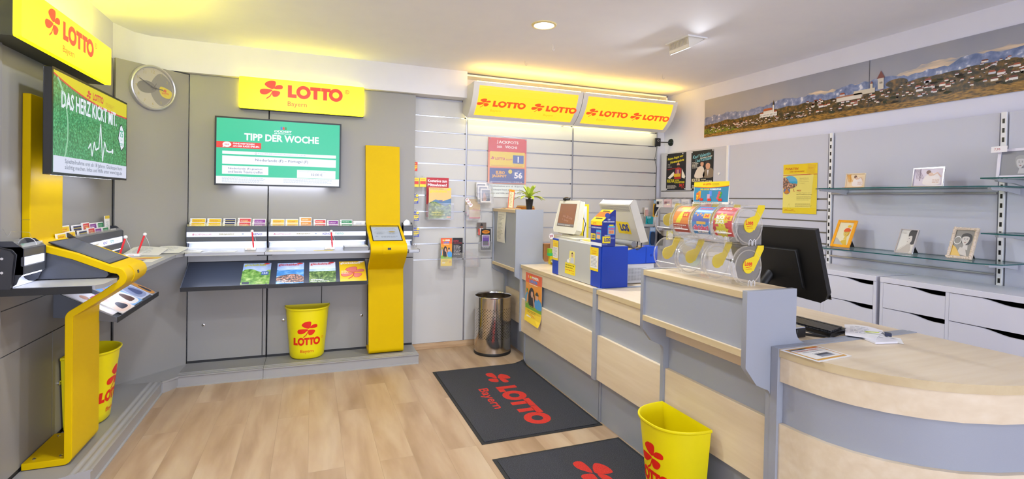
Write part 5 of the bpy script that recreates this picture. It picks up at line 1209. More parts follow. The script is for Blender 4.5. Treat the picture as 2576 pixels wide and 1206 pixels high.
cardpack(.932, 1.322, '3a48a8', 'f0d21a', '6 TIPPS', 'blue and yellow card pack between two other blue packs', 1)
cardpack(.938, 1.166, '3a48a8', 'f0d21a', '10 TIPPS', 'blue and yellow card pack hanging just above the empty hook', 1)
t = thing('display_hook', 'empty double wire hook below the blue card packs', 'hook', (.93, 4.98, 1.03))
for dx_ in (-.012, .012): build(MB().tube([(.93+dx_, 5.03, 1.045), (.93+dx_*1.1, 4.96, 1.02), (.93+dx_*1.3, 4.94, 1.028), (.93+dx_*1.5, 4.93, 1.06)], .0016, CHROME, 6), 'wire', t)
# postcards, invitations, flyers
holder(1.545, 1.712, 1.455, 1.66, 4.955, 4.915, 'clear tiered pocket with framed art postcards', 3)
def pcard(A, w_, h_): A.rect(0, 0, w_, h_, ink('f2ede6'), 1); A.rect(w_*.12, h_*.1, w_*.76, h_*.78, ink('56617a'), 2); A.poly(smooth([(w_*.2, h_*.15), (w_*.3, h_*.7), (w_*.5, h_*.5), (w_*.55, h_*.15)], 4), ink('c99a86'), 3); A.text('Kunst', w_*.66, h_*.2, w_*.14, ink('d8dce6'), 3, rot=PI/2)
for k, (x, z, y) in enumerate([(1.555, 1.525, 5.0), (1.568, 1.495, 4.975), (1.588, 1.465, 4.95)]):
    leaflet(x, z, .112, .142, y, .006, pcard, ['art postcard in the rear tier of the clear pocket', 'art postcard in the middle tier of the clear pocket', 'art postcard in the front tier of the clear pocket'][k], .06, 'art postcards in the tiered pocket', 'postcard')
holder(1.44, 1.60, 1.283, 1.46, 4.965, 4.93, 'clear tiered pocket with kraft invitation cards', 2)
def inv(A, w_, h_):
    A.rect(0, 0, w_, h_, ink('bfa98a'), 1); A.rect(0, 0, w_, .010, ink('c03a5a'), 2); A.text('Heute ist', w_*.35, h_*.62, .011, ink('a8405a'), 2, shear=.2); A.text('Sommerabend', w_*.28, h_*.52, .011, ink('a8405a'), 2, shear=.2)
    A.ell(w_*.14, h_*.93, .020, .020, ink('f4f0ee'), 3, 20); A.text('20', w_*.02, h_*.89, .018, ink('a82a3a'), 4, w_=.026, bold=.02, rot=.2)
for k, (x, z, y) in enumerate([(1.447, 1.352, 5.0), (1.460, 1.328, 4.98), (1.473, 1.302, 4.955)]):
    leaflet(x, z, .115, .145, y, .006, inv, ['kraft invitation card standing at the back of its pocket', 'kraft invitation card standing in the middle of its pocket', 'kraft invitation card standing at the front of its pocket'][k], .06, 'kraft invitation cards with a round number sticker', 'invitation_card')
holder(1.595, 1.725, .965, 1.14, 4.955, 4.93, 'narrow clear pocket with the black concert flyers', 1)
leaflet(1.572, 1.13, .10, .128, 5.005, .003, lambda A, w_, h_: (A.rect(0, 0, w_, h_, ink('6d625c'), 1), A.poly(smooth([(w_*.15, 0), (w_*.25, h_*.5), (w_*.7, h_*.5), (w_*.95, 0)], 4), ink('e9e5e0'), 2), A.rect(w_*.14, 0, w_*.18, h_*.5, ink('c8402a'), 3), A.ell(w_*.5, h_*.68, w_*.13, h_*.17, ink('8a5a44'), 3), A.poly(smooth([(w_*.36, h_*.75), (w_*.5, h_*.95), (w_*.64, h_*.75)], 4), HR, 4)), 'flyer with a man in a red and white top, standing behind the black flyer', .02, name='flyer')
leaflet(1.605, .982, .105, .212, 4.965, .006, lambda A, w_, h_: (A.rect(0, 0, w_, h_, ink('171417'), 1), A.ell(w_*.5, h_*.86, w_*.40, .017, ink('e28a1c'), 2), A.text('CASINO', w_*.5, h_*.835, .013, ink('2a1a10'), 3, w_=w_*.5, al='c', bold=.03), A.rect(w_*.1, h_*.16, w_*.78, h_*.56, ink('e9e4e2'), 2), A.rect(w_*.15, h_*.19, w_*.68, h_*.50, ink('6a4a9a'), 3), A.text('MUSIC NIGHT', w_*.5, h_*.60, .009, ink('f2e6e6'), 4, al='c', w_=w_*.55), A.rect(w_*.2, h_*.22, w_*.58, h_*.14, ink('b0302c'), 4), *[A.poly(smooth([(w_*(.22+k*.1), h_*.24), (w_*(.23+k*.1), h_*.42), (w_*(.30+k*.1), h_*.42), (w_*(.31+k*.1), h_*.24)], 3), ink('1e1a26'), 5) for k in range(5)], A.lines(w_*.15, h_*.09, w_*.7, 1, .01, .004, ink('e9e4e2'), 2)), 'tall black concert flyer with an orange oval, beside the tall counter unit', .04, name='flyer')
holder(1.18, 1.345, .80, 1.0, 4.93, 4.93, 'clear pocket with the colourful summer song flyer'); holder(1.31, 1.43, .90, 1.0, 4.95, 4.95, 'clear pocket with the black programme leaflet'); holder(1.435, 1.59, .815, .99, 4.93, 4.93, 'empty clear pocket at the lower right of the flyers')
def sommer(A, w_, h_):
    A.rect(0, 0, w_, h_, ink('f09a1c'), 1); A.rect(0, h_*.8, w_, h_*.2, ink('ec5f24'), 2); A.rect(0, 0, w_, h_*.30, ink('f5d21a'), 2); A.rect(0, h_*.26, w_, h_*.14, ink('79b52c'), 3)
    A.text('S', w_*.15, h_*.90, h_*.055, ink('fdf6e6'), 4, bold=.05); A.ell(w_*.31, h_*.925, w_*.065, h_*.026, ink('f2e01a'), 4, 16); A.text('MMER', w_*.40, h_*.90, h_*.055, ink('fdf6e6'), 4, w_=w_*.42, bold=.05)
    A.text('LIEDER', w_*.24, h_*.815, h_*.06, ink('4a90dc'), 4, w_=w_*.52, bold=.05); A.text('Familien-Konzert', w_*.25, h_*.775, h_*.025, ink('fdf6e6'), 4, w_=w_*.5, bold=.03)
    A.poly(smooth([(w_*.24, h_*.33), (w_*.2, h_*.58), (w_*.38, h_*.72), (w_*.56, h_*.62), (w_*.58, h_*.34)], 4), HR, 4); A.ell(w_*.42, h_*.58, w_*.075, h_*.065, SKC, 5); A.line([(w_*.1, h_*.36), (w_*.13, h_*.55)], w_*.06, SKC, 5); A.line([(w_*.58, h_*.34), (w_*.5, h_*.55)], w_*.07, SKC, 6)
    A.poly(smooth([(w_*.6, h_*.34), (w_*.62, h_*.5), (w_*.78, h_*.54), (w_*.98, h_*.48), (w_*.98, h_*.33)], 4), ink('4a9bdc'), 5); A.ell(w_*.73, h_*.57, w_*.085, h_*.07, SKC, 6); A.poly(smooth([(w_*.63, h_*.60), (w_*.73, h_*.67), (w_*.83, h_*.60)], 4), ink('3a3f3a'), 7)
    A.poly([(0, h_*.5), (w_*.1, h_*.62), (w_*.16, h_*.58), (w_*.08, h_*.4), (0, h_*.38)], ink('3fa3d8'), 4); A.poly([(w_*.05, h_*.68), (w_*.17, h_*.66), (w_*.1, h_*.58)], ink('3a8f4a'), 5)
    A.lines(w_*.15, h_*.22, w_*.55, 3, h_*.03, h_*.008, ink('5a4a1a'), 4); A.rect(w_*.12, h_*.10, w_*.28, h_*.03, ink('f6f2e6'), 4); A.text('21.7.', w_*.76, h_*.115, h_*.07, ink('e2402a'), 4, w_=w_*.2, bold=.03)
    A.lines(w_*.25, h_*.33, w_*.5, 2, h_*.025, h_*.008, ink('d8e81a'), 5)
leaflet(1.190, .83, .112, .275, 4.955, .005, sommer, 'orange summer song flyer with two people in the low clear pocket', .03, name='flyer')
leaflet(1.312, .905, .105, .20, 4.975, .004, lambda A, w_, h_: (A.rect(0, 0, w_, h_, ink('1c181b'), 1), A.text('KULTUR', w_*.1, h_*.80, .018, ink('b8303a'), 2, w_=w_*.5, bold=.04), A.text('UNTERM SCHLOSSTURM', w_*.1, h_*.72, .010, ink('b8303a'), 2, w_=w_*.8, bold=.03), A.lines(w_*.12, h_*.62, w_*.7, 8, .013, .005, ink('cfc8c6'), 2)), 'black programme leaflet with red title in the low clear pocket', .03, name='flyer')

# jackpot poster and notice
t = thing('poster_holder', 'large red jackpot poster in a clear wall pocket', 'poster', (1.89, 5.02, 1.66))
b = MB(); b.box(1.681, 2.105, 5.012, 5.016, 1.662, 2.136, ink('e25a3a')); A = Art(b, fr((1.681, 5.012, 1.662), (1, 0, 0), (0, 0, 1)), .0004)
w_, h_ = .424, .474; A.rect(0, 0, w_, h_, ink('ee8a4a'), 1); A.rect(0, h_*.68, w_, h_*.32, ink('d8323a'), 2); wt = ink('f6f0ec')
A.text('J', .092, h_-.062, .038, wt, 3, bold=.02); A.text('ACKPOTS', .112, h_-.058, .030, wt, 3, w_=.22, bold=.02); A.text('DER', .095, h_-.105, .022, wt, 3, bold=.02); A.text('W', .183, h_-.105, .030, wt, 3, bold=.02); A.text('OCHE', .218, h_-.105, .023, wt, 3, w_=.10, bold=.02)
A.rect(.018, .176, w_-.036, .155, ink('ecd03a'), 3); A.rect(.018, .008, w_-.036, .153, ink('2f4a94'), 3)
clover(A, .050, .262, .022, ink('d0306a'), 4); A.text('LOTTO', .078, .245, .026, ink('d0306a'), 4, w_=.105, bold=.03); A.text('6aus49', .195, .245, .018, ink('d0306a'), 4); A.rect(.272, .215, .122, .085, ink('3a62b0'), 4); A.text('1', .325, .225, .062, wt, 5, bold=.04); A.text('Mio. € zu gewinnen', .275, .198, .010, ink('c0402a'), 4, w_=.12)
A.text('Gewinnwahrscheinlichkeit 1:139.838.160', .03, .182, .012, ink('c9622a'), 4, w_=.35)
A.text('EURO', .085, .098, .034, ink('e9a81c'), 4, w_=.10, bold=.06); A.text('JACKPOT', .045, .058, .036, ink('e9a81c'), 4, w_=.16, bold=.06); A.ell(.245, .128, .022, .022, ink('e8cf3a'), 4); A.rect(.272, .050, .122, .095, ink('3f62ac'), 4); A.text('56', .290, .058, .066, wt, 5, w_=.092, bold=.04); A.text('rund', .32, .132, .010, wt, 5)
A.text('Gewinnwahrscheinlichkeit 1:139.838.160', .03, .014, .012, wt, 4, w_=.35)
build(b, 'poster_print', t)
build(MB().box(1.678, 2.108, 5.005, 5.008, 1.655, 2.14, CLEAR), 'clear_cover', t)
for x, z in ((1.695, 2.125), (2.092, 2.125)): build(MB().tube([(x, 5.005, z), (x, 5.0, z)], .006, CHROME, 10), 'pin', t)
sheet(fr((1.70, 5.02, 1.522), (1, 0, 0), (0, 0, 1)), .405, .134, lambda A, w_, h_: [A.text(s_, .012, h_-.032-k*.036, .020, ink('5a5a60'), 2, w_=q) for k, (s_, q) in enumerate((('Spielteilnahme erst ab 18 Jahren.', .375), ('Glücksspiel kann süchtig machen.', .37), ('Infos und Hilfe unter www.bzga.de', .38)))], 'notice', 'white gambling help notice under the jackpot poster', 'notice', back=ink('dfe6e0'))

# ============================================================ corner camera and blister packs
t = thing('security_camera', 'small black camera with round mount high in the right corner', 'camera', (3.72, 4.98, 2.15))
build(MB().box(3.70, 3.775, 4.955, 4.975, 2.15, 2.245, BLACK), 'camera_body', t, .006)
b = MB(); b.tube([(3.737, 4.955, 2.215), (3.737, 4.950, 2.215)], .012, mat('b9b9bd', .3, .6), 16); b.tube([(3.737, 4.950, 2.215), (3.737, 4.949, 2.215)], .008, BLACK, 12); build(b, 'lens', t)
build(MB().tube([(3.775, 4.965, 2.20), (3.81, 4.965, 2.20), (3.89, 4.93, 2.20)], .006, BLACK, 8), 'arm', t)
build(MB().tube([(3.885, 4.93, 2.20), (3.899, 4.93, 2.20)], [.038, .043], mat('15251a', .3), 20), 'wall_mount', t)
build(MB().tube([(3.735, 4.97, 2.15), (3.735, 4.99, 2.08), (3.728, 5.0, 2.0), (3.75, 5.01, 1.95), (3.765, 5.01, 1.9), (3.76, 5.01, 1.75), (3.765, 5.01, 1.45)], .003, mat('3c3c3c', .5), 6), 'cable', t)
def blister(x, y, z, w_, h_, cols, label, rot=0, art=None):
    c, s_ = math.cos(rot), math.sin(rot); F = fr((x, y, z), (c, s_, 0), (.06, .02, 1)); b = MB(); b.prism([(0, 0), (w_, 0), (w_, h_), (0, h_)], F, -.003, 0, ink(cols[0])); A = Art(b, F, .0005)
    A.rect(0, h_*.78, w_, h_*.22, ink(cols[1]), 1); b.prism(smooth([(w_*.2, h_*.12), (w_*.2, h_*.7), (w_*.8, h_*.7), (w_*.8, h_*.12)], 3), F, .001, .018, ink(cols[2])); A.lines(w_*.15, h_*.9, w_*.7, 2, .012, .005, ink('e9e9ee'), 2)
    return solo(b, 'blister_pack', label, 'packaged accessory', 'packaged accessories hanging in the right corner')
blister(3.665, 4.93, 1.33, .07, .195, ('e0a82a', '7fa8c0', '1e222c'), 'yellow-edged pack with a dark gadget, upper in the corner')
blister(3.585, 4.95, 1.245, .10, .09, ('19a3a8', '19a3a8', '178f94'), 'turquoise pack half hidden in the corner')
blister(3.60, 4.90, 1.00, .075, .21, ('3a6fb0', '9fb8d0', '24344e'), 'blue pack hanging below the turquoise one', 0)
blister(3.69, 4.88, 1.0, .085, .22, ('2a2a30', '8a8a90', '15151a'), 'dark pack with red corner beside the blue pack', 0)
blister(3.72, 4.75, 1.08, .08, .10, ('d9cf5a', 'c9bf3a', 'e9e4d0'), 'yellow and white pack behind the ticket dispenser', -.2)
blister(3.575, 4.97, 1.335, .05, .10, ('d8d2c0', 'e9e2d0', 'c9a09a'), 'small beige pack left of the dark gadget pack')
for k, (y, c1, c2, lab) in enumerate([(4.86, 'f0eef0', '1a1a1e', 'white and black box left of the lilac boxes'), (4.72, 'e8c9cf', '9a6a74', 'pinkish box in the row under the theatre posters'), (4.58, 'dcdde6', 'b9bcc8', 'pale lilac box in the row, left one'), (4.42, 'e6e6ee', 'c2c4d0', 'pale lilac box in the row, right one'), (4.27, '26262c', 'e9e9ee', 'black and white box under the blue-titled poster'), (4.13, 'd8341e', 'f4f4f6', 'red and white box next to the dispenser topper')]):
    b = MB(); b.box(3.70, 3.725, y-.06, y+.06, 1.445, 1.535, ink(c1)); A = Art(b, fr((3.70, y+.06, 1.445), (0, -1, 0), (0, 0, 1), (-1, 0, 0)), .0005); A.rect(.01, .03, .045, .035, ink(c2), 1); A.lines(.06, .06, .05, 3, .012, .005, ink('77777c'), 1)
    b.tube([(3.725, y, 1.53), (3.833, y, 1.55)], .002, CHROME, 6); solo(b, 'boxed_accessory', lab, 'packaged accessory', 'small boxed accessories in a row on the right wall')
b = MB()
for dx_ in (0, .03): b.tube([(3.56+dx_, 5.03, 1.525), (3.56+dx_, 4.93, 1.52), (3.56+dx_, 4.92, 1.535)], .0025, CHROME, 6)
b.tube([(3.56, 4.95, 1.521), (3.59, 4.95, 1.521)], .002, CHROME, 6); solo(b, 'display_hook', 'empty chrome double hook beside the corner packs', 'hook')
b = MB().tube([(3.833, 4.085, 1.80), (3.826, 4.085, 1.80)], .012, PLAST, 16); solo(b, 'wall_magnet', 'single round white magnet right of the blue-titled poster', 'magnet')
for k, y in enumerate((3.945, 3.905)): solo(MB().tube([(3.833, y, 1.51-.004*k), (3.826, y, 1.51-.004*k)], .014, PLAST, 16), 'wall_magnet', ['left of two white magnets on the slats beside the topper', 'right of two white magnets on the slats beside the topper'][k], 'magnet')

# ============================================================ play slips standing in the racks
SL = {'y': ('efc81c', 'd8601c', 'LOTTO 6aus49'), 'b': ('26305e', 'c9b44a', 'EUROJACKPOT'), 'r': ('d8323c', 'f6e9c0', 'MONATLICH'), 'p': ('8a2a96', 'ead6ee', 'KENO'), 'g': ('1f8a52', 'cfe9d6', 'TOTO'), 'o': ('ee9a2a', 'f8e6c0', 'SIEGER'), 'w': ('efefea', '8a94b0', 'ODDSET')}
def slip(F, w_, h_, kind, label, grp):
    c1, c2, tx = SL[kind]; b = MB(); b.prism([(0, 0), (w_, 0), (w_, h_), (0, h_)], F, -.006, 0, ink('f3f1ee')); A = Art(b, F, .0003)
    m = .014 if w_ > .09 else .01; hc = h_*.40 if kind in 'rb' else h_*.62
    A.rect(m, .004, w_-m-.004, h_-.010, ink(c1), 1)
    if kind == 'b': A.rect(m, h_-.022, w_-m-.004, .005, ink(c2), 2)
    if kind == 'r': A.ell(w_*.6, h_*.5, w_*.26, .008, ink('e8a01c'), 2, 14); A.text('10.000 €', m+.006, h_*.18, .013, ink('f6e11c'), 3, w_=w_-m-.02, bold=.04)
    A.text(tx, m+.008, h_-.024, .008, ink(c2), 3, w_=(w_-m)*.62, bold=.02); A.lines(m+.008, h_-.034, w_*.5, 2, .010, .003, ink(c2), 3); A.rect(.004, h_-.02, .003, .008, ink('8a8a8a'), 1)
    return solo(b, 'play_slip', label, 'form', grp)
NM = {'y': 'yellow', 'b': 'navy blue', 'r': 'red', 'p': 'purple', 'g': 'green', 'o': 'orange', 'w': 'white'}
def slips(fm, items, where, tag_):
    for k, (a, w_, kind, up) in enumerate(items):
        for tier in (0, 1):
            o_, z = (.030, 1.228+up) if tier == 0 else (.058, 1.196+up)
            if kind == 'w' and tier: z -= .012
            base = Vector(fm(a, o_, z)); u = (Vector(fm(a+1, o_, z))-Vector(fm(a, o_, z))); v = Vector(fm(a, o_-.12, z+1))-Vector(fm(a, o_, z))
            n = Vector(fm(a, o_+1, z))-Vector(fm(a, o_, z))
            nx = {'y': 'yellow'}
            prev = items[k-1][2] if k else ''
            nth = sum(1 for q in items[:k] if q[2] == kind); tot = sum(1 for q in items if q[2] == kind)
            w2 = '' if tot == 1 else [', first from left', ', second from left'][min(nth, 1)]
            slip(fr(base+n.normalized()*0, u, v, n), w_, .068, kind, '%s play slips, %s row of %s%s' % (NM[kind], ['back', 'front'][tier], where, w2), 'play slips standing in the racks')
slips(fb(0), [(-.931, .112, 'y', 0), (-.808, .104, 'y', 0), (-.690, .092, 'b', 0), (-.582, .102, 'r', .004), (-.470, .102, 'p', -.004)], 'the short back rack', 'l')
slips(fb(0), [(-.327, .108, 'y', -.004), (-.212, .104, 'y', -.004), (-.100, .10, 'o', .012), (.018, .102, 'r', -.006), (.130, .098, 'p', -.014), (.240, .108, 'g', -.008), (.356, .108, 'w', -.02)], 'the long back rack', 'r')
slips(lambda a, o_, z: (XP+o_, a, z), [(3.52, .115, 'y', 0), (3.64, .12, 'y', .004), (3.80, .13, 'b', 0), (3.94, .11, 'r', .008), (4.05, .115, 'p', .0), (4.18, .11, 'g', 0)], 'the left wall rack', 'w')
b = MB(); F = fr((XP+.035, 4.28, 1.22), (0, 1, 0), (-.05, .02, 1), (1, 0, 0)); b.prism([(0, 0), (.085, 0), (.085, .115), (0, .115)], F, 0, .004, ink('f3f1ee')); A = Art(b, lambda a, c, l: F(a, c, .004+l), .0003); A.rect(0, .095, .085, .02, ink('e9c92a'), 1); A.lines(.02, .07, .05, 3, .014, .004, ink('8a94a8'), 1)
solo(b, 'play_slip', 'tall white slip with yellow top, highest in the left wall rack', 'form', 'play slips standing in the racks')
b = MB(); F = fr((XP+.06, 4.31, 1.20), (0, 1, 0), (-.05, .02, 1), (1, 0, 0)); b.prism([(0, 0), (.09, 0), (.09, .045), (0, .045)], F, 0, .004, ink('f3f1ee')); A = Art(b, lambda a, c, l: F(a, c, .004+l), .0003); A.lines(.02, .032, .05, 2, .012, .004, ink('8a94a8'), 1)
solo(b, 'play_slip', 'small white slip at the right end of the left wall rack', 'form', 'play slips standing in the racks')

# magazines in the trays
def slope(fm, a, s, l):   # s measured up the tray slope from its front
    k = (.925-.755)/.296; L_ = math.hypot(1, k); o_ = .292-s/L_; z = .757+(s/L_)*k
    return Vector(fm(a-0, o_, z+.0)) + (Vector(fm(0, k/L_, 1/L_))-Vector(fm(0, 0, 0)))*l
def traymag(fm, a, w_, kind, label, up=0, art=None, h_=.285, lift=.004):
    t = None; b = MB(); F = lambda x, y, l: slope(fm, a+x, up+y, lift+l)
    b.prism([(0, 0), (w_, 0), (w_, h_), (0, h_)], lambda x, y, d: F(x, y, d), -.003, .003, ink('efece6')); A = Art(b, lambda x, y, l: F(x, y, .003+l), .0004); A.cb = (w_, h_); (art or magcover(kind))(A, w_, h_)
    return solo(b, 'magazine', label, 'magazine', 'magazines lying in the sloping trays')
f0 = lambda a, o_, z: (a, YP-o_, z)
traymag(f0, -.530, .212, 'a', 'magazine with a green meadow cover, leftmost in the back trays', .012)
traymag(f0, -.268, .212, 'b', 'magazine with a blue sea and red-roofed town cover', .004)
traymag(f0, -.012, .216, 'c', 'magazine with a woodland and rocks cover under a red title', .004)
traymag(f0, .237, .222, 'd', 'yellow magazine with a big red clover cover beside the far kiosk', .006)
fl = lambda a, o_, z: (XP+o_, 3.63+a, z)
def photomag(c1, c2, c3):
    def go(A, w_, h_):
        A.rect(0, 0, w_, h_, ink(c1), 1); A.poly(smooth([(w_*.05, h_*.1), (w_*.2, h_*.6), (w_*.6, h_*.7), (w_*.95, h_*.3), (w_*.8, h_*.05)], 4), ink(c2), 2); A.poly(smooth([(w_*.3, h_*.15), (w_*.45, h_*.42), (w_*.7, h_*.4), (w_*.8, h_*.15)], 4), ink(c3), 3); A.ell(w_*.4, h_*.66, w_*.14, h_*.10, ink('d9a58a'), 3, 14); A.lines(w_*.08, h_*.93, w_*.7, 1, .02, .014, ink('cc4a6a'), 3)
    return go
traymag(fl, .02, .21, '', 'white-covered magazine nearest the kiosk in the left tray', .03, photomag('f3eff0', 'f5f3f2', 'e9e6e6'))
traymag(fl, .10, .22, '', 'fashion magazine with purple corner at the front of the left tray', -.0, photomag('f0e2d6', 'efd0b8', '2c2a3a'), .2, .011)
traymag(fl, .33, .20, '', 'magazine with a blue photo cover in the left tray', .01, photomag('7fb0de', 'e9e2d6', '5a3a2c'))
traymag(fl, .54, .20, '', 'magazine with grey and blue cover, second last in the left tray', .02, photomag('c2c8d8', '8a94b0', '4a5478'))
traymag(fl, .75, .10, '', 'narrow orange and grey magazine at the far end of the left tray', .0, photomag('8a8a90', 'd8943a', '3a3a40'))

# pens on their stands
def pen(x, y, lean, label, rot=0):
    t = thing('counter_pen', label, 'pen', (x, y, 1.0455), 'red pens in white stands on the shelves')
    b = MB(); b.box(x-.042, x+.042, y-.03, y+.03, 1.0455, 1.066, ink('f0efee')); o = build(b, 'stand', t, .006)
    b = MB(); A = Art(b, fr((x-.035, y-.0306, 1.048), (1, 0, 0), (0, 0, 1)), .0004); A.text('LOTTO', .012, .005, .007, ink('e2862a'), 1, bold=.02); build(b, 'imprint', t)
    dx_, dy_ = lean; P = lambda k: (x+.022+dx_*k, y+dy_*k, 1.066+.135*k)
    build(MB().tube([P(0), P(.15), P(.92)], [.004, .006, .006], ink('e4202c'), 10), 'pen', t); build(MB().ball(P(1.0), .012, ink('f2f1f0'), 8), 'ball_cap', t)
    q = Vector(P(.98)); build(MB().tube([q, q+Vector((.022, 0, -.05)), q+Vector((.035, 0, -.10)), (x+.04, y, 1.067)], .0011, ink('e9ecf2'), 5), 'cord', t)
pen(-.462, 4.69, (-.012, 0), 'red pen in a white stand on the left back shelf, standing on the short length')
pen(.146, 4.63, (-.010, 0), 'red pen in a white stand on the back shelf just left of the far kiosk')
pen(-1.205, 4.10, (.03, .02), 'red pen in a white stand on the left shelf, nearer the kiosk')
pen(-1.17, 4.36, (.035, .03), 'red pen in a white stand on the left shelf near the corner papers')

# loose paper on the shelves
def paper(pts, z, label, col='f1f0ee', art=None, curl=0, th=.0012, name='paper_sheet', cat='paper', grp=None):
    b = MB(); P = [Vector((p[0], p[1], z+(p[2] if len(p) > 2 else 0))) for p in pts]; n = 8; m = ink(col)
    def S2(s, t_): 
        q = (P[0]*(1-s)+P[1]*s)*(1-t_)+(P[3]*(1-s)+P[2]*s)*t_; q = q.copy(); q.z += curl*math.sin(PI*s)*.5*t_; return q
    vs = [S2(i/n, j/n) for j in range(n+1) for i in range(n+1)]; k = len(vs); vs2 = [q+Vector((0, 0, th)) for q in vs]
    fs = [(j*(n+1)+i, j*(n+1)+i+1, (j+1)*(n+1)+i+1, (j+1)*(n+1)+i) for j in range(n) for i in range(n)]
    rim = []
    for i in range(n): rim += [(i, i+1, k+i+1, k+i), (n*(n+1)+i, n*(n+1)+i+1, k+n*(n+1)+i+1, k+n*(n+1)+i), (i*(n+1), (i+1)*(n+1), k+(i+1)*(n+1), k+i*(n+1)), (i*(n+1)+n, (i+1)*(n+1)+n, k+(i+1)*(n+1)+n, k+i*(n+1)+n)]
    b.mesh(vs+vs2, [tuple(reversed(f_)) for f_ in fs]+[tuple(a+k for a in f_) for f_ in fs]+rim, m)
    if art: A = Art(b, lambda a, c, l: S2(a, c)+Vector((0, 0, th+l)), .0004, axis=0, step=.125); art(A)
    return solo(b, name, label, cat, grp)
txt = lambda A: (A.lines(.15, .8, .6, 5, .12, .03, ink('9aa2b4'), 1))
paper([(-1.27, 4.44, 0), (-1.03, 4.40, 0), (-1.02, 4.62, .03), (-1.24, 4.66, .045)], 1.046, 'white sheet lifting at one corner near the shelf corner under the clock', art=txt, curl=.01)
paper([(-1.14, 4.50, 0), (-.93, 4.52, 0), (-.90, 4.74, .02), (-1.10, 4.76, .03)], 1.049, 'white sheet lying across the corner joint of the shelves', art=txt, curl=.015)
paper([(-.99, 4.58, 0), (-.80, 4.56, 0), (-.79, 4.70, .004), (-.97, 4.73, .012)], 1.0465, 'flat white sheet on the back shelf left end', art=txt)
paper([(-1.16, 3.98), (-.97, 3.98), (-.97, 4.30), (-1.17, 4.30)], 1.0457, 'yellow and grey leaflet flat on the left shelf before the pens', 'e9e4da', lambda A: (A.rect(.05, .55, .9, .4, ink('ecc33a'), 1), A.ell(.5, .62, .3, .08, ink('d8702a'), 2, 14), A.rect(.05, .05, .6, .4, ink('5a5f66'), 1), *[A.rect(.12+k*.11, .15, .05, .2, ink('e9e9ea'), 2) for k in range(4)]))
paper([(-.76, 4.56), (-.56, 4.56), (-.55, 4.66), (-.75, 4.67)], 1.0457, 'flat white slip in the middle of the left back shelf', art=txt)
paper([(-.32, 4.54), (-.12, 4.54), (-.12, 4.64), (-.32, 4.65)], 1.0457, 'flat yellowish slip at the left of the right back shelf', 'efe6c4', art=txt)
paper([(.02, 4.53), (.17, 4.53), (.17, 4.58), (.02, 4.58)], 1.0457, 'yellow slip lying in front of the pen by the far kiosk', 'e8d23a')
b = MB()
for k in range(9): b.box(.26+random.uniform(-.003, .003), .455+random.uniform(-.003, .003), 4.52+random.uniform(-.002, .002), 4.70, 1.0456+k*.0034, 1.0456+k*.0034+.0030, ink(['8d8f94', 'a9abb0', '7c7e84'][k % 3]))
b.box(.262, .452, 4.522, 4.698, 1.0456+.031, 1.0456+.0325, ink('e9ecef')); solo(b, 'paper_stack', 'grey-edged stack of receipts beside the far kiosk', 'paper')

# ============================================================ things on the counter
BLUE2, PGREY, BEIGE = mat('0b3cb0', .42, speck=.06), mat('b6b7b4', .4), mat('d6d1bd', .42)
t = thing('terminal_box', 'blue and grey box with yellow notices on the low counter', 'box', (1.94, 3.4, .909))
build(MB().box(1.836, 2.04, 3.010, 3.022, .909, 1.192, BLUE2), 'end_panel', t, .001); build(MB().box(1.836, 2.04, 3.768, 3.78, .909, 1.192, BLUE2), 'end_panel', t, .001)
build(MB().box(1.832, 1.846, 3.022, 3.155, .909, 1.192, BLUE2), 'corner_panel', t, label='blue front strip at the near end'); build(MB().box(1.832, 1.846, 3.672, 3.768, .909, 1.192, BLUE2), 'corner_panel', t, label='blue front strip at the far end')
build(MB().box(1.836, 1.846, 3.155, 3.672, .909, 1.192, PGREY), 'front_panel', t); build(MB().box(1.846, 2.04, 3.022, 3.768, 1.182, 1.192, PGREY), 'top_panel', t); build(MB().box(2.03, 2.04, 3.022, 3.768, .909, 1.182, PGREY), 'back_panel', t)
def notice(y, z, w_, h_, label):
    F = fr((1.8315, y, z), (0, -1, 0), (0, 0, 1), (-1, 0, 0)); b = MB(); b.prism([(0, 0), (w_, 0), (w_, h_), (0, h_)], F, 0, .001, ink('efcf1c')); A = Art(b, lambda a, c, l: F(a, c, .001+l), .0003)
    A.rect(.006, .018, w_-.012, h_*.55, ink('e9e9e4'), 1); clover(A, w_*.2, h_-.012, .006, RED, 1); A.text('LOTTO Bayern', w_/2, h_*.80, .010, ink('d8601c'), 1, al='c', w_=w_*.6); A.text('informiert', w_/2, h_*.72, .010, ink('d8601c'), 1, al='c', w_=w_*.45); A.lines(.014, h_*.6, w_-.03, 8, h_*.058, .003, ink('77777c'), 2)
    solo(b, 'notice_sheet', label, 'notice', 'yellow notices on the blue box')
notice(3.765, 1.02, .098, .158, 'yellow notice at the far end of the blue box'); notice(3.165, 1.016, .112, .162, 'yellow notice at the near end of the blue box')
F = fr((1.8355, 3.555, .938), (0, -1, 0), (0, 0, 1), (-1, 0, 0)); b = MB(); b.prism([(0, 0), (.165, 0), (.17, .082), (.005, .085)], F, 0, .001, ink('f2dc1c')); b.prism([(.06, .085), (.155, .085), (.155, .18), (.075, .18)], F, 0, .001, ink('f0e27a'))
A = Art(b, lambda a, c, l: F(a, c, .001+l), .0003); A.text('Nur nicht Ihren Typ.', .012, .062, .012, ink('26261c'), 1, w_=.14, bold=.02); A.text('Eher gar nicht so …', .012, .044, .012, ink('26261c'), 1, w_=.135, bold=.02); A.text('Deshalb fragen wir nach.', .012, .026, .010, RED, 1, w_=.14, bold=.02); A.text('LOTTO', .115, .008, .008, RED, 1)
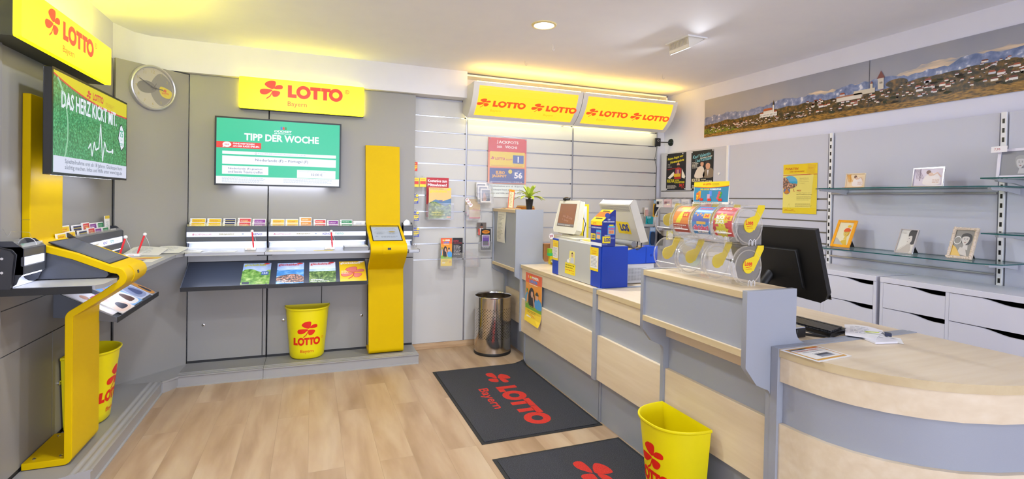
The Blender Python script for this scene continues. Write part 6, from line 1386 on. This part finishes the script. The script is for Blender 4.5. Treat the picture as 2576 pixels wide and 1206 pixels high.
A.ell(.118, .152, .016, .018, ink('c9a08a'), 1, 14); A.poly(smooth([(.103, .158), (.118, .172), (.134, .158), (.118, .162)], 3), HR, 2); A.poly([(.085, .09), (.095, .132), (.14, .132), (.148, .09)], ink('c9cdd2'), 1); A.ell(.055, .10, .022, .014, ink('f4f2ee'), 2, 14); A.ell(.07, .12, .008, .007, ink('f4f2ee'), 2, 10)
solo(b, 'sticker', 'yellow speech sticker with a man on the grey front of the blue box', 'sticker')

# customer display monitor (beige) on the box
t = thing('customer_monitor', 'small beige monitor facing the customers on the blue box', 'monitor', (1.96, 3.70, 1.193))
b = MB(); b.prism([(1.875, 3.46), (2.03, 3.44), (2.03, 3.84), (1.90, 3.86)], lambda a, c, d: (a, c, d), 1.193, 1.207, BEIGE); b.prism([(1.92, 3.56), (2.00, 3.56), (2.00, 3.80), (1.93, 3.80)], lambda a, c, d: (a, c, d), 1.207, 1.222, BEIGE); build(b, 'base', t, .004)
build(MB().tube([(1.965, 3.71, 1.22), (1.965, 3.72, 1.27)], .022, BEIGE, 14), 'neck', t)
uu_ = Vector((.03, -1, 0)).normalized(); vv_ = Vector((.26, .045, 1)).normalized(); Fm = fr((1.905, 3.925, 1.238), uu_, vv_)
if (uu_.cross(vv_)).x > 0: Fm = fr((1.905, 3.925, 1.238), uu_, vv_, -(uu_.cross(vv_)))
b = MB(); b.prism([(.02, 0), (.36, 0), (.385, .03), (.335, .27), (.0, .27), (.0, .03)], Fm, -.045, 0, BEIGE); build(b, 'casing', t, .006)
b = MB(); b.prism([(.05, .052), (.325, .052), (.30, .243), (.035, .243)], Fm, -.001, .0015, mat('4a3426', .3)); A = Art(b, lambda a, c, l: Fm(a, c, .0016+l), .0004); A.poly([(.052, .075), (.322, .072), (.30, .240), (.038, .240)], mat('8a5c3e', .25), 1); A.rect(.055, .055, .265, .02, mat('7d7a76', .3), 1); A.text('Ihr letzter Einkauf', .07, .06, .009, ink('e9e2da'), 2, w_=.2)
A.text('min. 20 Lose', .12, .13, .022, ink('b88a78'), 2, w_=.16, rot=-.12); A.text('1 Spiel', .12, .10, .018, ink('b88a78'), 2, w_=.10, rot=-.12); build(b, 'screen', t); 
b = MB(); b.ball(Fm(.09, .285, -.01), (.03, .035, .018), BLACK, 8); build(b, 'camera_eye', t, label='black camera clipped on top')
b = MB(); b.tube([Fm(.34, .16, -.05), Fm(.38, .10, -.07), Fm(.36, .03, -.08), (2.02, 3.60, 1.21)], .003, BLACK, 6); build(b, 'cable', t)
b = MB(); b.prism([(1.86, 3.22), (2.02, 3.2), (2.03, 3.42), (1.9, 3.44)], lambda a, c, d: (a, c, d), 1.193, 1.203, ink('e9e4d6')); b.prism([(1.88, 3.24), (2.01, 3.22), (2.02, 3.40), (1.9, 3.41)], lambda a, c, d: (a, c, d), 1.203, 1.209, ink('e2c44a')); solo(b, 'magazine_pile', 'papers and a yellow booklet lying between monitor and ticket box', 'paper')

# ticket collecting box
t = thing('ticket_box', 'small navy cardboard box with slanted slotted top on the blue box', 'box', (1.88, 3.08, 1.193))
NV = ink('1c2f8c'); P = [(1.828, 1.193), (1.934, 1.193), (1.934, 1.440), (1.918, 1.440), (1.828, 1.362)]
b = MB(); b.prism(P, lambda a, c, d: (a, d, c), 3.008, 3.158, NV)
A = Art(b, fr((1.828, 3.008, 1.193), (1, 0, 0), (0, 0, 1)), .0004); A.text('DIE', .053, .178, .010, ink('e9ecf6'), 1, al='c', bold=.03); A.text('ZWEITE-CHANCE-BOX', .053, .163, .009, ink('e9ecf6'), 1, al='c', w_=.088, bold=.03); A.ell(.04, .21, .02, .018, ink('3a4fa6'), 1, 16); A.ell(.085, .19, .018, .016, ink('33479e'), 1, 16)
A.rect(.044, .080, .056, .062, ink('4aa0d8'), 1); A.text('diridari', .047, .115, .015, ink('e24a7a'), 3, w_=.05, bold=.03); A.rect(.05, .085, .044, .025, ink('e9b07a'), 2); [A.rect(.052+k*.008, .088, .004, .018, ink('c24a3a'), 3) for k in range(5)]; A.rect(.055, .138, .034, .010, ink('e2d21a'), 2)
A.rect(.004, .022, .062, .046, ink('f0d81a'), 1); A.text('LOS', .018, .032, .026, NV, 3, w_=.044, bold=.05); A.text('500.000 €', .02, .071, .008, ink('e9ecf6'), 2, w_=.045, bold=.03); A.lines(.07, .06, .034, 2, .008, .003, ink('9aa6d6'), 1); A.lines(.004, .012, .04, 1, .008, .003, ink('9aa6d6'), 1)
A = Art(b, fr((1.828, 3.158, 1.193), (0, -1, 0), (0, 0, 1), (-1, 0, 0)), .0004); A.rect(0, .142, .15, .027, ink('f0cf1c'), 1); A.text('LOTTO', .03, .150, .010, RED, 2, bold=.02); A.line([(0, .142), (.07, .138), (.15, .143)], .003, RED, 2); A.rect(0, 0, .15, .022, ink('e6e8ee'), 1); A.text('DIE ZWEITE-CHANCE-BOX', .01, .120, .009, ink('e9ecf6'), 1, w_=.13, bold=.03)
A.rect(.075, .045, .062, .065, ink('4aa0d8'), 1); A.text('diridari', .08, .082, .015, ink('e24a7a'), 3, w_=.05, bold=.03); A.rect(.082, .05, .046, .026, ink('e9b07a'), 2); A.rect(.004, .038, .062, .044, ink('f0d81a'), 1); A.text('LOS', .016, .048, .026, NV, 3, w_=.04, bold=.05)
q = Vector((.09, 0, .078)); L_ = q.length; A = Art(b, fr((1.828, 3.008, 1.362), (0, 1, 0), q, (-.65, 0, .75)), .0004); A.rect(0, 0, .15, L_, ink('f0c81c'), 1); A.rect(0, L_*.35, .15, L_*.45, ink('e8601c'), 2); A.rect(.03, L_*.18, .09, .012, BLACK, 3); A.rect(.03, L_*.82, .09, .012, BLACK, 3)
build(b, 'carton', t)

# cash terminal: back of the screen, blue printer
t = thing('cash_terminal', 'beige cash terminal screen seen from behind with a yellow label', 'monitor', (2.17, 3.3, .95))
b = MB(); b.prism([(2.100, 1.478), (2.137, 1.512), (2.152, 1.508), (2.262, 1.218), (2.204, 1.210)], lambda a, c, d: (a, d, c), 3.095, 3.505, mat('d2cec2', .42)); build(b, 'casing', t, .004)
uu_ = Vector((0, -1, 0)); vv_ = Vector((2.100-2.204, 0, 1.478-1.210)).normalized(); nn_ = Vector((-vv_.z, 0, vv_.x)); Fb_ = fr((2.204, 3.505, 1.210), uu_, vv_, nn_)
b = MB(); A = Art(b, Fb_, .0006)
for r_ in range(5):
    for c_ in range(46): A.rect(.018+c_*.0082, .268-r_*.0085, .0042, .0042, mat('4a4844', .6), 1)
build(b, 'vent_holes', t); b = MB(); A = Art(b, Fb_, .0008); A.rect(.16, .055, .165, .095, ink('f0d21c'), 1); A.text('LOS', .20, .075, .06, NV, 2, w_=.112, bold=.06); A.text('LOTTO', .25, .060, .008, ink('d8901c'), 2); build(b, 'sticker', t, label='yellow sticker with navy lettering')
b = MB(); A = Art(b, lambda a, c, l: Vector((2.137+a, 3.095+c, 1.5125+l)), .0004); A.rect(-.03, .30, .02, .06, ink('e8a81c'), 1)
b = MB(); b.tube([(2.19, 3.16, 1.19), (2.19, 3.42, 1.19)], .022, mat('8d8e90', .4), 18); build(b, 'hinge', t); b = MB(); b.box(2.17, 2.25, 3.24, 3.34, .906, 1.19, mat('77787a', .45)); build(b, 'stand', t)
b = MB()
for dy in (0, .05): b.tube([(2.235, 3.13+dy, 1.21), (2.225, 3.12+dy, 1.17), (2.20, 3.13+dy, 1.155), (2.16, 3.17+dy, 1.17)], .005, mat('3c3c3e', .5), 8)
build(b, 'cables', t)
t = thing('ticket_printer', 'white and blue ticket printer behind the blue box', 'printer', (2.24, 3.28, .906))
build(MB().box(2.085, 2.36, 3.142, 3.235, .9065, 1.052, mat('dfe1e6', .4)), 'housing', t, .006); b = MB(); A = Art(b, fr((2.085, 3.1415, .906), (1, 0, 0), (0, 0, 1)), .0005)
A.rect(.045, .018, .16, .098, mat('c9ccd2', .5), 1)
for r_ in range(10):
    for c_ in range(15): A.rect(.052+c_*.010, .026+r_*.0088, .005, .004, mat('6a6d74', .6), 2)
build(b, 'speaker_grille', t)
b = MB(); b.prism([(2.075, 1.0525), (2.375, 1.0525), (2.375, 1.172), (2.275, 1.172), (2.075, 1.135)], lambda a, c, d: (a, d, c), 3.135, 3.235, mat('1450d2', .38)); build(b, 'lid', t, .005, label='blue lid'); b = MB(); b.box(2.278, 2.2795, 3.133, 3.1352, 1.056, 1.168, NV); b.tube([(2.325, 3.135, 1.11), (2.325, 3.1335, 1.11)], .010, mat('0b3cb0', .4), 14); build(b, 'button', t)
b = MB(); b.prism([(2.08, 1.1375), (2.27, 1.1735), (2.27, 1.1765), (2.08, 1.1405)], lambda a, c, d: (a, d, c), 3.15, 3.22, ink('e9c98a')); solo(b, 'paper_strip', 'tan paper strip on the blue printer lid', 'paper')
t = thing('ring_binder', 'yellow ring binder with white label standing behind the beige monitor', 'folder', (2.2, 3.9, .906))
build(MB().box(2.172, 2.236, 3.90, 4.18, .906, 1.47, ink('f2dc10')), 'cover', t, .002); build(MB().box(2.188, 2.214, 3.8985, 3.9, 1.0, 1.452, ink('eceef2')), 'spine_label', t)
b = MB(); b.lathe([(0, .9065), (.055, .9065), (.062, .916), (.058, .918), (.05, .911), (0, .911)], (2.215, 2.93, 0), mat('dfe3ec', .15), 28); solo(b, 'coin_dish', 'small clear round dish on the low counter beside the ticket dispensers', 'dish')
# things glimpsed between the tall unit and the blue box
b = MB(); b.lathe([(.03, .907), (.07, .925), (.085, .95), (.08, .952), (.066, .93), (0, .914)], (2.12, 4.22, 0), CHROME, 28); solo(b, 'chrome_bowl', 'chrome bowl just visible between the tall unit and the blue box', 'bowl')
b = MB(); b.box(2.09, 2.30, 4.50, 4.62, .906, 1.075, ink('b9824e')); b.box(2.14, 2.26, 4.497, 4.50, .97, 1.0, ink('c98f5c')); solo(b, 'cardboard_box', 'brown box behind the chrome bowl', 'box')
b = MB(); F = fr((2.13, 4.44, 1.04), (1, 0, 0), (0, 0, 1)); b.prism([(0, 0), (.11, 0), (.11, .13), (0, .13)], F, -.003, 0, ink('c3ab8a')); A = Art(b, F, .0004); A.ell(.012, .115, .026, .028, ink('f4f2f4'), 1, 20); A.text('20', -.006, .104, .022, ink('a82a5a'), 2, w_=.036, bold=.03, rot=.15); A.text('Heute', .05, .06, .012, ink('c04a4a'), 1)
b.box(2.13, 2.24, 4.44, 4.446, .99, 1.04, ink('e9e9ee')); b.box(2.14, 2.23, 4.445, 4.455, .907, .99, CLEAR); solo(b, 'invitation_card', 'kraft card with round number sticker between the tall unit and blue box', 'leaflet')
for k, (c, z, lab) in enumerate([('8ac92a', 1.025, 'lime'), ('3ac07a', .99, 'mint green'), ('e2c81c', .965, 'yellow')]):
    solo(MB().box(2.058+k*.004, 2.085+k*.006, 4.30, 4.34, z-.018 if k < 2 else .907, z+.018, ink(c)), 'sticky_note_block', lab+' note block peeping past the tall counter unit', 'note block', 'note blocks behind the tall unit') if k == 2 else None
b = MB(); b.box(2.055, 2.10, 4.30, 4.345, .9835, 1.008, ink('3ac07a')); b.box(2.055, 2.085, 4.30, 4.345, 1.008, 1.05, ink('8ac92a')); solo(b, 'highlighter_pack', 'green and lime pack peeping past the tall counter unit', 'stationery')

# on the tall unit: plant, leaflets
ZA = 1.406
t = thing('potted_plant', 'small spiky green plant in a black pot on the tall counter unit', 'plant', (1.905, 4.44, ZA))
px, py = 1.905, 4.44
b = MB().lathe([(0, ZA), (.026, ZA), (.037, ZA+.098), (.039, ZA+.10), (.035, ZA+.10), (.033, ZA+.092), (0, ZA+.09)], (px, py, 0), mat('17161a', .5), 24); build(b, 'pot', t)
LEAF = mat('a8bf3a', .45); LEAF2 = mat('c6d65c', .45)
rnd = random.Random(11)
def frond(a, L_, up, m, wd=.011):
    b = MB(); n = 8; d = Vector((math.cos(a), math.sin(a), 0)); s_ = Vector((-d.y, d.x, 0)); vs = []
    for k in range(n+1):
        q = k/n; c = Vector((px, py, ZA+.105))+d*(L_*(q*.95))+Vector((0, 0, up*(q-.0)-L_*.75*q*q)); w_ = wd*(.6+1.2*q)*(1-q)**.45*1.5+.0006
        vs += [c-s_*w_+Vector((0, 0, .003)), c, c+s_*w_+Vector((0, 0, .003)), c+Vector((0, 0, -.0022))]
    fs = [];
    for k in range(n):
        i, j = 4*k, 4*k+4
        fs += [(i, i+1, j+1, j), (i+1, i+2, j+2, j+1), (i, j, j+3, i+3), (i+2, i+3, j+3, j+2)]
    b.mesh(vs, fs, m); return b
for k in range(24):
    tier = k % 3; a = k*2.399; L_ = [.15, .12, .07][tier]*rnd.uniform(.9, 1.1); up = [.10, .15, .17][tier]*rnd.uniform(.9, 1.1)
    build(frond(a, L_, up, LEAF if k % 2 else LEAF2), 'leaf', t)
b = MB().tube([(px, py, ZA+.09), (px, py, ZA+.115)], .012, mat('4a4a28', .6), 10); build(b, 'stem', t)
leaflet(1.835, ZA+.006, .062, .195, 4.83, .002, lambda A, w_, h_: (A.rect(0, 0, w_, h_, ink('e2562c'), 1), A.rect(0, h_*.9, w_, h_*.1, ink('f0a81c'), 2), A.rect(w_*.12, h_*.04, w_*.76, h_*.84, ink('efe6b8'), 2), A.lines(w_*.22, h_*.80, w_*.5, 10, h_*.07, .004, ink('a8742a'), 3), A.text('Lotto', w_*.22, h_*.93, .008, RED, 3)), 'narrow red-edged upright leaflet on the tall counter unit', .12, name='flyer', rot=.12)
b = MB(); b.prism([(1.77, 4.72), (1.93, 4.70), (1.96, 4.86), (1.79, 4.90)], lambda a, c, d: (a, c, d), ZA-.0005, ZA+.005, ink('d8b98a')); b.prism([(1.78, 4.74), (1.92, 4.72), (1.95, 4.85), (1.80, 4.88)], lambda a, c, d: (a, c, d), ZA+.005, ZA+.009, ink('b9925e')); solo(b, 'booklet_stack', 'flat tan booklets under the upright leaflet on the tall unit', 'booklet')
b = MB(); 
for k in range(4): b.box(1.955+k*.003, 2.01, 4.55+k*.004, 4.92-k*.01, ZA+k*.009, ZA+k*.009+.008, ink(['d8901c', 'b9601c', 'e0b03a', 'c9a06a'][k]))
solo(b, 'booklet_stack', 'orange-edged booklet stack right of the plant on the tall unit', 'booklet')
F = fr((1.7545, 4.888, 1.075), (0, -1, 0), (-.0, 0, 1), (-1, 0, 0))
b = MB(); vs = []; n = 12
for k in range(n+1):
    q = k/n; z = .31*q; o_ = .012*math.sin((1-q)*PI*.9)*(1-q)
    vs += [F(.0-.0+.02*q*0, z, .001+o_), F(.235, z, .001+o_*1.6), F(0, z, 0+o_), F(.235, z, o_*1.6)]
b.mesh(vs, [f_ for k in range(n) for f_ in ((4*k, 4*k+1, 4*k+5, 4*k+4), (4*k+2, 4*k+6, 4*k+7, 4*k+3), (4*k, 4*k+4, 4*k+6, 4*k+2), (4*k+1, 4*k+3, 4*k+7, 4*k+5))]+[(0, 2, 3, 1), (4*n, 4*n+1, 4*n+3, 4*n+2)], ink('ecead8'))
A = Art(b, lambda a, c, l: F(a, c, .0016+l+.0175*max(0, math.sin((1-c/.31)*PI*.9)*(1-c/.31))), .0006, axis=1, step=.03); A.text('TEILNAHMEBEDINGUNGEN', .03, .268, .007, ink('6a6a60'), 1, w_=.16); A.lines(.03, .25, .16, 17, .0135, .0035, ink('8f8f84'), 1, .5)
solo(b, 'notice_sheet', 'curling white information sheet on the front of the tall counter unit', 'notice')
# summer concert poster on the counter front
b = MB(); F = lambda a, c, d: Vector((1.7995-d-.030*max(0, (.10-c)/.10)**2*(.4+.6*a/.34), 4.236-a, .428-.02*a/.34*0+c))
W_, H_ = .345, .425; n = 10
for i in range(n):
    z0_, z1_ = H_*i/n, H_*(i+1)/n
    b.mesh([F(0, z0_, 0), F(W_, z0_, 0), F(W_, z1_, 0), F(0, z1_, 0), F(0, z0_, .001), F(W_, z0_, .001), F(W_, z1_, .001), F(0, z1_, .001)], [(0, 1, 2, 3), (7, 6, 5, 4), (0, 3, 7, 4), (1, 5, 6, 2)]+([(0, 4, 5, 1)] if i == 0 else [])+([(3, 2, 6, 7)] if i == n-1 else []), ink('f0e9dc'))
sommer(Art(b, lambda a, c, l: F(a, c, .001+l), .0004, axis=1, step=.0425), W_, H_); solo(b, 'poster', 'orange and yellow summer concert poster on the counter front', 'poster')

# ============================================================ scratch ticket dispensers
def dispenser(z0, label, tickets, ND=4):
    t = thing('ticket_dispenser', label, 'dispenser', (1.77, 1.975, z0), 'clear drum dispensers for scratch tickets')
    cx, cz, R_ = 1.768, z0+.088, .086; Y1, pitch = 2.25, .55/ND
    arc_ = [(cx+R_*math.cos(math.radians(a)), cz+R_*math.sin(math.radians(a))) for a in range(90, 246, 12)]
    out = [(1.842, z0+.003), (1.842, z0+.172), (1.835, z0+.176)]+arc_+[(1.735, z0+.003)]
    for k in range(ND):
        ya, yb = Y1-pitch*(k+1), Y1-pitch*k; g = .004
        b = MB()
        pr = out+[out[0]]
        for (x1_, z1_), (x2_, z2_) in zip(pr, pr[1:]): b.face([(x1_, ya+g, z1_), (x1_, yb-g, z1_), (x2_, yb-g, z2_), (x2_, ya+g, z2_)], CLEARD)
        d = build(b, 'drum', t, sharp=30)
        b = MB(); b.prism(out, lambda a, c, d_: (a, d_, c), ya+g-.0015, ya+g, CLEARD)
        cc = [(cx+(R_-.012)*math.cos(2*PI*j/28), ya+.0006, cz-.004+(R_-.012)*math.sin(2*PI*j/28)) for j in range(28)]
        b.tube(cc, .0026, CLEARR, 6, closed=True); build(b, 'end_wall', d)
        # raised ribs at both ends of the drum
        b = MB()
        for yy in (ya+g+.004, yb-g-.004): b.tube([(x1_-.001, yy, z1_) for x1_, z1_ in arc_], .0034, CLEARR, 6)
        b.tube([(cx-R_*.93, ya+.02, cz-.036), (cx-R_*.93, yb-.02, cz-.036)], .0022, mat('f4f2ee', .15), 6); build(b, 'rib', d)
        tab = [(1.799, z0+.130), (1.819, z0+.1765), (1.853, z0+.1765), (1.853, z0+.160), (1.797, z0+.066)]+[(1.768+.030*math.cos(math.radians(a)), z0+.088+.032*math.sin(math.radians(a))) for a in range(-40, -271, -15)]
        b = MB(); b.prism(tab, lambda a, c, d_: (a, d_, c), ya-.0012, ya+.0012, ink('e6cc00'))
        if k == 0: b.prism(tab, lambda a, c, d_: (a, d_, c), Y1-.004, Y1-.0015, ink('e6cc00'))
        if k == ND-1:
            A = Art(b, fr((1.742, ya-.0013, z0+.07), (1, 0, 0), (0, 0, 1)), .0004); A.text('Lose', .004, .020, .021, RED, 1, w_=.042, bold=.03); A.poly([(.008, .014), (.044, .017), (.044, .0155), (.012, .011)], RED, 1); A.text('von LOTTO', .010, .003, .005, RED, 1, w_=.034)
        build(b, 'yellow_tab', d)
        if tickets and k:
            kind = ' abc'[k]; rr_ = R_-.0035
            b = MB(); L_ = .150; U = pitch-.022
            def Fq(u, v, l, yb=yb): ph = (v-.055)/rr_; return Vector((cx-(rr_+l)*math.cos(ph), yb-.011-u, cz+(rr_+l)*math.sin(ph)))
            A = Art(b, Fq, .0003, axis=1, step=.012)
            bg = {'a': 'e88a2a', 'b': '2f8ad0', 'c': 'd83a44'}[kind]; A.rect(0, 0, U, L_, ink('f2efe9'), 0); A.rect(0, 0, U, L_, ink(bg), 1)
            if kind == 'a': A.rect(0, 0, U, .045, ink('b8402c'), 2); A.poly([(.02, .05), (.05, .05), (.09, .12), (.09, .14), (.03, .14), (.03, .12), (.055, .12)], ink('e9e21a'), 3); A.text('100.000 €', .004, .02, .010, ink('f2e9da'), 3, w_=.06, bold=.03); A.rect(.065, .078, .04, .026, ink('e2301c'), 4); A.text('5€', .072, .083, .015, ink('f0e21a'), 5, w_=.028, bold=.04); A.lines(.004, .036, .09, 1, .01, .004, ink('f2e9da'), 3)
            if kind == 'b': A.rect(0, .06, U, .03, ink('4a62b8'), 2); A.text('diridari', .006, .022, .024, ink('e24a7a'), 5, w_=.10, bold=.05); A.text('diridari', .004, .021, .026, ink('f6e9f0'), 4, w_=.104, bold=.09); A.text('50.000€', .03, .004, .013, ink('f2f2f6'), 4, w_=.07, bold=.04); A.rect(.03, .05, .06, .012, ink('e9b53a'), 3); A.rect(.07, .078, .042, .024, ink('f0c81c'), 4); A.text('2€', .076, .083, .015, RED, 5, w_=.030, bold=.04); [A.ell(.015+j*.015, .10-.008*(j % 2), .006, .006, ink('f0a05a'), 3, 8) for j in range(4)]; A.text('500.000€', .02, .125, .012, ink('e9568a'), 4, w_=.08, bold=.04)
            if kind == 'c':
                for j in range(14): A.ell(random.uniform(.01, U-.01), random.uniform(.01, L_-.01), .014, .010, ink(['b8202e', 'e25a4a', 'c92a3a'][j % 3]), 2, 12)
                for q in ((.045, .065), (.05, .012)): A.poly([(q[0]+(.045 if j % 2 else .032)*math.cos(j*PI/9), q[1]+.012+(.034 if j % 2 else .024)*math.sin(j*PI/9)) for j in range(18)], ink('d9d01c'), 3)
                A.text('RUCK', .014, .078, .018, ink('f6f4ee'), 4, w_=.055, bold=.06); A.text('ZUCK', .014, .058, .018, ink('f6f4ee'), 4, w_=.055, bold=.06); A.text('RUCK', .016, .010, .018, ink('f6f4ee'), 4, w_=.06, bold=.06); A.rect(.062, .072, .046, .024, ink('f0c81c'), 5); A.text('1€', .070, .077, .015, RED, 6, w_=.028, bold=.04); A.text('ZUCK', .02, .128, .012, ink('f6f4ee'), 4, w_=.06, bold=.05)
            build(b, 'ticket_sheet', d)
    for dx_ in (1.775, 1.797): 
        b = MB(); b.tube([(dx_-.008, 1.6985, z0), (dx_-.008, 1.6985, z0+.02), (dx_, 1.6985, z0+.027), (dx_+.008, 1.6985, z0+.02), (dx_+.008, 1.6985, z0)], .0015, mat('e9e9ee', .15), 6); build(b, 'clip', t)
    return t
dispenser(1.1415, 'lower row of clear ticket drums on the raised maple counter', False, 3)
dispenser(1.319, 'upper row of clear ticket drums showing three colourful ticket sheets', True)
F = fr((1.80, 2.092, 1.4965), (0, -1, 0), (.05, 0, 1), (-1, 0, .05))
def topper(A, w_, h_):
    A.rect(0, 0, w_, h_, ink('f2f0e6'), 1); A.rect(.003, .010, w_-.006, h_-.012, ink('3a86a8'), 2); c = [(0, h_*.78), (w_*.25, h_*.745), (w_*.5, h_*.73), (w_*.75, h_*.755), (w_, h_*.80)]; A.poly([(0, h_)]+c+[(w_, h_)], ink('ecd01a'), 3); A.line(c, .0025, ink('e2501c'), 4)
    clover(A, w_*.30, h_*.885, .006, RED, 4); A.text('LOTTO', w_*.35, h_*.85, .0085, RED, 4, w_=w_*.16, bold=.04); A.lines(w_*.54, h_*.89, w_*.2, 2, .005, .002, ink('a8801c'), 4)
    A.text('DER GROSSE', w_*.20, h_*.62, .0085, ink('e9d21a'), 4, w_=w_*.27, bold=.04); A.text('RUBBELSPASS', w_*.49, h_*.62, .0085, ink('e9eef2'), 4, w_=w_*.30, bold=.04)
    for j in range(3): A.rect(w_*(.09+j*.03), h_*(.17+j*.05), w_*.07, h_*.32, ink(['f0a02a', 'e8882a', 'e2702a'][2-j]), 4+(2-j)); 
    A.text('7', w_*.10, h_*.2, .02, ink('e9e21a'), 8, bold=.04); A.rect(w_*.20, h_*.14, w_*.09, h_*.11, ink('e2301c'), 8)
    for j in range(2): A.rect(w_*(.41+j*.05), h_*(.2+j*.14), w_*.08, h_*.24, ink(['c9a0b0', '5a8ad8'][j]), 5-j); 
    A.rect(w_*.43, h_*.13, w_*.10, h_*.11, ink('e2301c'), 8)
    for j in range(3): A.ell(w_*(.71+j*.02), h_*(.26+j*.12), w_*.035, h_*.07, ink('d85a5a'), 5, 12); A.ell(w_*(.75+j*.02), h_*(.24+j*.12), w_*.03, h_*.07, ink('4aa83a'), 4, 12)
    A.rect(w_*.73, h_*.13, w_*.10, h_*.11, ink('e2301c'), 8); A.lines(.008, .0035, w_*.9, 1, .005, .003, ink('77776c'), 4)
sheet(F, .236, .108, topper, 'counter_sign', 'blue and yellow scratch ticket sign standing on top of the dispensers', 'sign')

# ============================================================ staff side: monitor, keyboard, papers
t = thing('computer_monitor', 'large black computer monitor seen from behind beside the dispensers', 'monitor', (2.2, 1.95, .906))
MBK = mat('0a0a0b', .55)
vt = Vector((2.139-2.246, 0, 1.386-1.040)).normalized(); Fk = fr((2.246, 2.22, 1.040), (0, -1, 0), vt, (-vt.z, 0, vt.x)); Hm = .362; Wm = .54
b = MB(); b.prism([(0, 0), (.02, -.006), (.25, -.006), (.27, .010), (.30, .010), (Wm-.045, -.002), (Wm-.018, .016), (Wm, .05), (Wm, Hm), (0, Hm)], Fk, -.025, 0, MBK); build(b, 'casing', t, .002)
b = MB(); b.prism([(.1, .06), (Wm-.12, .06), (Wm-.12, .25), (.1, .25)], Fk, 0, .022, MBK); build(b, 'rear_housing', t, .008)
b = MB(); b.prism([(.006, .012), (Wm-.006, .012), (Wm-.006, Hm-.006), (.006, Hm-.006)], Fk, -.0265, -.025, mat('050506', .15)); build(b, 'screen', t)
build(MB().tube([Fk(.25, .12, .01), (2.12, 1.98, 1.05), (2.10, 1.98, .915)], .022, MBK, 14), 'neck', t); build(MB().box(2.00, 2.16, 1.90, 2.12, .9065, .920, MBK), 'foot', t, .005)
t = thing('keyboard', 'black keyboard behind the raised counter unit, partly hidden', 'keyboard', (2.25, 1.83, .906))
ka = math.radians(14); Fy = fr((2.170, 1.612, .921), (-math.sin(ka)*0-.0, 1, 0), (1, .27, .02))
uk = Vector((-.10, 1, 0)).normalized(); vk = Vector((1, .10, .03)).normalized()
uk = Vector((-.02, 1, 0)).normalized(); vk = Vector((.165, .045, .004)).normalized(); Fy = fr((2.172, 1.615, .921), uk, vk, (0, 0, 1))
b = MB(); b.prism([(0, 0), (.44, 0), (.44, .16), (0, .16)], Fy, -.014, .004, BLACK); build(b, 'body', t, .003)
kb = MB(); kb.prism([(0, 0), (.0155, 0), (.0155, .0155), (0, .0155)], lambda a, c, d: Fy(a, c, d)-Fy(0, 0, 0)+Vector((0, 0, 0)), .0, .008, mat('1b1c20', .35)); 
k0 = build(kb, 'key', None, .0015); first = True
for r_ in range(6):
    for c_ in range(16):
        q = Fy(.008+c_*.0182+(.004 if c_ > 12 else 0)+.0*r_+(0 if c_ < 13 else .0), .016+r_*.0205+(.006 if r_ == 5 else 0), .0045)
        if first: o = k0; first = False
        else: o = k0.copy(); COL.objects.link(o)
        o.parent = t; o.location = q-Vector(t.location)
        if len([1]) and r_*16+c_ >= 95: break
t = thing('card_reader', 'small black and silver device with a pen beside the keyboard', 'device', (2.04, 1.68, .906))
build(MB().box(2.02, 2.075, 1.66, 1.74, .9065, .946, BLACK), 'body', t, .004); build(MB().box(2.018, 2.077, 1.665, 1.74, .946, .952, mat('c9cbd2', .25, .6)), 'cover', t, .002)
solo(MB().tube([(2.085, 1.70, .912), (2.15, 1.63, .912), (2.16, 1.62, .912)], [.006, .006, .002], BLACK, 8), 'pen', 'black pen lying in front of the keyboard', 'pen')
def promo(A):
    A.rect(.06, .07, .88, .86, ink('e2a83a'), 1); A.rect(.10, .14, .80, .72, ink('f2efe8'), 2); A.rect(.10, .80, .45, .06, ink('3a3f4a'), 3); A.rect(.55, .80, .35, .06, ink('e2702a'), 3)
    A.text('Uhrzentrum Aichach', .15, .68, .08, ink('e2503a'), 3, w_=.62); A.text('Aktionen zur Neueröffnung', .22, .56, .06, ink('55607a'), 3, w_=.55); A.lines(.35, .46, .3, 2, .06, .018, ink('8a8f9c'), 3); A.rect(.36, .22, .40, .14, ink('8a909c'), 3); A.lines(.38, .33, .36, 1, .1, .1, ink('3a4050'), 4); A.text('Gutschein', .4, .095, .03, ink('c9803a'), 3)
paper([(1.789, 1.374), (1.990, 1.389), (1.990, 1.549), (1.779, 1.540)], .9075, 'orange-bordered voucher sheet on the rounded counter end', art=promo, curl=0, name='voucher_sheet')
PG = 'papers on the rounded counter end'
paper([(2.262, 1.478), (2.37, 1.455), (2.46, 1.60), (2.35, 1.69)], .908, 'clipped bundle of white receipts on the rounded counter end', 'eeeef4', txt, .004, .008, 'receipt_bundle', 'paper', PG)
paper([(2.245, 1.60), (2.31, 1.51), (2.50, 1.60), (2.44, 1.745)], .9165, 'top white sheet of the papers, tilting toward the keyboard', 'f6f6fa', txt, .02, .001, 'paper_sheet', 'paper', PG)
paper([(2.385, 1.44), (2.47, 1.505), (2.43, 1.56), (2.33, 1.50)], .9085, 'small white card sticking out in front of the clipped bundle', 'f2f2f0', None, 0, .001, 'paper_sheet', 'paper', PG)
b = MB(); b.box(2.405, 2.432, 1.515, 1.540, .9185, .932, mat('26304a', .4), rot=.7); b.tube([(2.41, 1.535, .93), (2.40, 1.55, .936), (2.41, 1.562, .93)], .0014, CHROME, 6); solo(b, 'binder_clip', 'dark binder clip holding the receipts together', 'clip')
b = MB(); b.prism([(2.36, 1.585), (2.405, 1.555), (2.41, 1.562), (2.37, 1.60)], lambda a, c, d: (a, c, d), .9262, .9272, ink('c9d81a')); solo(b, 'sticky_note', 'lime marker strip on the white papers', 'note')
